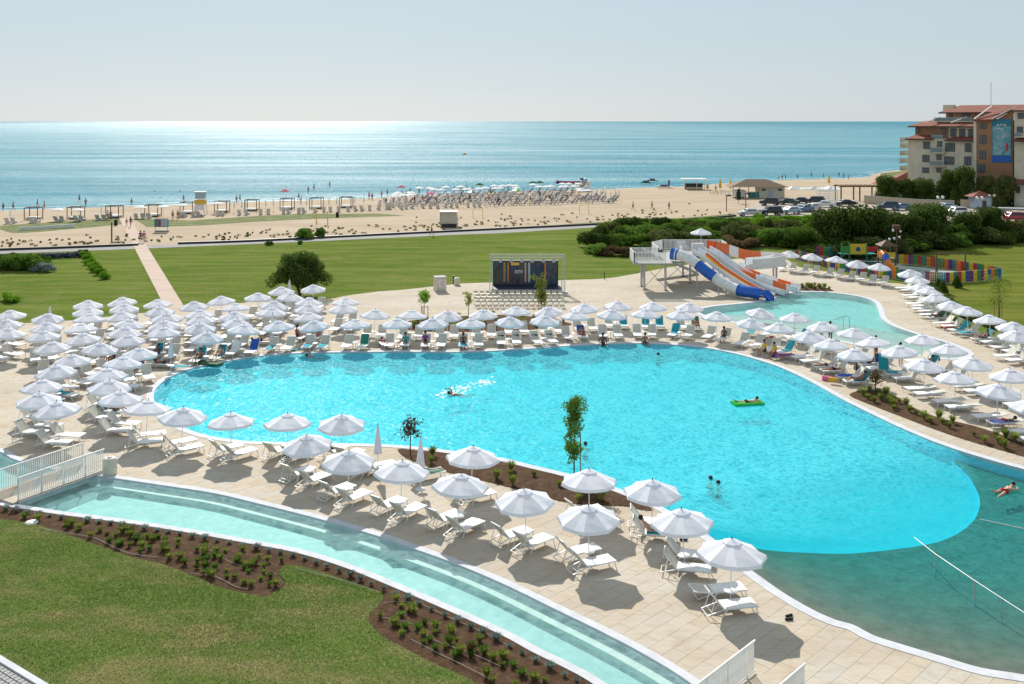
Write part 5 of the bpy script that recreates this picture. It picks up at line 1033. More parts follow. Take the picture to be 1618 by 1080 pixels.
MB().add([(-.5, 1.2, 3.0), (1.6, 1.2, 3.0), (1.6, 3.3, 3.0), (-.5, 3.3, 3.0), (.55, 2.25, 3.7)], [(0, 1, 4), (1, 2, 4), (2, 3, 4), (3, 0, 4), (0, 3, 2, 1)]).build('roof', M['wood_dark'], r)
axp = spline([(-.1, 1.7, 2.2), (-.1, .9, 1.9), (-.1, .3, 1.35), (.1, -.3, .75), (.5, -.8, .45)], 4)
for i, (a, b, mt) in enumerate(((0, 5, 'play_orange'), (4, 9, 'slide_blue'), (8, 13, 'play_orange'), (12, 17, 'play_orange'))): MB().tube(axp[a:b], .42, 10, cap=False).build('slide_tube', M[mt], r)
q = G(1357, 413); r = thing('play_house', 'green and yellow play house panel with a round porthole', 'play house', (q.x, q.y, 0))
for x in (-2.2, -1.2, 1.0, 2.4): MB().box((x, 0, 1.2), (.14, .14, 2.4)).build('post', M['play_green'], r)
MB().box((-.1, 0, 1.6), (2.1, .08, 1.3)).build('panel', M['play_yellow'], r); MB().lathe([(.3, 0), (.5, 0), (.5, .08), (.3, .08)], n=16).build('porthole_ring', M['play_orange'], r)
r.children[-1].rotation_euler = (R(90), 0, 0); r.children[-1].location = (-.1, -.04, 1.6); o = MB().lathe([(0, 0), (.3, 0)], n=16).build('porthole_opening', M['play_blue'], r); o.rotation_euler = (R(90), 0, 0); o.location = (-.1, -.06, 1.6)
MB().box((0, .6, .95), (4.6, 1.2, .1)).build('walkway', M['play_teal'], r); MB().box((1.75, 0, 1.6), (1.3, .07, .6)).build('panel', M['play_red'], r); MB().box((-1.7, 0, 1.5), (.9, .07, .9)).build('panel', M['play_green'], r)
q = G(1500, 431); r = thing('swing_set', 'dark wooden A-frame swing set inside the playground', 'swing', (q.x, q.y, 0))
for x in (-1.5, 1.9): MB().beam((x - .3, -.9, 0), (x, 0, 2.3), .12).build('leg', M['wood_dark'], r); MB().beam((x + .3, .9, 0), (x, 0, 2.3), .12).build('leg', M['wood_dark'], r)
MB().beam((-1.7, 0, 2.3), (2.1, 0, 2.3), .13).build('crossbar', M['wood_dark'], r)
for x in (-.6, .9): MB().box((x, 0, .5), (.45, .18, .04)).beam((x - .2, 0, .5), (x - .2, 0, 2.3), .02).beam((x + .2, 0, .5), (x + .2, 0, 2.3), .02).build('swing_seat', M['play_red'], r)
q = G(1417, 418); r = thing('lamp_post', 'tall brown lamp post with floodlights at the playground', 'lamp post', q)
MB().tube([(0, 0, 0), (0, 0, 4.9)], .07, 6).build('pole', M['wood_dark'], r); MB().tube([(-.9, 0, 3.2), (.5, 0, 3.5)], .04, 5).build('arm', M['wood_dark'], r); MB().box((-.05, 0, 4.7), (.9, .5, .55)).build('lamp_box', M['wood_dark'], r)
for x, z in ((-.95, 3.2), (-.35, 3.3), (.3, 3.45), (-.5, 4.3), (.4, 4.2)): MB().ball((x, -.1, z), .17, 8).build('floodlight', M['white_paint'], r)

# ================================================================== VEGETATION
def leaves(lobes, n, size, flat=.55, seed=0, inner=.25):
    g = np.random.default_rng(seed); L_ = np.array([l[:3] for l in lobes], float); Rr = np.array([l[3:6] for l in lobes], float); wts = (Rr[:, 0] * Rr[:, 1]) ** 1.0; idx = g.choice(len(lobes), n, p=wts / wts.sum())
    d = g.normal(size=(n, 3)); d /= np.linalg.norm(d, axis=1)[:, None]; rad = np.where(g.random(n) < inner, g.uniform(.3, .8, n), g.uniform(.8, 1.08, n)); rad *= 1 + .12 * np.sin(d[:, 0] * 7 + idx) * np.cos(d[:, 1] * 6 + idx * 2)
    P_ = L_[idx] + d * Rr[idx] * rad[:, None]; ok = P_[:, 2] > .02; P_ = P_[ok]; d = d[ok]; n = len(P_)
    nr = d + g.normal(0, .7, (n, 3)); nr /= np.linalg.norm(nr, axis=1)[:, None]; t_ = np.cross(nr, g.normal(size=(n, 3))); t_ /= np.linalg.norm(t_, axis=1)[:, None] + 1e-9; b = np.cross(nr, t_)
    s = size * g.uniform(.6, 1.4, n)[:, None]; V = np.stack([P_ - t_ * s - b * s * flat, P_ + t_ * s - b * s * flat * .3, P_ + t_ * s * .8 + b * s * flat, P_ - t_ * s * .7 + b * s * flat], 1).reshape(-1, 3)
    return V, np.arange(n * 4).reshape(-1, 4)
def lob(n, rx, ry, z0, z1, r0, r1, seed):
    g = random.Random(seed); out = []
    for _ in range(n):
        a = g.uniform(0, 6.28); q = math.sqrt(g.random()); r_ = g.uniform(r0, r1); zz = g.uniform(z0, z1); k = 1 - .45 * ((zz - z0) / max(.01, z1 - z0)) ** 2; out.append((q * rx * k * math.cos(a), q * ry * k * math.sin(a), zz, r_, r_, r_ * .8))
    return out
CR = {}
def crown_mesh(kind, mat):
    if (kind, mat) in CR: return CR[(kind, mat)]
    sp = {'bush': (lob(9, .75, .75, .25, .75, .3, .45, 1), 3600, .055), 'bush2': (lob(14, .85, .85, .2, .7, .22, .38, 2), 4200, .05), 'tree': (lob(30, .8, .8, .25, 1.2, .16, .36, 3), 8000, .04), 'big': (lob(60, .86, .86, .36, .93, .10, .22, 4) + lob(8, .5, .5, .3, .8, .25, .35, 8), 22000, .022),
          'conifer': ([(.12 * math.sin(k * 2.4), .12 * math.cos(k * 2.4), .15 + k * .075, .62 * (1 - k * .062), .62 * (1 - k * .062), .09) for k in range(14)], 5200, .05), 'low': (lob(12, .9, .9, .1, .3, .18, .3, 5), 1500, .06)}[kind]
    V, Fq = leaves(sp[0], sp[1], sp[2], seed=hash(kind) % 97 if False else len(kind) * 7); CR[(kind, mat)] = arr_mesh('crown', V, Fq, M[mat]); return CR[(kind, mat)]
def plant(name, px, py, wd, ht, kind, mat, label, cat='tree', trunk=.3, group=None, Yo=None, trunks=1, dp=None):
    q = G(px, py) if Yo is None else Vector(((px - CX) * Yo / F, Yo, 0)); r = thing(name, label, cat, q, random.uniform(0, 6.28) if kind != 'big' else 0, group)
    o = link('crown', crown_mesh(kind, mat), r); zc = {'bush': 1.1, 'bush2': 1.0, 'tree': 1.45, 'big': 1.12, 'conifer': 1.2, 'low': .55}[kind]; o.scale = (wd / 2, (dp or wd) / 2, ht / zc); o.location = (0, 0, 0)
    if kind == 'big': o.scale = (wd / 2, wd / 2 * .9, ht / zc); 
    for k in range(trunks):
        a = random.uniform(0, 6.28); sp = 0 if trunks == 1 else .35 * wd / 2
        mb = MB().tube([(0, 0, -.05), (sp * .4 * math.cos(a), sp * .4 * math.sin(a), ht * .3), (sp * math.cos(a), sp * math.sin(a), ht * .62)], [trunk * .5, trunk * .38, trunk * .15], 6); mb.build('trunk', M['trunk'], r)
    return r
plant('round_tree', 474, 468, 6.9, 4.9, 'big', 'leaf_dark', 'big round dark tree with several stems on the lawn', trunks=5, trunk=.22)
# dark trees behind the playground
for i, (px, py, wd, ht) in enumerate([(1262, 393, 6.0, 3.2), (1320, 395, 8.5, 6.0), (1362, 397, 9, 6.5), (1398, 394, 7, 5.6), (1440, 391, 5.5, 4.9), (1470, 388, 9, 6.2), (1530, 382, 6, 4.6), (1565, 380, 6.5, 5.2)]):
    plant('leafy_tree', px, py, wd, ht, 'tree', 'leaf_dark' if i not in (0,) else 'leaf_mid', f'dark leafy tree behind the playground, {nth(i + 1)} from the left', group='dark trees behind the playground', trunk=.35)
for i, (px, py, wd, ht, m_) in enumerate([(1600, 380, 6, 3.2, 'leaf_olive'), (1510, 384, 5, 3.0, 'leaf_mid'), (1420, 400, 4, 2.0, 'leaf_olive')]): plant('green_shrub', px, py, wd, ht, 'bush2', m_, ['pale olive shrub at the right edge behind the lawn', 'mid green shrub between two dark trees at the right lawn', 'olive shrub beside the lamp post of the playground'][i], 'shrub', trunk=.12)
# the thicket
for k, (px, py) in enumerate([(1300, 399), (1330, 400), (1345, 402), (1372, 402), (1392, 399), (1418, 397), (1436, 396), (1456, 393), (1480, 391), (1500, 388), (1522, 386), (1545, 384), (1565, 383), (1590, 382), (1612, 381), (1290, 388), (1320, 384), (1350, 382), (1380, 380), (1410, 379), (1440, 377), (1470, 374), (1500, 371), (1530, 369), (1560, 368), (1590, 367), (1615, 367)]):
    m_ = ['leaf_dark', 'leaf_mid', 'leaf_dark', 'leaf_olive'][k % 4]; plant('understory_bush', px, py, 6 + (k % 3), 1.5 + (k % 4) * .35, 'bush2' if k % 2 else 'bush', m_, f'{["dark", "green", "dark", "olive"][k % 4]} bush under the trees behind the playground, {nth(k % 15 + 1) if k < 15 else nth(k - 14)} from the left, {"front" if k < 15 else "back"} line', 'bush', trunk=.12, group='bushes under the dark trees')
bushes = []; g = random.Random(5)
for row, (y0, n, x0, x1) in enumerate([(352.5, 13, 1010, 1300), (360, 14, 985, 1300), (368, 14, 965, 1290), (378, 13, 960, 1290), (389, 12, 950, 1270), (401, 7, 950, 1130)]):
    for k in range(n): bushes.append((x0 + (x1 - x0) * (k + g.uniform(-.3, .3)) / (n - 1), y0 + g.uniform(-2, 2) - (4 if x0 + (x1 - x0) * k / (n - 1) > 1180 and row == 0 else 0), row, k))
mats_b = ['leaf_mid', 'leaf_bright', 'leaf_mid', 'leaf_dark', 'leaf_olive', 'leaf_bright', 'leaf_dark']
for px, py, row, k in bushes:
    m_ = g.choice(['leaf_bright', 'leaf_mid', 'leaf_bright']) if row < 2 else g.choice(['leaf_mid', 'leaf_dark', 'leaf_mid', 'leaf_olive', 'leaf_bright']) if row < 4 else g.choice(['leaf_dark', 'leaf_olive', 'leaf_dry', 'leaf_mid'])
    ht = [g.uniform(.8, 1.3), g.uniform(1.3, 2.1), g.uniform(1.6, 2.9), g.uniform(1.8, 3.2), g.uniform(1.5, 3.0), g.uniform(1.0, 2.0)][row]
    desc = {'leaf_bright': 'bright green', 'leaf_mid': 'green', 'leaf_dark': 'dark green', 'leaf_olive': 'olive', 'leaf_dry': 'dry brown'}[m_]
    plant('thicket_bush', px, py, g.uniform(5, 8), ht, g.choice(['bush', 'bush2']), m_, f'{desc} bush of the thicket, {nth(k + 1)} from the left, {nth(row + 1)} row from the road', 'bush', trunk=.12, group='bushes of the thicket behind the slides', dp=g.uniform(3, 5))
for i, (px, py, wd, ht, m_) in enumerate([(10, 421, 4.5, 1.7, 'leaf_dark'), (32, 426, 6, 2.0, 'leaf_mid'), (52, 422, 4.5, 1.6, 'leaf_dark'), (70, 428, 3, 1.1, 'leaf_blue')]): plant('lawn_bush', px, py, wd, ht, 'bush2', m_, f'{["dark", "broad green", "rounded dark", "grey-green"][i]} bush in the clump on the left lawn', 'bush', trunk=.1)
for k in range(7): plant('hedge_shrub', 133 + k * 4.9, 406 + k * 5.6, 1.7, .95, 'bush', 'leaf_bright', f'bright green hedge shrub, {nth(k + 1)} from the road in the slanting hedge', 'hedge shrub', trunk=.06, group='slanting hedge on the left lawn')
plant('lawn_bush', 12, 475, 4.0, .9, 'bush', 'leaf_bright', 'low bright bush at the left edge of the lawn', 'bush', trunk=.06, dp=2); plant('lawn_bush', 130, 404, 2.0, .9, 'bush2', 'leaf_dark', 'small dark bush at the road end of the slanting hedge', 'bush', trunk=.06)
for k in range(9): plant('lavender', 56 + k * 8, 408.5 - k * .35, 1.3, .7, 'low', 'leaf_lilac', f'grey-lilac lavender clump by the road, {nth(k + 1)} from the left', 'lavender', trunk=.03, group='lavender along the road')
for i, (px, py, wd, ht) in enumerate([(478, 376, 4.2, 1.6), (508, 374, 2.6, 1.5), (425, 387, 1.4, .6), (475, 385, 1.2, .5)]): plant('dune_bush', px, py, wd, ht, 'bush2', 'leaf_mid', ['wide green bush on the sand beside the road', 'round green bush on the sand beside the road', 'small bush at the lawn side of the road', 'tiny bush at the lawn side of the road'][i], 'bush', trunk=.08)
# dune tufts
V, Fq = [], []; nb_ = 0
for k in range(260):
    x = g.uniform(0, 1160); yb = np.interp(x, [0, 400, 800, 1160], [392, 379, 359, 340]); q = G(x, yb - abs(g.gauss(4, 6)) - 1); s_ = g.uniform(.12, .36)
    v_, f_ = leaves([(q.x, q.y, .1, s_, s_, s_ * .4)], 14, .13, seed=k); V.append(v_); Fq.append(f_ + nb_); nb_ += len(v_)
tag(link('dune_grass', arr_mesh('dune_grass', np.vstack(V), np.vstack(Fq), M['leaf_olive'])), 'small scattered tufts of dune grass on the sand', 'dune grass', kind='stuff')
# young staked trees
def young(px, py, h_, cz_, cr, mat, label, stakes=2, n=900, sx=1.0, leaf=.07):
    q = G(px, py); r = thing('young_tree', label, 'tree', q); MB().tube([(0, 0, 0), (.02, 0, h_ * .5), (0, .02, h_ * .9)], [.045, .03, .012], 6).build('trunk', M['trunk'], r)
    L_ = []; gg = random.Random(int(px))
    for _ in range(34): t_ = gg.random(); L_.append((gg.gauss(0, cr * .4) * sx, gg.gauss(0, cr * .4) * sx, h_ - cz_ + t_ * cz_, cr * gg.uniform(.35, .6) * sx, cr * gg.uniform(.35, .6) * sx, cr * .45))
    V_, F_ = leaves(L_, n, leaf, seed=int(px)); link('crown', arr_mesh('crown', V_, F_, M[mat]), r)
    for k in range(stakes): a = 2.1 * k + .3; MB().tube([(.35 * math.cos(a), .35 * math.sin(a), 0), (.35 * math.cos(a), .35 * math.sin(a), h_ * .5)], .035, 5).build('stake', M['wood'], r)
    if stakes > 1: MB().beam((.35 * math.cos(.3), .35 * math.sin(.3), h_ * .46), (.35 * math.cos(2.4), .35 * math.sin(2.4), h_ * .46), .03, .05).build('crosspiece', M['wood'], r)
    return r
young(670, 506, 2.6, .9, .5, 'leaf_bright', 'lollipop shaped young tree with stakes on the far paving', 3, 700)
young(740, 503, 2.4, 1.0, .4, 'leaf_yellow', 'thin yellowish young tree left of the stage chairs', 0, 320)
young(855, 491, 3.4, 2.6, .75, 'leaf_yellow', 'yellow-green young tree in front of the stage', 2, 1500, .8)
young(907, 749, 3.9, 3.3, .66, 'leaf_mid', 'slim tall dark green tree in the front planting bed', 1, 3200, .75, .055)
young(648, 719, 1.9, .8, .6, 'leaf_red', 'small drooping reddish tree at the front bed tip', 0, 420, .9, .06)
young(1383, 624, 1.6, .8, .45, 'leaf_red', 'small reddish sapling at the tip of the right bed', 0, 300)
young(1578, 510, 4.2, 2.4, 1.0, 'leaf_yellow', 'pale feathery young tree with stakes on the right lawn', 3, 1100, 1.0, .06)
for i, (px, py) in enumerate([(1483, 460), (1490, 463), (1512, 454)]): plant('clipped_conifer', px, py, 1.6, 1.4, 'conifer', 'leaf_dark', ['left small dark conifer by the playground corner', 'middle small dark conifer by the playground corner', 'right small dark conifer by the playground fence'][i], 'conifer', trunk=.08)
# trees by the hotel
for i, (px, py, wd, ht, kd, m_, lab) in enumerate([(1399, 318, 6.5, 6.0, 'tree', 'leaf_dark', 'dark rounded tree left of the hotel wall'), (1432, 319, 6.5, 5.2, 'tree', 'leaf_dark', 'dark tree in front of the hotel left wing'), (1457, 320.5, 7, 5.6, 'tree', 'leaf_dark', 'second dark tree in front of the hotel left wing'), (1498, 323, 6.5, 7.6, 'tree', 'leaf_dark', 'tall dark tree before the hotel, left one'), (1524, 325, 6.5, 8.6, 'tree', 'leaf_dark', 'tall dark tree before the hotel, right one'),
        (1560, 325.5, 6, 6.6, 'tree', 'leaf_olive', 'olive green tree under the hotel banner'), (1588, 325.5, 6, 6.6, 'tree', 'leaf_olive', 'olive green tree right of the hotel banner'), (1424, 322, 3, 1.8, 'bush2', 'leaf_dark', 'dark shrub against the pool enclosure wall')]):
    plant('hotel_tree', px, py, wd, ht, kd, m_, lab, 'tree' if i < 7 else 'shrub', trunk=.3)

# planting tufts
def tuft_mesh(mat, n, h_, sp, wd=.012, seed=0):
    g_ = np.random.default_rng(seed); a = g_.uniform(0, 6.283, n); r0 = g_.uniform(0, .06, n); out = g_.uniform(.2, 1, n) * sp; hh = h_ * g_.uniform(.6, 1.1, n); x0, y0 = r0 * np.cos(a), r0 * np.sin(a)
    px_, py_ = -np.sin(a) * wd, np.cos(a) * wd; x1, y1 = x0 + out * np.cos(a) * .5, y0 + out * np.sin(a) * .5; x2, y2 = x0 + out * np.cos(a), y0 + out * np.sin(a)
    V_ = np.stack([np.column_stack([x0 - px_, y0 - py_, 0 * a]), np.column_stack([x0 + px_, y0 + py_, 0 * a]), np.column_stack([x1 + px_, y1 + py_, hh * .7]), np.column_stack([x1 - px_, y1 - py_, hh * .7]), np.column_stack([x2, y2, hh * (1 - out * .3)]), np.column_stack([x2 + px_ * .2, y2 + py_ * .2, hh * (1 - out * .3)])], 1).reshape(-1, 3)
    F_ = np.concatenate([np.array([[0, 1, 2, 3], [3, 2, 5, 4]]) + 6 * k for k in range(n)]); return arr_mesh('blades', V_, F_, M[mat])
TM = {'blue': [tuft_mesh('leaf_blue', 150, .19, .20, .010, s) for s in range(3)], 'green': [tuft_mesh('leaf_yellow', 120, .24, .20, .014, s + 5) for s in range(3)], 'mid': [tuft_mesh('leaf_mid', 120, .22, .20, .014, s + 9) for s in range(3)], 'tall': [tuft_mesh('leaf_yellow', 150, .5, .36, .016, s + 12) for s in range(3)], 'red': [tuft_mesh('leaf_red', 60, .4, .2, .014, 3)]}
def tufts(pts, kind, name, fmt, group, cat):
    pts = sorted(pts, key=lambda p: p.x / p.y)
    for i, p_ in enumerate(pts):
        o = link(name, random.choice(TM[kind]), None); o.location = p_; s_ = random.uniform(.6, 1.2); o.scale = (s_, s_, s_); o.rotation_euler = (0, 0, random.random() * 6); tag(o, fmt.format(nth(i + 1)), cat, group)
def inb(p_, poly, m=.12): return bool(inside(offset(poly, -m), [p_.x], [p_.y])[0])
edge = []; acc = 0
for a, b in zip(cl_out[:-1], cl_out[1:]):
    L = (b - a).length
    while acc < L: p_ = a.lerp(b, acc / L); t_ = (b - a).normalized(); edge.append(Vector((p_.x, p_.y, .04)) + Vector((-t_.y, t_.x, 0)) * .38); acc += .62 + random.uniform(-.05, .08)
    acc -= L
edge2 = []
for p_ in edge:
    if not inb(p_, front_bed, .05): 
        q = min(cl_out, key=lambda c_: (c_ - p_).length); p_ = p_ + (q - Vector((p_.x, p_.y, 0))) * 1.9; p_.z = .04
    if inb(p_, front_bed, .02) and abs(p_.x) < p_.y * .535 and HZ + H * F / p_.y < 1095: edge2.append(p_)
tufts(edge2, 'blue', 'fescue_tuft', 'blue-grey fescue tuft along the canal, {} from the left', 'blue-grey tufts along the canal', 'grass tuft')
sc_g, sc_m = [], []
for u in np.arange(-32, 8, .48):
    for v in np.arange(27, 50, .48):
        p_ = Vector((u + random.uniform(-.18, .18), v + random.uniform(-.18, .18), .05))
        if inb(p_, front_bed, .3) and abs(p_.x) < p_.y * .535 and HZ + H * F / p_.y < 1095 and min((p_.xy - e.xy).length for e in edge2) > .42 and random.random() < .85: (sc_g if random.random() < .55 else sc_m).append(p_)
tufts(sc_g, 'green', 'yellow_green_shrub', 'yellow-green young shrub in the near brown bed, {} from the left', 'yellow-green shrubs in the near bed', 'young shrub'); tufts(sc_m, 'mid', 'dark_green_shrub', 'dark green young shrub in the near brown bed, {} from the left', 'dark green shrubs in the near bed', 'young shrub')
def scatter(poly, st_, kind, name, fmt, group, p=.8, z=.06, m=.3):
    out = []
    for u in np.arange(min(q.x for q in poly), max(q.x for q in poly), st_):
        for v in np.arange(min(q.y for q in poly), max(q.y for q in poly), st_):
            p_ = Vector((u + random.uniform(-.25, .25) * st_, v + random.uniform(-.25, .25) * st_, z))
            if inb(p_, poly, m) and random.random() < p and abs(p_.x) < p_.y * .53: out.append(p_)
    tufts(out, kind, name, fmt, group, 'young shrub')
scatter(planter_front, 1.05, 'tall', 'grass_clump', 'green clump in the front poolside bed, {} from the left', 'clumps in the front poolside bed', .6); scatter(planter_right, .85, 'tall', 'grass_clump', 'grassy green clump in the right poolside bed, {} from the left', 'clumps in the right poolside bed', .85)
scatter(planter_mid, 1.2, 'tall', 'grass_clump', 'green clump in the bed behind the far loungers, {} from the left', 'clumps in the far bed', .8); scatter(planter_slide, .8, 'tall', 'grass_clump', 'green clump in the small slide pool bed, {} from the left', 'clumps in the slide pool bed', .9, m=.1)
q = G(743, 1036); o = link('red_plant', TM['red'][0], None); o.location = q + Vector((0, 0, .05)); tag(o, 'single reddish plant in the near brown bed', 'young shrub')
# low planting behind the right lawn row
rl = spline(GP([(1452, 452), (1478, 474), (1496, 488), (1515, 502), (1548, 514), (1580, 525), (1618, 538)]), 3); k = 0
for i, (a, b) in enumerate(zip(rl[:-1], rl[1:])):
    for t_ in (.25, .75):
        p_ = a.lerp(b, t_); k += 1; plant('border_shrub', 0, 0, 1.7, .75, 'bush', 'leaf_olive' if k % 3 else 'leaf_mid', f'low shrub behind the right lawn loungers, {nth(k)} from the playground', 'shrub', trunk=.05, group='border shrubs behind the right lawn loungers').location = (p_.x + .9, p_.y + .6, 0)
# drip hoses
for i, pts in enumerate([[(606, 952), (640, 950), (672, 957), (710, 975), (760, 997), (800, 1018)], [(606, 975), (650, 985), (690, 1012), (740, 1030), (790, 1052)], [(650, 1010), (700, 1035), (735, 1052), (780, 1075)], [(300, 905), (340, 910), (372, 926), (392, 930)], [(330, 868), (370, 890), (400, 892), (425, 888)], [(468, 897), (510, 908), (560, 922), (600, 935)], [(60, 833), (110, 842), (150, 850), (200, 872), (250, 880)]]):
    o = MB().tube(spline([G(x + random.uniform(-1, 1), y, .075) for x, y in pts], 5), .011, 5).build('drip_hose', M['hose_grey']); tag(o, ['drip hose curving across the top of the near bed, right part', 'long drip hose through the middle of the near bed', 'drip hose near the lawn corner of the near bed', 'short drip hose at the left lobe of the near bed', 'drip hose near the canal, left lobe of the bed', 'drip hose along the narrow neck of the bed', 'drip hose by the left footbridge end of the bed'][i], 'hose')
q = G(50, 826); tag(MB().lathe([(0, .06), (.28, .05), (.3, 0)], n=12).build('inspection_cover', M['white_paint']), 'small round white cover at the lawn edge by the footbridge', 'cover').location = q
# boardwalk
bw = thing('boardwalk', 'straight wooden boardwalk from the deck to the beach', 'boardwalk', (0, 0, 0)); A0, A1, B0, B1 = G(264, 492), G(296, 492), G(188, 344), G(205, 344.5); V, Fc = [], []; n = 620; pm = []
L = ((B0 + B1) / 2 - (A0 + A1) / 2).length; n = int(L / .16); pl = MB(); single_ = []
for i in range(n):
    t0, t1 = i / n, (i + .9) / n; a, b, c, d = A0.lerp(B0, t0), A1.lerp(B1, t0), A1.lerp(B1, t1), A0.lerp(B0, t1); z = random.uniform(.0, .012)
    (pl).add([(a.x, a.y, z), (b.x, b.y, z), (c.x, c.y, z), (d.x, d.y, z), (a.x, a.y, -.04), (b.x, b.y, -.04), (c.x, c.y, -.04), (d.x, d.y, -.04)], [(0, 1, 2, 3), (0, 4, 5, 1), (1, 5, 6, 2), (3, 7, 4, 0)])
t = NT('board_wood'); M['boards'] = t.done(t.bsdf(t.ramp(t.noise(t.mapping(t.pos(), (.3, 3, 1)), 1.5, 4), [(.3, (.42, .30, .22)), (.7, (.56, .42, .33))]), .85))
o = pl.build('planks', M['boards'], bw); o['kind'] = 'stuff'

# ================================================================== CARS
def car_proto(kind):
    r = thing('parked_car', 'c', 'car'); hb = {'hatch': [(-1.95, .35), (-2.0, .62), (-1.9, .82), (-1.0, .98), (-.35, 1.42), (1.0, 1.46), (1.65, 1.1), (1.92, 1.0), (1.98, .6), (1.95, .32)],
        'sedan': [(-2.15, .32), (-2.2, .6), (-2.1, .78), (-1.15, .93), (-.5, 1.38), (.75, 1.40), (1.4, 1.02), (2.1, .98), (2.2, .6), (2.15, .32)], 'suv': [(-2.1, .45), (-2.15, .75), (-2.05, 1.0), (-1.15, 1.12), (-.6, 1.72), (1.7, 1.74), (2.0, 1.15), (2.12, .8), (2.08, .45)]}[kind]
    mb = MB(); n = len(hb); W_ = .86; top = max(z for x, z in hb); vs = []
    for s in (-1, 1):
        for x, z in hb: tw_ = W_ * (1 - .22 * max(0, (z - .95) / (top - .95 + 1e-6))) ; vs.append((x, s * tw_, z))
    fs = [tuple(range(n)), tuple(reversed(range(n, 2 * n)))] + [(i, n + i, n + (i + 1) % n, (i + 1) % n) for i in range(n)]
    o = mb.add(vs, fs).build('body', M['car_silver'], r); bv = o.data
    iz = [i for i, (x, z) in enumerate(hb) if z > .9]; k0, k1, k2, k3 = [i for i in iz][:4] if len(iz) >= 4 else (3, 4, 5, 6)
    ws = [hb[3], hb[4], hb[5], hb[6]]
    gl = MB()
    def lerp(a, b, t_): return (a[0] + (b[0] - a[0]) * t_, a[1] + (b[1] - a[1]) * t_)
    def wy(z): return W_ * (1 - .22 * max(0, (z - .95) / (top - .95 + 1e-6)))
    for s in (-1, 1):
        a, b, c, d = lerp(ws[0], ws[1], .18), lerp(ws[0], ws[1], .88), lerp(ws[3], ws[2], .88), lerp(ws[3], ws[2], .1); a = (a[0] + .25, max(a[1], 1.0)); d = (d[0] - .2, max(d[1], 1.02))
        gl.add([(p_[0] + (.12 if i < 2 else -.08), s * (wy(p_[1]) + .012), p_[1] - (.05 if i in (1, 2) else 0)) for i, p_ in enumerate((a, b, c, d))], [(0, 1, 2, 3) if s < 0 else (3, 2, 1, 0)])
    gl.build('side_window', M['glass_dark'], r)
    for nm, (p0, p1) in (('windscreen', (ws[0], ws[1])), ('rear_window', (ws[3], ws[2]))):
        g2 = MB(); a, b = lerp(p0, p1, .12), lerp(p0, p1, .9); sx_ = -.012 if nm == 'windscreen' else .012
        g2.add([(a[0] + sx_, -wy(a[1]) * .9, a[1] + .012), (a[0] + sx_, wy(a[1]) * .9, a[1] + .012), (b[0] + sx_, wy(b[1]) * .9, b[1] + .012), (b[0] + sx_, -wy(b[1]) * .9, b[1] + .012)], [(0, 1, 2, 3) if nm != 'windscreen' else (3, 2, 1, 0)]); g2.build(nm, M['glass_dark'], r)
    wr = .33 if kind != 'suv' else .38
    for x in (-1.3, 1.3):
        for s in (-1, 1):
            wv = MB(); prof = [(0, -.1), (wr * .6, -.1), (wr, -.09), (wr, .09), (wr * .6, .1), (0, .1)]; wv.lathe(prof, n=12); o = wv.build('wheel', M['rubber'], r); o.rotation_euler = (R(90), 0, 0); o.location = (x, s * (W_ - .06), wr)
            o2 = MB().lathe([(0, .115), (wr * .55, .11)], n=8).build('rim', M['steel'], o); o2b = MB().lathe([(0, -.115), (wr * .55, -.11)], n=8).build('rim', M['steel'], o)
    for s in (-1, 1): MB().box((hb[1][0] - .01, s * .6, .68), (.05, .3, .12)).build('headlight', M['white_paint'], r); MB().box((hb[-2][0] - .02, s * .68, .8), (.05, .2, .14)).build('tail_light', M['play_red'], r)
    return r
CP = {k: car_proto(k) for k in ('hatch', 'sedan', 'suv')}; cused = set(); cm = {}
def car(px, py, kind, mat, rz, label):
    p_ = CP[kind]; q = G(px, py)
    if kind in cused: r = dup(p_, q, R(rz), label, 'cars parked beside the beach')
    else: cused.add(kind); r = p_; r.location = q; r.rotation_euler = (0, 0, R(rz)); r['label'] = label; r['group'] = 'cars parked beside the beach'
    b = [c for c in r.children if c.name.startswith('body')][0]
    if (kind, mat) not in cm:
        src = cm.setdefault((kind, 'src'), b.data.copy()); d = src.copy(); d.materials[0] = M[mat]; cm[(kind, mat)] = d
    b.data = cm[(kind, mat)]
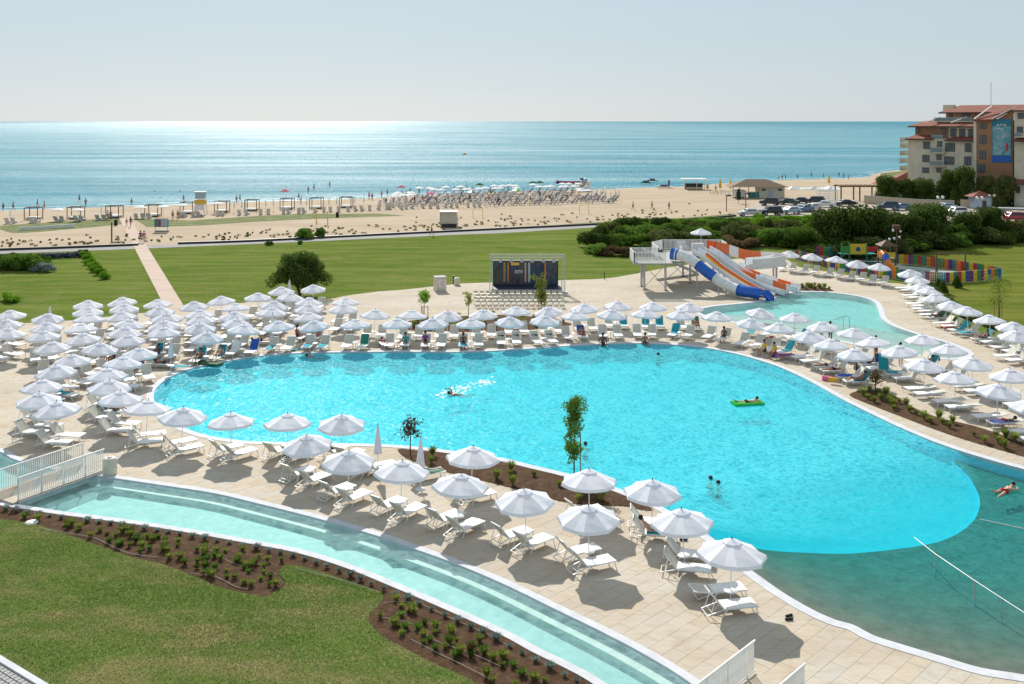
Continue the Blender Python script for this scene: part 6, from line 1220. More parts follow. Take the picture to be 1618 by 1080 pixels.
for a in [(1183, 341, 'hatch', 'car_silver', 3, 'silver hatchback parked first from the left along the road'), (1218, 339.5, 'suv', 'car_black', 8, 'black car parked right behind the silver hatchback'), (1249, 337.5, 'hatch', 'car_lightblue', 14, 'pale blue hatchback at the near edge of the parking lot'), (1270, 334, 'sedan', 'car_blue', 30, 'dark blue car behind the pale blue hatchback'), (1283, 332, 'sedan', 'car_silver', 32, 'silver-green car with a large windscreen, mid lot'),
          (1217, 324.5, 'suv', 'car_black', -30, 'black off-roader beside the beach hut'), (1247, 323, 'sedan', 'car_green', -28, 'dark green car right of the black off-roader'), (1266, 321, 'sedan', 'car_navy', -26, 'navy car behind the dark green one'), (1288, 322, 'suv', 'car_black', -26, 'low black car left of the white saloon'), (1303, 327, 'sedan', 'car_white', -12, 'white saloon before the white crate'),
          (1335, 325, 'sedan', 'car_black', 4, 'black saloon under the beach pergola'), (1403, 331.5, 'suv', 'car_navy', -6, 'dark blue van by the hotel wall'), (1425, 331.5, 'sedan', 'car_blue', 5, 'blue-grey saloon right of the dark blue van'), (1472, 327, 'hatch', 'car_silver', 20, 'silver hatchback half hidden above the trees'), (1494, 331, 'sedan', 'car_lightblue', 10, 'blue car peeping out between dark trees'), (1511, 341, 'suv', 'car_white', 12, 'white estate car parked above the thicket gap'), (1600, 350, 'suv', 'car_red', 4, 'dark red car at the right edge behind the shrubs'), (1612, 325, 'sedan', 'car_navy', 0, 'dark car inside the hotel yard at the right edge')]: car(*a)

# ================================================================== HOTEL
u_ = Vector((.697, -.717, 0)); v_ = Vector((.717, .697, 0)); O_ = Vector(((1434 - CX) * 226 / F, 226, 0))
def Fz(px, py, off=0.0):
    """facade plane shifted 'off' metres back: returns (u, z)"""
    o = O_ + v_ * off; k = (px - CX) / F; s = (o.x - k * o.y) / (k * u_.y - u_.x); Yp = o.y + u_.y * s; return s, H - (py - HZ) * Yp / F
def fz(X, Y, off=0.0): return Fz(1390 + X / 6.75, 150 + Y / 6.75, off)
for nm, col in (('hotel_beige', (.64, .58, .46)), ('hotel_brown', (.34, .18, .10)), ('hotel_orange', (.44, .25, .14)), ('hotel_glass', (.10, .13, .15)), ('balcony_glass', (.2, .26, .27)), ('window_frame', (.08, .055, .05)), ('banner_blue', (.03, .2, .3))): M[nm] = plain(nm, col, .7 if 'glass' not in nm else .15, scale=.6)
t = NT('roof_tiles'); n = t.noise(t.pos(), 2.0, 4, .7); M['roof'] = t.done(t.bsdf(t.ramp(n, [(.3, (.18, .05, .03)), (.7, (.27, .08, .045))]), .85, normal=t.bump(t.noise(t.mapping(t.pos(), (3, 3, 1)), 3, 2), .5, .05)))
ht = thing('hotel', 'beige and brown hotel with red tiled roofs and a large banner', 'hotel', O_, math.atan2(u_.y, u_.x))
def hb_(name, X0, X1, Y0, Y1, off, depth, mat, parent=ht, z0=None):
    a, zt = fz(X0, Y0, off); b, zb = fz(X1, Y1, off); b2, zt2 = fz(X1, Y0, off); zb = zb if z0 is None else z0; zt_ = (zt + zt2) / 2; return MB().box(((a + b) / 2, off + depth / 2, (zt_ + zb) / 2), (abs(b - a), depth, zt_ - zb)).build(name, M[mat], parent), (a, b, zb, zt_)
hb_('left_wing', 300, 1015, 465, 700, 0, 14, 'hotel_beige', z0=-.1); hb_('top_floor', 378, 1015, 335, 470, 1.6, 12, 'hotel_brown'); hb_('top_floor_frame', 735, 1015, 340, 470, 1.45, .15, 'hotel_beige')
hb_('penthouse', 705, 1060, 180, 280, 5.5, 9, 'hotel_orange'); hb_('stair_tower', 1012, 1420, 265, 700, -1.0, 12, 'hotel_brown', z0=-.1); hb_('corner_pilaster', 1000, 1030, 285, 700, -1.2, .3, 'hotel_beige', z0=-.1)
hb_('right_wing', 1435, 1900, 160, 700, -2.5, 16, 'hotel_beige', z0=-.1)
def roof(X0, X1, Ye, Yr, off, over, run, name='roof'):
    a, ze = fz(X0, Ye, off - over); b, _ = fz(X1, Ye, off - over); _, zr = fz((X0 + X1) / 2, Yr, off - over + run); y0, y1 = off - over, off - over + run
    mb = MB().add([(a, y0, ze), (b, y0, ze), (b - .6, y1, zr), (a + run * .5, y1, zr), (a, y0, ze - .25), (b, y0, ze - .25), (b - .6, y1, zr - .3), (a + run * .5, y1, zr - .3)], [(0, 1, 2, 3), (4, 7, 6, 5), (0, 4, 5, 1), (0, 3, 7, 4), (1, 5, 6, 2), (3, 2, 6, 7)])
    mb.build(name, M['roof'], ht); MB().box(((a + b) / 2, y0 - .05, ze - .18), (b - a + .3, .14, .28)).build('eave', M['window_frame'], ht); return a, b, y0, y1, ze, zr
roof(305, 1020, 328, 270, 1.6, 1.3, 4.5); roof(278, 565, 462, 424, 0, .9, 2.2); roof(690, 1000, 476, 442, 0, .9, 2.2)
a, b, y0, y1, ze, zr = roof(632, 1500, 182, 105, 5.5, 1.2, 5.5); roof(1400, 1900, 160, 100, -2.5, 1.2, 6)
roof(1405, 1900, 480, 430, -2.5, 1.4, 2.2, 'awning_roof'); roof(1400, 1900, 935, 880, -2.5, 1.6, 2.4, 'awning_roof')
a0, z0_ = fz(1010, 262, -1.6); a1, _ = fz(1205, 262, -1.6); a2, z2_ = fz(1420, 145, -1.6); b0, zb0 = fz(1225, 148, 4)
MB().add([(a0, -1.7, z0_), (a1, -1.7, z0_ + .1), (a2, -1.7, z2_), (a2 - 1.5, 6, z2_ + 1.0), (a0 + 4.2, 6, z2_ + .8), (a0, -1.7, z0_ - .35), (a1, -1.7, z0_ - .25), (a2, -1.7, z2_ - .35)], [(0, 1, 3, 4), (1, 2, 3), (0, 5, 6, 1), (1, 6, 7, 2)]).build('tower_roof', M['roof'], ht)
MB().add([(a1, -1.02, z0_ - .3), (a2, -1.02, z0_ - .3), (a2, -1.02, z2_ - .2), (a1, -1.0, z0_ - .3), (a2, -1.0, z0_ - .3), (a2, -1.0, z2_ - .2)], [(0, 1, 2), (3, 5, 4)]).build('gable', M['hotel_brown'], ht)
MB().beam((a1, -1.75, z0_ + .2), (a2, -1.75, z2_ + .15), .22, .22).build('verge_trim', M['white_paint'], ht); MB().beam((a0, -1.72, z0_ + .15), (b0, 2.5, z2_ + .7), .22, .22).build('verge_trim', M['white_paint'], ht)
for X in (480, 760): aa, zz_ = fz(X, 296, .3); MB().beam((aa, .35, zz_ + .1), (aa + 2.0, 4.0, zz_ + 1.4), .2, .2).build('verge_trim', M['white_paint'], ht)
aa, zz_ = fz(745, 145, 9); MB().box((aa, 9, zz_), (2.4, 1.5, 1.8)).build('chimney', M['hotel_beige'], ht)
aa, zz_ = fz(1187, 100, 8); MB().tube([(aa, 8, zz_ - .5), (aa, 8, zz_ + 5)], .06, 5).build('antenna', M['steel'], ht)
def win(X, Y, wpx, hpx, off, mullions=1):
    aL, zt = fz(X - wpx / 2, Y - hpx / 2, off); aR, zb = fz(X + wpx / 2, Y + hpx / 2, off); w_, h_ = aR - aL, zt - zb; c = ((aL + aR) / 2, off - .04, (zt + zb) / 2)
    f = MB().box(c, (w_, .1, h_)).build('window', M['window_frame'], ht)
    k = mullions + 1
    for i in range(k): MB().box((aL + w_ * (i + .5) / k, off - .1, c[2]), (w_ / k - .14, .03, h_ - .16)).build('pane', M['hotel_glass'], f)
for X, Y, w_, h_ in ((500, 535, 72, 80), (493, 675, 76, 80), (490, 800, 72, 60), (943, 560, 70, 95), (938, 700, 75, 95), (750, 555, 105, 95), (742, 697, 108, 90)): win(X, Y, w_, h_, 0, 1 if w_ < 90 else 2)
for X, Y, w_, h_ in ((640, 520, 55, 60), (632, 662, 55, 60), (632, 800, 55, 50)): win(X, Y, w_, h_, 0, 0)
for X, Y, w_, h_ in ((410, 375, 40, 55), (688, 385, 48, 60)): win(X, Y, w_, h_, 1.6, 0)
for X, Y, w_, h_ in ((785, 398, 66, 82), (878, 400, 66, 82), (972, 402, 58, 82)): win(X, Y, w_, h_, 1.4, 1)
for X, Y, w_, h_ in ((755, 220, 50, 40), (925, 215, 75, 36)): win(X, Y, w_, h_, 5.5, 1)
for X, Y, w_, h_ in ((1103, 328, 68, 60), (1100, 470, 72, 95), (1096, 635, 72, 90), (1085, 780, 72, 95)): win(X, Y, w_, h_, -1.0, 1)
for X, Y, w_, h_ in ((1505, 222, 65, 60), (1495, 370, 65, 70), (1420, 530, 26, 110), (1478, 1010, 40, 70)): win(X, Y, w_, h_, -2.5, 1)
for X0, X1, Y0, Y1, off in ((565, 690, 555, 610, 0), (560, 690, 700, 750, 0), (575, 700, 425, 468, 1.2), (600, 1010, 240, 275, 4.2), (1455, 1539, 400, 440, -2.5)):
    a, zt = fz(X0, Y0, off); b, zb = fz(X1, Y1, off); r2, _ = hb_('balcony', X0, X1, Y1 - 2, Y1 + 12, off - 1.3, 1.3, 'hotel_beige'); MB().box(((a + b) / 2, off - 1.28, (zt + zb) / 2), (b - a, .05, zt - zb)).build('glass_parapet', M['balcony_glass'], r2)
    MB().box(((a + b) / 2, off - 1.28, zt), (b - a, .07, .07)).build('handrail', M['steel'], r2)
for Y_ in (500, 560, 640, 720, 800):
    aa, zz_ = fz(290, Y_, 2.5); MB().box((aa - .45, 3.0, zz_), (.9, 4.5, .18)).build('side_balcony', M['hotel_beige'], ht); MB().box((aa - .88, 3.0, zz_ + .55), (.06, 4.5, 1.0)).build('side_parapet', M['balcony_glass'], ht)
# banner with its print
a, zt = fz(1200, 255, -1.0); b, zb = fz(1408, 720, -1.0); bn = MB().box(((a + b) / 2, -1.1, (zt + zb) / 2), (b - a, .08, zt - zb)).build('banner', M['banner_blue'], ht); w_ = b - a; h_ = zt - zb
t = NT('banner_print'); n = t.noise(t.mapping(t.pos(), (1, 1, 1)), .7, 5, .7, .6); M['banner_print'] = t.done(t.bsdf(t.ramp(n, [(.3, (.03, .2, .3)), (.45, (.12, .35, .42)), (.6, (.35, .48, .5)), (.7, (.45, .45, .42))]), .6))
MB().box(((a + b) / 2, -1.16, zb + h_ * .5), (w_ - .3, .02, h_ * .66)).build('print', M['banner_print'], bn); MB().box(((a + b) / 2, -1.16, zb + h_ * .08), (w_ - .1, .02, h_ * .14)).build('blue_band', M['slide_blue'], bn)
for k, (x, z, s_) in enumerate(((.32, .86, .5), (.5, .87, .4), (.68, .86, .5), (.4, .78, .5), (.55, .76, .35))): MB().tube([(a + w_ * (x - .06), -1.19, zb + h_ * (z - .02)), (a + w_ * x, -1.19, zb + h_ * (z + .02)), (a + w_ * (x + .06), -1.19, zb + h_ * (z - .015))], .14 * s_ * 2, 5).build('lettering', M['white_paint'], bn)
MB().box((a + w_ * .78, -1.18, zb + h_ * .36), (.45, .02, 1.7)).build('red_figure', M['play_red'], bn)
# restaurant wing, wall, gatehouse, parasols of the hotel garden
Yr_ = 232; q = G(1419, 300); r = thing('beach_restaurant', 'low red-roofed seaside pavilion left of the hotel', 'pavilion', ((1418 - CX) * Yr_ / F, Yr_, 0))
MB().box((0, 0, 1.6), (7, 6, 3.2)).build('glazed_walls', M['car_lightblue'], r); MB().add([(-4.8, -3.6, 3.2), (4.4, -3.6, 3.9), (4.4, 3.6, 3.9), (-4.8, 3.6, 3.2), (3.0, 0, 6.3)], [(0, 1, 4), (1, 2, 4), (2, 3, 4), (3, 0, 4), (0, 3, 2, 1)]).build('roof', M['roof'], r)
for k in range(4): MB().box((-3.4 + k * 2.2, -3.04, 1.6), (.15, .1, 3.2)).build('post', M['white_paint'], r)
def wall(pts, h_, mat, label, cap=True):
    pts = [G(*p) for p in pts]; r = thing('garden_wall', label, 'wall', pts[0]); o0 = pts[0]
    for a, b in zip(pts[:-1], pts[1:]): MB().beam(a - o0 + Vector((0, 0, h_ / 2)), b - o0 + Vector((0, 0, h_ / 2)), .35, h_).build('wall_panel', M[mat], r); MB().beam(a - o0 + Vector((0, 0, h_ + .04)), b - o0 + Vector((0, 0, h_ + .04)), .42, .08).build('coping', M['grey_concrete'], r)
wall([(1366, 321), (1410, 325), (1450, 328), (1508, 330)], 1.7, 'sand_cloth', 'long beige garden wall behind the parked cars'); wall([(1417, 316), (1440, 319), (1480, 318.5)], 2.6, 'white_paint', 'white curved enclosure wall behind the garden wall'); wall([(1518, 327), (1534, 328)], 1.6, 'sand_cloth', 'short beige wall left of the gatehouse'); wall([(1562, 322), (1620, 321), (1700, 321)], 1.6, 'grey_concrete', 'grey wall running right of the gatehouse')
q = G(1548, 329); r = thing('gatehouse', 'small gatehouse with an orange tiled roof', 'hut', q); MB().box((0, 0, 1.6), (4.2, 3.4, 3.2)).build('walls', M['car_lightblue'], r); MB().add([(-3, -2.4, 3.1), (3, -2.4, 3.1), (3, 2.4, 3.1), (-3, 2.4, 3.1), (0, 0, 4.6)], [(0, 1, 4), (1, 2, 4), (2, 3, 4), (3, 0, 4), (0, 3, 2, 1)]).build('roof', M['roof'], r); MB().box((.4, -1.72, 1.1), (1, .05, 2.1)).build('door', M['wood_dark'], r); r.scale = (.8, .8, .8)
for i, (px, py) in enumerate([(1486, 333), (1548, 334), (1567, 330)]):
    q = G(px, py); r = thing('globe_lamp', ['globe lamp post left of the short beige wall', 'globe lamp post in front of the gatehouse', 'globe lamp post right of the gatehouse'][i], 'lamp post', q); MB().tube([(0, 0, 0), (0, 0, 2.6)], .06, 5).build('pole', M['steel'], r)
    for s in (-1, 1): MB().ball((s * .5, 0, 2.75), .32, 8).build('globe', M['white_paint'], r)
    MB().beam((-.5, 0, 2.55), (.5, 0, 2.55), .05).build('arm', M['steel'], r)
for i, (px, py, mt) in enumerate([(1386, 303, 'red_cloth'), (1397, 302, 'pink_cloth'), (1391, 299, 'red_cloth')]):
    q = G(px, py); r = thing('garden_parasol', ['left red parasol of the hotel beach bar', 'right pinkish parasol of the hotel beach bar', 'rear red parasol of the hotel beach bar'][i], 'parasol', q); MB().tube([(0, 0, 0), (0, 0, 2.3)], .05, 5).build('pole', M['white_paint'], r); MB().lathe([(0, 2.7), (1.6, 2.1)], n=8, smooth=False).build('canopy', M[mt], r)
for k in range(11):
    px = 1424 + k * 6.2; q = G(px, 306 + (k % 3) * 2.2); r = thing('garden_parasol', f'white parasol in the hotel garden, {nth(k + 1)} from the left', 'parasol', q, group='white parasols in the hotel garden'); MB().tube([(0, 0, 0), (0, 0, 2.2)], .05, 5).build('pole', M['white_paint'], r); MB().lathe([(0, 2.6), (1.3, 2.15)], n=8, smooth=False).build('canopy', M['cloth'], r)

# ================================================================== BEACH
q = G(1184, 311.5); r = thing('beach_bar', 'thatched beach bar with stone walls beside the parking lot', 'beach bar', q); k_ = q.y / F
MB().box((6.0, 0, 1.7), (7.4, 5, 3.4)).build('walls', M['kiosk_beige'], r); MB().box((-3.0, 0, 1.2), (3.2, 4, 1.9)).build('counter', M['white_paint'], r); MB().add([(-6.5, -4, 3.3), (10.5, -4, 3.3), (10.5, 4, 3.3), (-6.5, 4, 3.3), (-1, 0, 5.4), (5, 0, 5.4)], [(0, 1, 5, 4), (1, 2, 5), (2, 3, 4, 5), (3, 0, 4), (0, 3, 2, 1)]).build('thatched_roof', M['thatch'], r)
for x in (-5.5, -3.5, -1, 1.2): MB().box((x, -3.2, 1.6), (.18, .18, 3.3)).build('post', M['wood'], r)
r.scale = (.8, .8, .8)
for x in (3.6, 8.4): MB().box((x, -2.53, 2.4), (1.2, .08, .5)).build('window', M['glass_dark'], r)
MB().box((5.6, -2.53, 1.1), (1.6, .08, 2.1)).build('door', M['car_lightblue'], r); MB().box((.8, -2.2, .9), (3.4, .4, 1.6)).build('side_hut', M['play_teal'], r)
def simple(name, cat, label, px, py, fn, rz=0): q = G(px, py); r = thing(name, label, cat, q, rz); fn(r); return r
def mk_pergola(r):
    for x in (0, 4.2, 8.4, 12.5):
        for y in (0, 4): MB().box((x, y, 1.6), (.25, .25, 3.2)).build('post', M['wood_dark'], r)
    for y in (0, 4): MB().box((6.2, y, 3.3), (13.2, .2, .25)).build('beam', M['wood_dark'], r)
    for k in range(12): MB().box((.3 + k * 1.08, 2, 3.5), (.12, 4.8, .12)).build('rafter', M['wood'], r)
simple('pergola', 'pergola', 'open dark pergola between the beach and the parking lot', 1329, 317.5, mk_pergola)
simple('white_crate', 'cage', 'white slatted cage behind the white saloon', 1307, 318, lambda r: [MB().box((x, y, 1.3), (.12, .12, 2.6)).build('post', M['white_paint'], r) for x in (-2, 0, 2) for y in (-1, 1)] + [MB().box((0, y, z), (4.2, .1, .1)).build('slat', M['white_paint'], r) for y in (-1, 1) for z in (.3, .8, 1.3, 1.8, 2.3, 2.6)])
def mk_tarp(r):
    mb = MB(); n = 14
    pts = [(x, y) for x in range(n) for y in range(4)]; vs = [((x - n / 2) * 1.1, (y - 1.5) * 1.4, (.15 + .7 * random.random()) * (1 if 0 < y < 3 and 0 < x < n - 1 else .05)) for x, y in pts]; mb.add(vs, [(x * 4 + y, (x + 1) * 4 + y, (x + 1) * 4 + y + 1, x * 4 + y + 1) for x in range(n - 1) for y in range(3)], smooth=False); mb.build('sheet', M['white_towel'], r)
simple('white_tarpaulin', 'tarpaulin', 'crumpled white tarpaulin lying on the sand', 1290, 298.5, mk_tarp)
def mk_hut(r):
    for x in (-2.6, .6, 2.6): MB().box((x, -1.3, 1.3), (.15, .15, 2.6)).build('post', M['white_paint'], r)
    MB().box((0, 0, 2.75), (6.4, 3.6, .18)).build('canopy', M['white_towel'], r); MB().box((0, .3, .8), (4.6, 1.6, 1.5)).build('stacked_gear', M['dark_plastic'], r); MB().box((0, -1.0, .35), (4.2, .5, .6)).build('bench', M['sand_cloth'], r)
simple('gear_shelter', 'shelter', 'small white-roofed shelter full of gear on the open sand', 1096, 298.5, mk_hut)
def jet(name, cat, lab, px, py, mat, L=3, rz=0, top=True, z=.3):
    q = G(px, py); r = thing(name, lab, cat, q, R(rz)); vs = [(-L / 2, -.5, .1), (L / 3, -.5, .1), (L / 2, 0, .35), (L / 3, .5, .1), (-L / 2, .5, .1), (-L / 2, -.35, -.2), (L / 3, -.3, -.2), (L / 3, .3, -.2), (-L / 2, .35, -.2)]
    MB().add([(a, b, c + z) for a, b, c in vs], [(0, 1, 2, 3, 4), (0, 5, 6, 1), (3, 7, 8, 4), (1, 6, 2), (2, 7, 3), (0, 4, 8, 5), (6, 7, 2), (5, 8, 7, 6)]).build('hull', M[mat], r)
    if top: MB().box((-.2, 0, .35 + z), (L * .45, .45, .4)).build('seat', M['dark_plastic'], r)
jet('jet_ski', 'jet ski', 'dark jet ski floating by the beach, nearer one', 1022, 289.5, 'lilo_dark', 3.6); jet('jet_ski', 'jet ski', 'dark jet ski floating by the beach, further one', 1032, 286, 'car_green', 3.4); jet('motor_boat', 'boat', 'small grey boat with a blue sail bag pulled on the sand', 1050, 297, 'car_silver', 4.2, 8, True, .4)
simple('blue_bag', 'sail', 'upright blue board beside the small grey boat', 1057, 296, lambda r: MB().box((0, 0, 1.0), (.7, .15, 2.0)).build('board', M['car_blue'], r)); 
q = G(899, 291); r = thing('banana_boat', 'dark red inflatable banana boat at the waterline', 'inflatable', q); MB().tube([(-3.6, 0, .9), (-2.8, 0, .5), (0, 0, .45), (2.4, 0, .5), (3.2, 0, .7)], [.55, .5, .5, .48, .35], 8).build('hull', M['purple_cloth'], r); MB().tube([(-2, -.6, .35), (2.2, -.6, .35)], .3, 7).build('side_tube', M['red_cloth'], r)
q = G(922, 301); r = thing('inflatable_tower', 'white and blue inflatable climbing tower on the beach', 'inflatable', q)
for k, (x, z, rr, mt) in enumerate(((-1.2, .7, .75, 'white_paint'), (1.1, .7, .8, 'white_paint'), (-.3, 1.7, .8, 'sand_cloth'), (1.3, 1.9, .7, 'white_paint'), (.4, 2.6, .7, 'car_lightblue'), (-.5, 3.1, .5, 'car_blue'), (-1.9, 1.7, .45, 'lilo_green'))): MB().ball((x, 0, z), rr, 9).build('cushion', M[mt], r)
def gaz(r_, w_=2.4):
    mb = MB()
    for x in (-1, 1):
        for y in (-1, 1): MB().box((x * w_ / 2, y * 1.0, 1.1), (.12, .12, 2.2)).build('post', M['wood_dark'], r_)
    for y in (-1, 1): MB().box((0, y * 1.0, 2.2), (w_ + .12, .12, .12)).build('beam', M['wood_dark'], r_)
    for x in (-1, 1): MB().box((x * w_ / 2, 0, 2.2), (.12, 2.0, .12)).build('beam', M['wood_dark'], r_)
    MB().box((0, 0, .35), (w_ - .3, 1.7, .3)).build('mattress', M['white_towel'], r_); MB().box((0, 0, .15), (w_ - .2, 1.8, .12)).build('bed_base', M['wood_dark'], r_)
gz = thing('canopy_bed', 'g', 'canopy bed'); gaz(gz); gf = True
for i, (px, py) in enumerate([(53, 346.5), (120, 345.5), (181, 343.5), (242, 341.5), (297, 337), (351, 335), (398, 332.5), (454, 330), (500, 329), (547, 327.5)]):
    lab = f'dark framed canopy bed on the sand, {nth(i + 1)} from the left'
    if gf: gz.location = G(px, py); gz['label'] = lab; gz['group'] = 'canopy beds along the beach'; gf = False
    else: dup(gz, G(px, py), random.uniform(-.08, .08), lab)
# beach parasols: open and closed, beach loungers
def bpar():
    r = thing('beach_parasol', 'b', 'parasol'); MB().lathe([(0, 2.35), (1.15, 1.95), (1.12, 1.86)], n=8, smooth=False).build('canopy', M['beach_white'], r); MB().tube([(0, 0, 0), (0, 0, 2.35)], .03, 4).build('pole', M['white_paint'], r); return r
def bclo():
    r = thing('folded_beach_parasol', 'b', 'parasol'); MB().lathe([(0, 2.5), (.09, 2.1), (.17, 1.1), (.12, 1.0)], n=6, smooth=False).build('canopy', M['beach_white'], r); MB().tube([(0, 0, 0), (0, 0, 2.4)], .03, 4).build('pole', M['white_paint'], r); return r
def blng(mat):
    r = thing('beach_lounger', 'b', 'beach lounger'); MB().box((.3, 0, .32), (1.3, .6, .08)).build('seat', M[mat], r); MB().beam((-.3, 0, .34), (-.95, 0, 1.05), .7, .09).build('backrest', M[mat], r)
    for x in (-.3, .85): MB().box((x, 0, .15), (.05, .54, .3)).build('leg', M['beach_white'], r)
    return r
BP, BC, BLd, BLw = bpar(), bclo(), blng('beach_navy'), blng('beach_white')
for i, (px, py) in enumerate([(91, 348), (123, 348.5), (222, 344), (258, 343), (288, 340), (343, 337)]): place(BP, G(px, py), 0, f'open white beach parasol on the left beach, {nth(i + 1)} from the left', 'open white beach parasols')
for i, (px, py) in enumerate([(16, 352), (160, 347), (370, 336), (382, 335.5), (388, 335), (420, 333.5), (432, 333), (475, 331.5), (484, 331), (520, 330), (532, 329.5), (560, 328), (575, 327)]): place(BC, G(px, py), 0, f'folded white parasol on the left beach, {nth(i + 1)} from the left', 'folded white parasols on the beach')
kk = 0
for i, px in enumerate([12, 22, 50, 58, 90, 98, 122, 130, 155, 165, 215, 226, 236, 285, 292, 305, 315, 345, 352, 378, 390, 412, 424, 448, 456, 472, 480, 498, 512, 522, 535, 550, 562, 572, 584]): place(BLw, G(px, np.interp(px, [0, 600], [353, 331]) ), R(95 + random.uniform(-12, 12)), f'white beach lounger on the left beach, {nth(i + 1)} from the left', 'white loungers on the left beach')
# dense block x 590..980
ncol = 33; kb = 0
for c_ in range(ncol):
    px = 596 + c_ * 11.7; yb = np.interp(px, [590, 980], [331, 319]); nrow = 6 if 640 < px < 900 else 4 if px < 940 else 2
    for r_ in range(nrow):
        py = yb - r_ * (3.9 if px < 900 else 3.2); q = G(px + r_ * 3.4 + random.uniform(-4, 4), py + random.uniform(-.8, .8))
        dark = (px > 640 and r_ > 0) or px > 760
        w1, w2 = nth(c_ + 1), nth(r_ + 1)
        place(BLd if dark else BLw, q, R(200 + random.uniform(-14, 14)) if dark else R(100 + random.uniform(-12, 12)), f'{"navy-backed" if dark else "white"} beach lounger, {w1} column of the crowded block, {w2} from the road', f'loungers of the crowded beach block')
        if r_ % 1 == 0 and random.random() < .7:
            opn = r_ >= nrow - 2 and px < 915; place(BP if opn else BC, q + Vector((1.0, .3, 0)), 0, f'{"open" if opn else "folded"} white parasol, {w1} column of the crowded block, {w2} from the road', 'parasols of the crowded beach block')
for i, (px, py, mt, lab) in enumerate([(450, 314, 'red_cloth', 'dark red beach parasol at the waterline behind a canopy bed'), (634, 307, 'red_cloth', 'reddish beach parasol at the left end of the crowd'), (681, 318, 'pink_cloth', 'bright pink beach parasol inside the crowded block'), (758, 303, 'leaf_olive', 'olive beach parasol at the waterline'), (842, 299.5, 'leaf_dark', 'dark green beach parasol at the waterline, left one'), (853, 299, 'leaf_dark', 'dark green beach parasol at the waterline, right one'), (816, 313, 'lilo_green', 'lime green parasol inside the crowded block'), (745, 316, 'car_blue', 'blue parasol inside the crowded block')]):
    r = thing('coloured_parasol', lab, 'parasol', G(px, py)); MB().lathe([(0, 2.3), (1.1, 1.85), (1.08, 1.75)], n=8, smooth=False).build('canopy', M[mt], r); MB().tube([(0, 0, 0), (0, 0, 2.3)], .03, 4).build('pole', M['white_paint'], r)
for i, (px, py) in enumerate([(1138, 300), (1154.5, 300), (1118, 299), (1310, 292)]): r = thing('closed_beach_parasol', ['tall folded yellow parasol left of the beach bar', 'tall folded yellow parasol at the beach bar corner', 'short yellow folded parasol on the open sand', 'pale folded parasol right of the beach bar'][i], 'parasol', G(px, py)); MB().lathe([(0, 3.2 if i != 2 else 1.6), (.28, 2.2 if i != 2 else 1.1), (.4, .7 if i != 2 else .3), (.1, .5 if i != 2 else .2)], n=8).build('canopy', M['yellow_paint'], r); MB().tube([(0, 0, 0), (0, 0, 2 if i != 2 else 1)], .05, 5).build('pole', M['wood'], r)
# lifeguard tower, signs, goals, kiosk
def mk_life(r):
    for x in (-.8, .8):
        for y in (-.7, .7): MB().beam((x * 1.3, y * 1.3, 0), (x, y, 2.0), .12).build('leg', M['white_paint'], r)
    MB().box((0, 0, 2.4), (1.9, 1.6, .9)).build('cabin', M['yellow_paint'], r); MB().box((0, 0, 3.6), (1.7, 1.4, 1.2)).build('upper_cabin', M['car_lightblue'], r); MB().box((0, 0, 4.3), (2.0, 1.8, .15)).build('roof', M['steel'], r); MB().box((0, -.85, 1.4), (1.7, .08, 1.1)).build('signboard', M['white_paint'], r)
simple('lifeguard_tower', 'lifeguard tower', 'yellow and blue lifeguard tower on the left beach', 317, 338, mk_life)
def mk_sign(r):
    MB().box((0, 0, 1.45), (2.3, .1, 1.3)).build('panel', M['play_teal'], r); MB().box((.5, -.06, 1.5), (1.1, .03, 1.1)).build('blue_field', M['car_lightblue'], r); MB().box((-.3, -.08, 1.45), (.35, .03, 1.2)).build('red_figure', M['red_cloth'], r); MB().box((.1, 0, .15), (2.2, .5, .25)).build('plinth', M['grey_concrete'], r)
    for x in (-1, 1): MB().box((x, 0, .7), (.08, .08, 1.4)).build('post', M['steel'], r)
simple('beach_billboard', 'billboard', 'turquoise and blue billboard beside the boardwalk', 255, 366, mk_sign)
def mk_box(r):
    for k in range(4): MB().beam((-1.5, -1.1 + k * .72, 2.65), (1.5, -1.1 + k * .72, 2.65), .7, .08).build('roof_board', M['kiosk_beige'], r)
    MB().box((0, .2, 1.6), (2.8, 2.0, 2.0)).build('cabin', M['kiosk_beige'], r); MB().box((.1, 0, .35), (2.6, 2.0, .5)).build('base', M['dark_plastic'], r); MB().box((-1.42, 0, 1.4), (.06, 2.2, 2.6)).build('side_panel', M['white_paint'], r)
simple('sand_kiosk', 'kiosk', 'beige cabin standing on the sand near the road', 709, 358, mk_box)
def mk_volley(r):
    for x in (0, 2.2): MB().tube([(x, 0, 0), (x - .1, 0, 2.6)], .08, 6).build('post', M['yellow_paint'], r)
for i, (px, py) in enumerate([(500, 351), (518, 357)]): simple('volleyball_post', 'post', ['yellow volleyball post, left one', 'yellow volleyball post, right one'][i], px, py, lambda r: [MB().tube([(0, 0, 0), (-.1, 0, 2.6)], .09, 6).build('post', M['yellow_paint'], r), MB().tube([(0, 0, .1), (.45, -.5, 0)], .05, 5).build('brace', M['yellow_paint'], r)])
def mk_goal(r):
    for x in (-.9, .9): MB().beam((x, 0, 0), (x, 0, 1.7), .09).build('post', M['yellow_paint'], r); MB().beam((x, 0, 1.7), (x, .8, 0), .06).build('stay', M['yellow_paint'], r)
    MB().beam((-.9, 0, 1.7), (.9, 0, 1.7), .09).build('crossbar', M['yellow_paint'], r)
simple('beach_goal', 'goal', 'small yellow goal frame right of the crowded block', 923, 337.5, mk_goal); simple('beach_goal', 'goal', 'narrow yellow frame left of the crowded block road side', 755, 344, mk_goal)
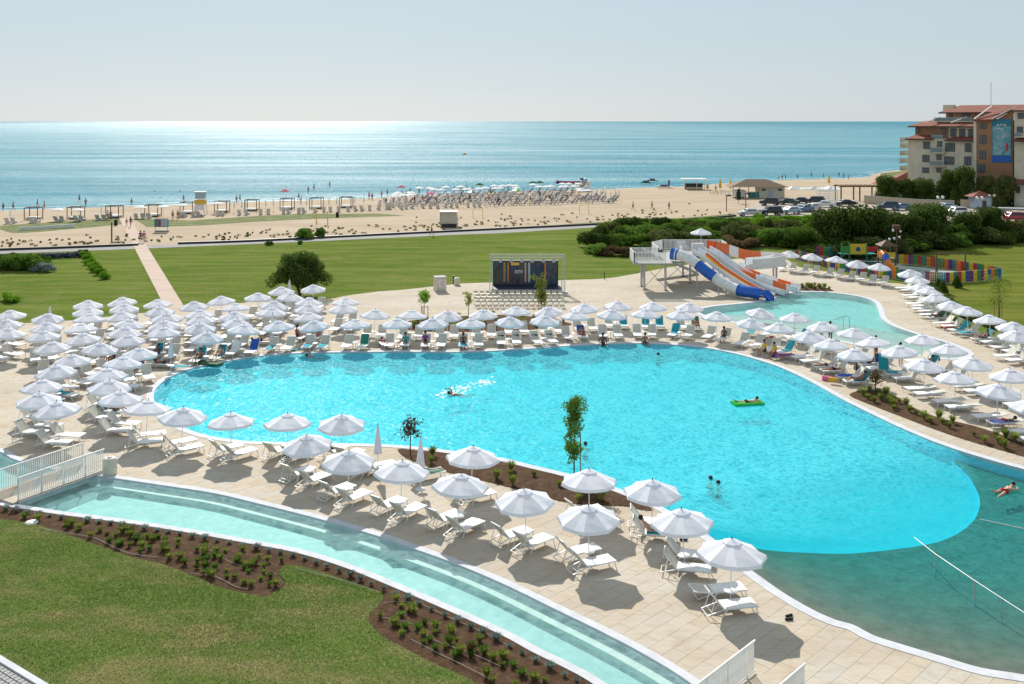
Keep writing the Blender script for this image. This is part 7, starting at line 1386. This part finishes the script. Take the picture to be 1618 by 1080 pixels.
def mk_post(r): MB().tube([(0, 0, 0), (0, 0, 3.4)], .09, 6).build('pole', M['wood_dark'], r); MB().box((.5, 0, 3.2), (1.0, .12, .3)).build('head', M['dark_plastic'], r)
simple('dark_post', 'post', 'dark post with a low slab beside the boardwalk', 176.5, 383, lambda r: [MB().box((0, 0, 1.5), (.16, .16, 3.0)).build('post', M['wood_dark'], r), MB().box((.7, 0, .15), (1.4, .7, .15)).build('slab', M['wood'], r)])
simple('lamp_post', 'lamp post', 'thin lamp post on the sand left of the silver hatchback', 1148, 334, mk_post); simple('lamp_post', 'lamp post', 'thin lamp post above the silver hatchback', 1178.5, 330, mk_post)
simple('black_sign_box', 'sign', 'black box sign on a post before the beach bar', 1167, 321, lambda r: [MB().box((0, 0, 1.7), (.9, .5, 1.8)).build('box', M['black_cloth'], r), MB().tube([(0, 0, 0), (0, 0, .9)], .08, 5).build('post', M['steel'], r), MB().ball((0, 0, 2.9), .35, 6).build('top', M['black_cloth'], r)])
simple('rubbish_bin', 'bin', 'dark rubbish bin on the sand near the volleyball posts', 533, 342.5, lambda r: MB().lathe([(0, 0), (.28, 0), (.3, .9), (0, .92)], n=8).build('body', M['black_cloth'], r)); simple('rubbish_bin', 'bin', 'dark rubbish bin at the seaward end of the boardwalk', 183, 355.5, lambda r: MB().lathe([(0, 0), (.3, 0), (.32, .95), (0, .97)], n=8).build('body', M['black_cloth'], r))
for i, (x0, y0, x1, y1) in enumerate([(30, 364, 118, 358.5)]): 
    r = thing('white_barrier', 'long white board barrier lying on the green strip', 'barrier', G(x0, y0)); MB().beam((0, 0, .3), G(x1, y1) - G(x0, y0) + Vector((0, 0, .3)), .15, .5).build('board', M['white_paint'], r)
# low fence of the beach bar terrace
r = thing('terrace_fence', 'low pale fence and tables left of the beach bar', 'fence', G(1122, 307)); e = G(1200, 309) - G(1122, 307)
for k in range(14): p_ = e * (k / 13); MB().box((p_.x, p_.y, .5), (.12, .12, 1.0)).build('post', M['grey_concrete'], r)
MB().beam((0, 0, .95), (e.x, e.y, .95), .08).build('rail', M['grey_concrete'], r); MB().beam((0, 0, .5), (e.x, e.y, .5), .06).build('rail', M['grey_concrete'], r)

# people on the beach, road and boardwalk
for px, py, pp, rz, kw, lab in [(200, 357, 'walk', 20, dict(shorts='navy_cloth', scale=.8), 'child walking down the boardwalk'), (206.5, 358, 'walk', 10, dict(top='black_cloth'), 'dark dressed person walking with a child on the boardwalk'),
        (222, 382.5, 'walk', 200, dict(top='purple_cloth', shorts='navy_cloth'), 'left of a couple walking on the boardwalk near the road'), (227.5, 383, 'walk', 200, dict(top='pink_cloth', skin='skin_light', shorts='sand_cloth'), 'right of a couple walking on the boardwalk near the road'),
        (682, 373, 'walk', 90, dict(top='red_cloth', shorts='red_cloth'), 'person in a red dress walking along the road'), (722, 356, 'walk', 120, dict(), 'tanned person walking right of the beige cabin'), (1000, 331.5, 'walk', 80, dict(skin='skin_dark', top='sand_cloth'), 'left walker of three on the open sand'), (1030, 331, 'walk', 90, dict(), 'middle walker of three on the open sand'), (1057, 332, 'walk', 100, dict(skin='skin_dark'), 'right walker of three on the open sand'),
        (273, 347, 'stand', 0, dict(), 'person standing right of the billboard on the sand'), (281, 346, 'stand', 30, dict(shorts='red_cloth'), 'person in red beside the standing one near the billboard'), (170, 347, 'stand', 50, dict(top='white_towel'), 'person in white at the third canopy bed'), (175, 347, 'stand', 10, dict(skin='skin_dark'), 'dark person at the third canopy bed'), (1131, 303, 'stand', 0, dict(), 'person at the terrace of the beach bar')]:
    ps(px, py, pp, rz, lab, **kw)
k = 0; shore_p = []
for px in [5, 21, 59, 70, 125.5, 135.5, 208, 290, 374, 379, 472, 476, 487, 496, 521, 583, 588, 603, 612, 635, 642, 648, 662, 676, 718, 730, 738, 746, 775, 781, 796, 803, 812, 1230, 1236, 1241, 1260, 1282, 1301, 1326, 1333, 1341]:
    k += 1; ys = float(np.interp(px, [p[0] for p in sea_edge], [p[1] for p in sea_edge])); dy = {5: 1, 21: 1, 125.5: -8, 208: 0, 472: 0, 487: -11, 496: -15, 521: -19}.get(px, random.uniform(-4, 5)); z = -.5 if dy < -.5 else -.15
    ps(px, ys + dy, random.choice(('stand', 'walk')), random.uniform(0, 360), f'bather at the waterline, {nth(k)} from the left', z=z, skin=random.choice(('skin_tan', 'skin_dark', 'skin_tan')), shorts=random.choice(('navy_cloth', 'black_cloth', 'red_cloth')), group='bathers along the waterline')
for i, (px, py) in enumerate([(243.7, 302.5), (284, 302), (253, 313), (452, 296), (559, 282), (642, 288), (652, 284), (700, 294), (736, 286), (1186, 281), (1252, 271)]): ps(px, py, 'wade', random.uniform(0, 360), f'bather out in the sea, {nth(i + 1)} from the left', z=-.35, group='bathers out in the sea')
for i, (px, py) in enumerate([(610, 321), (622, 322), (640, 318), (655, 320), (668, 316), (690, 322), (708, 319), (727, 323), (742, 318), (757, 322), (772, 316), (787, 321), (806, 317), (822, 314), (838, 318), (853, 313), (868, 316), (904, 306), (880, 312), (896, 315)]):
    ps(px, py, random.choice(('sit', 'stand', 'sit')), random.uniform(0, 360), f'beachgoer among the crowded loungers, {nth(i + 1)} from the left', skin=random.choice(('skin_tan', 'skin_dark')), shorts=random.choice(('navy_cloth', 'red_cloth', 'black_cloth', 'purple_cloth')), top=random.choice((None, 'black_cloth', 'red_cloth', None)), group='beachgoers in the crowded block')
q = G(734, 243); tag(MB().ball((0, 0, .2), 1.0, 8).build('buoy', M['yellow_paint']), 'small yellow buoy far out on the sea', 'buoy').location = (q.x, q.y, -.4)
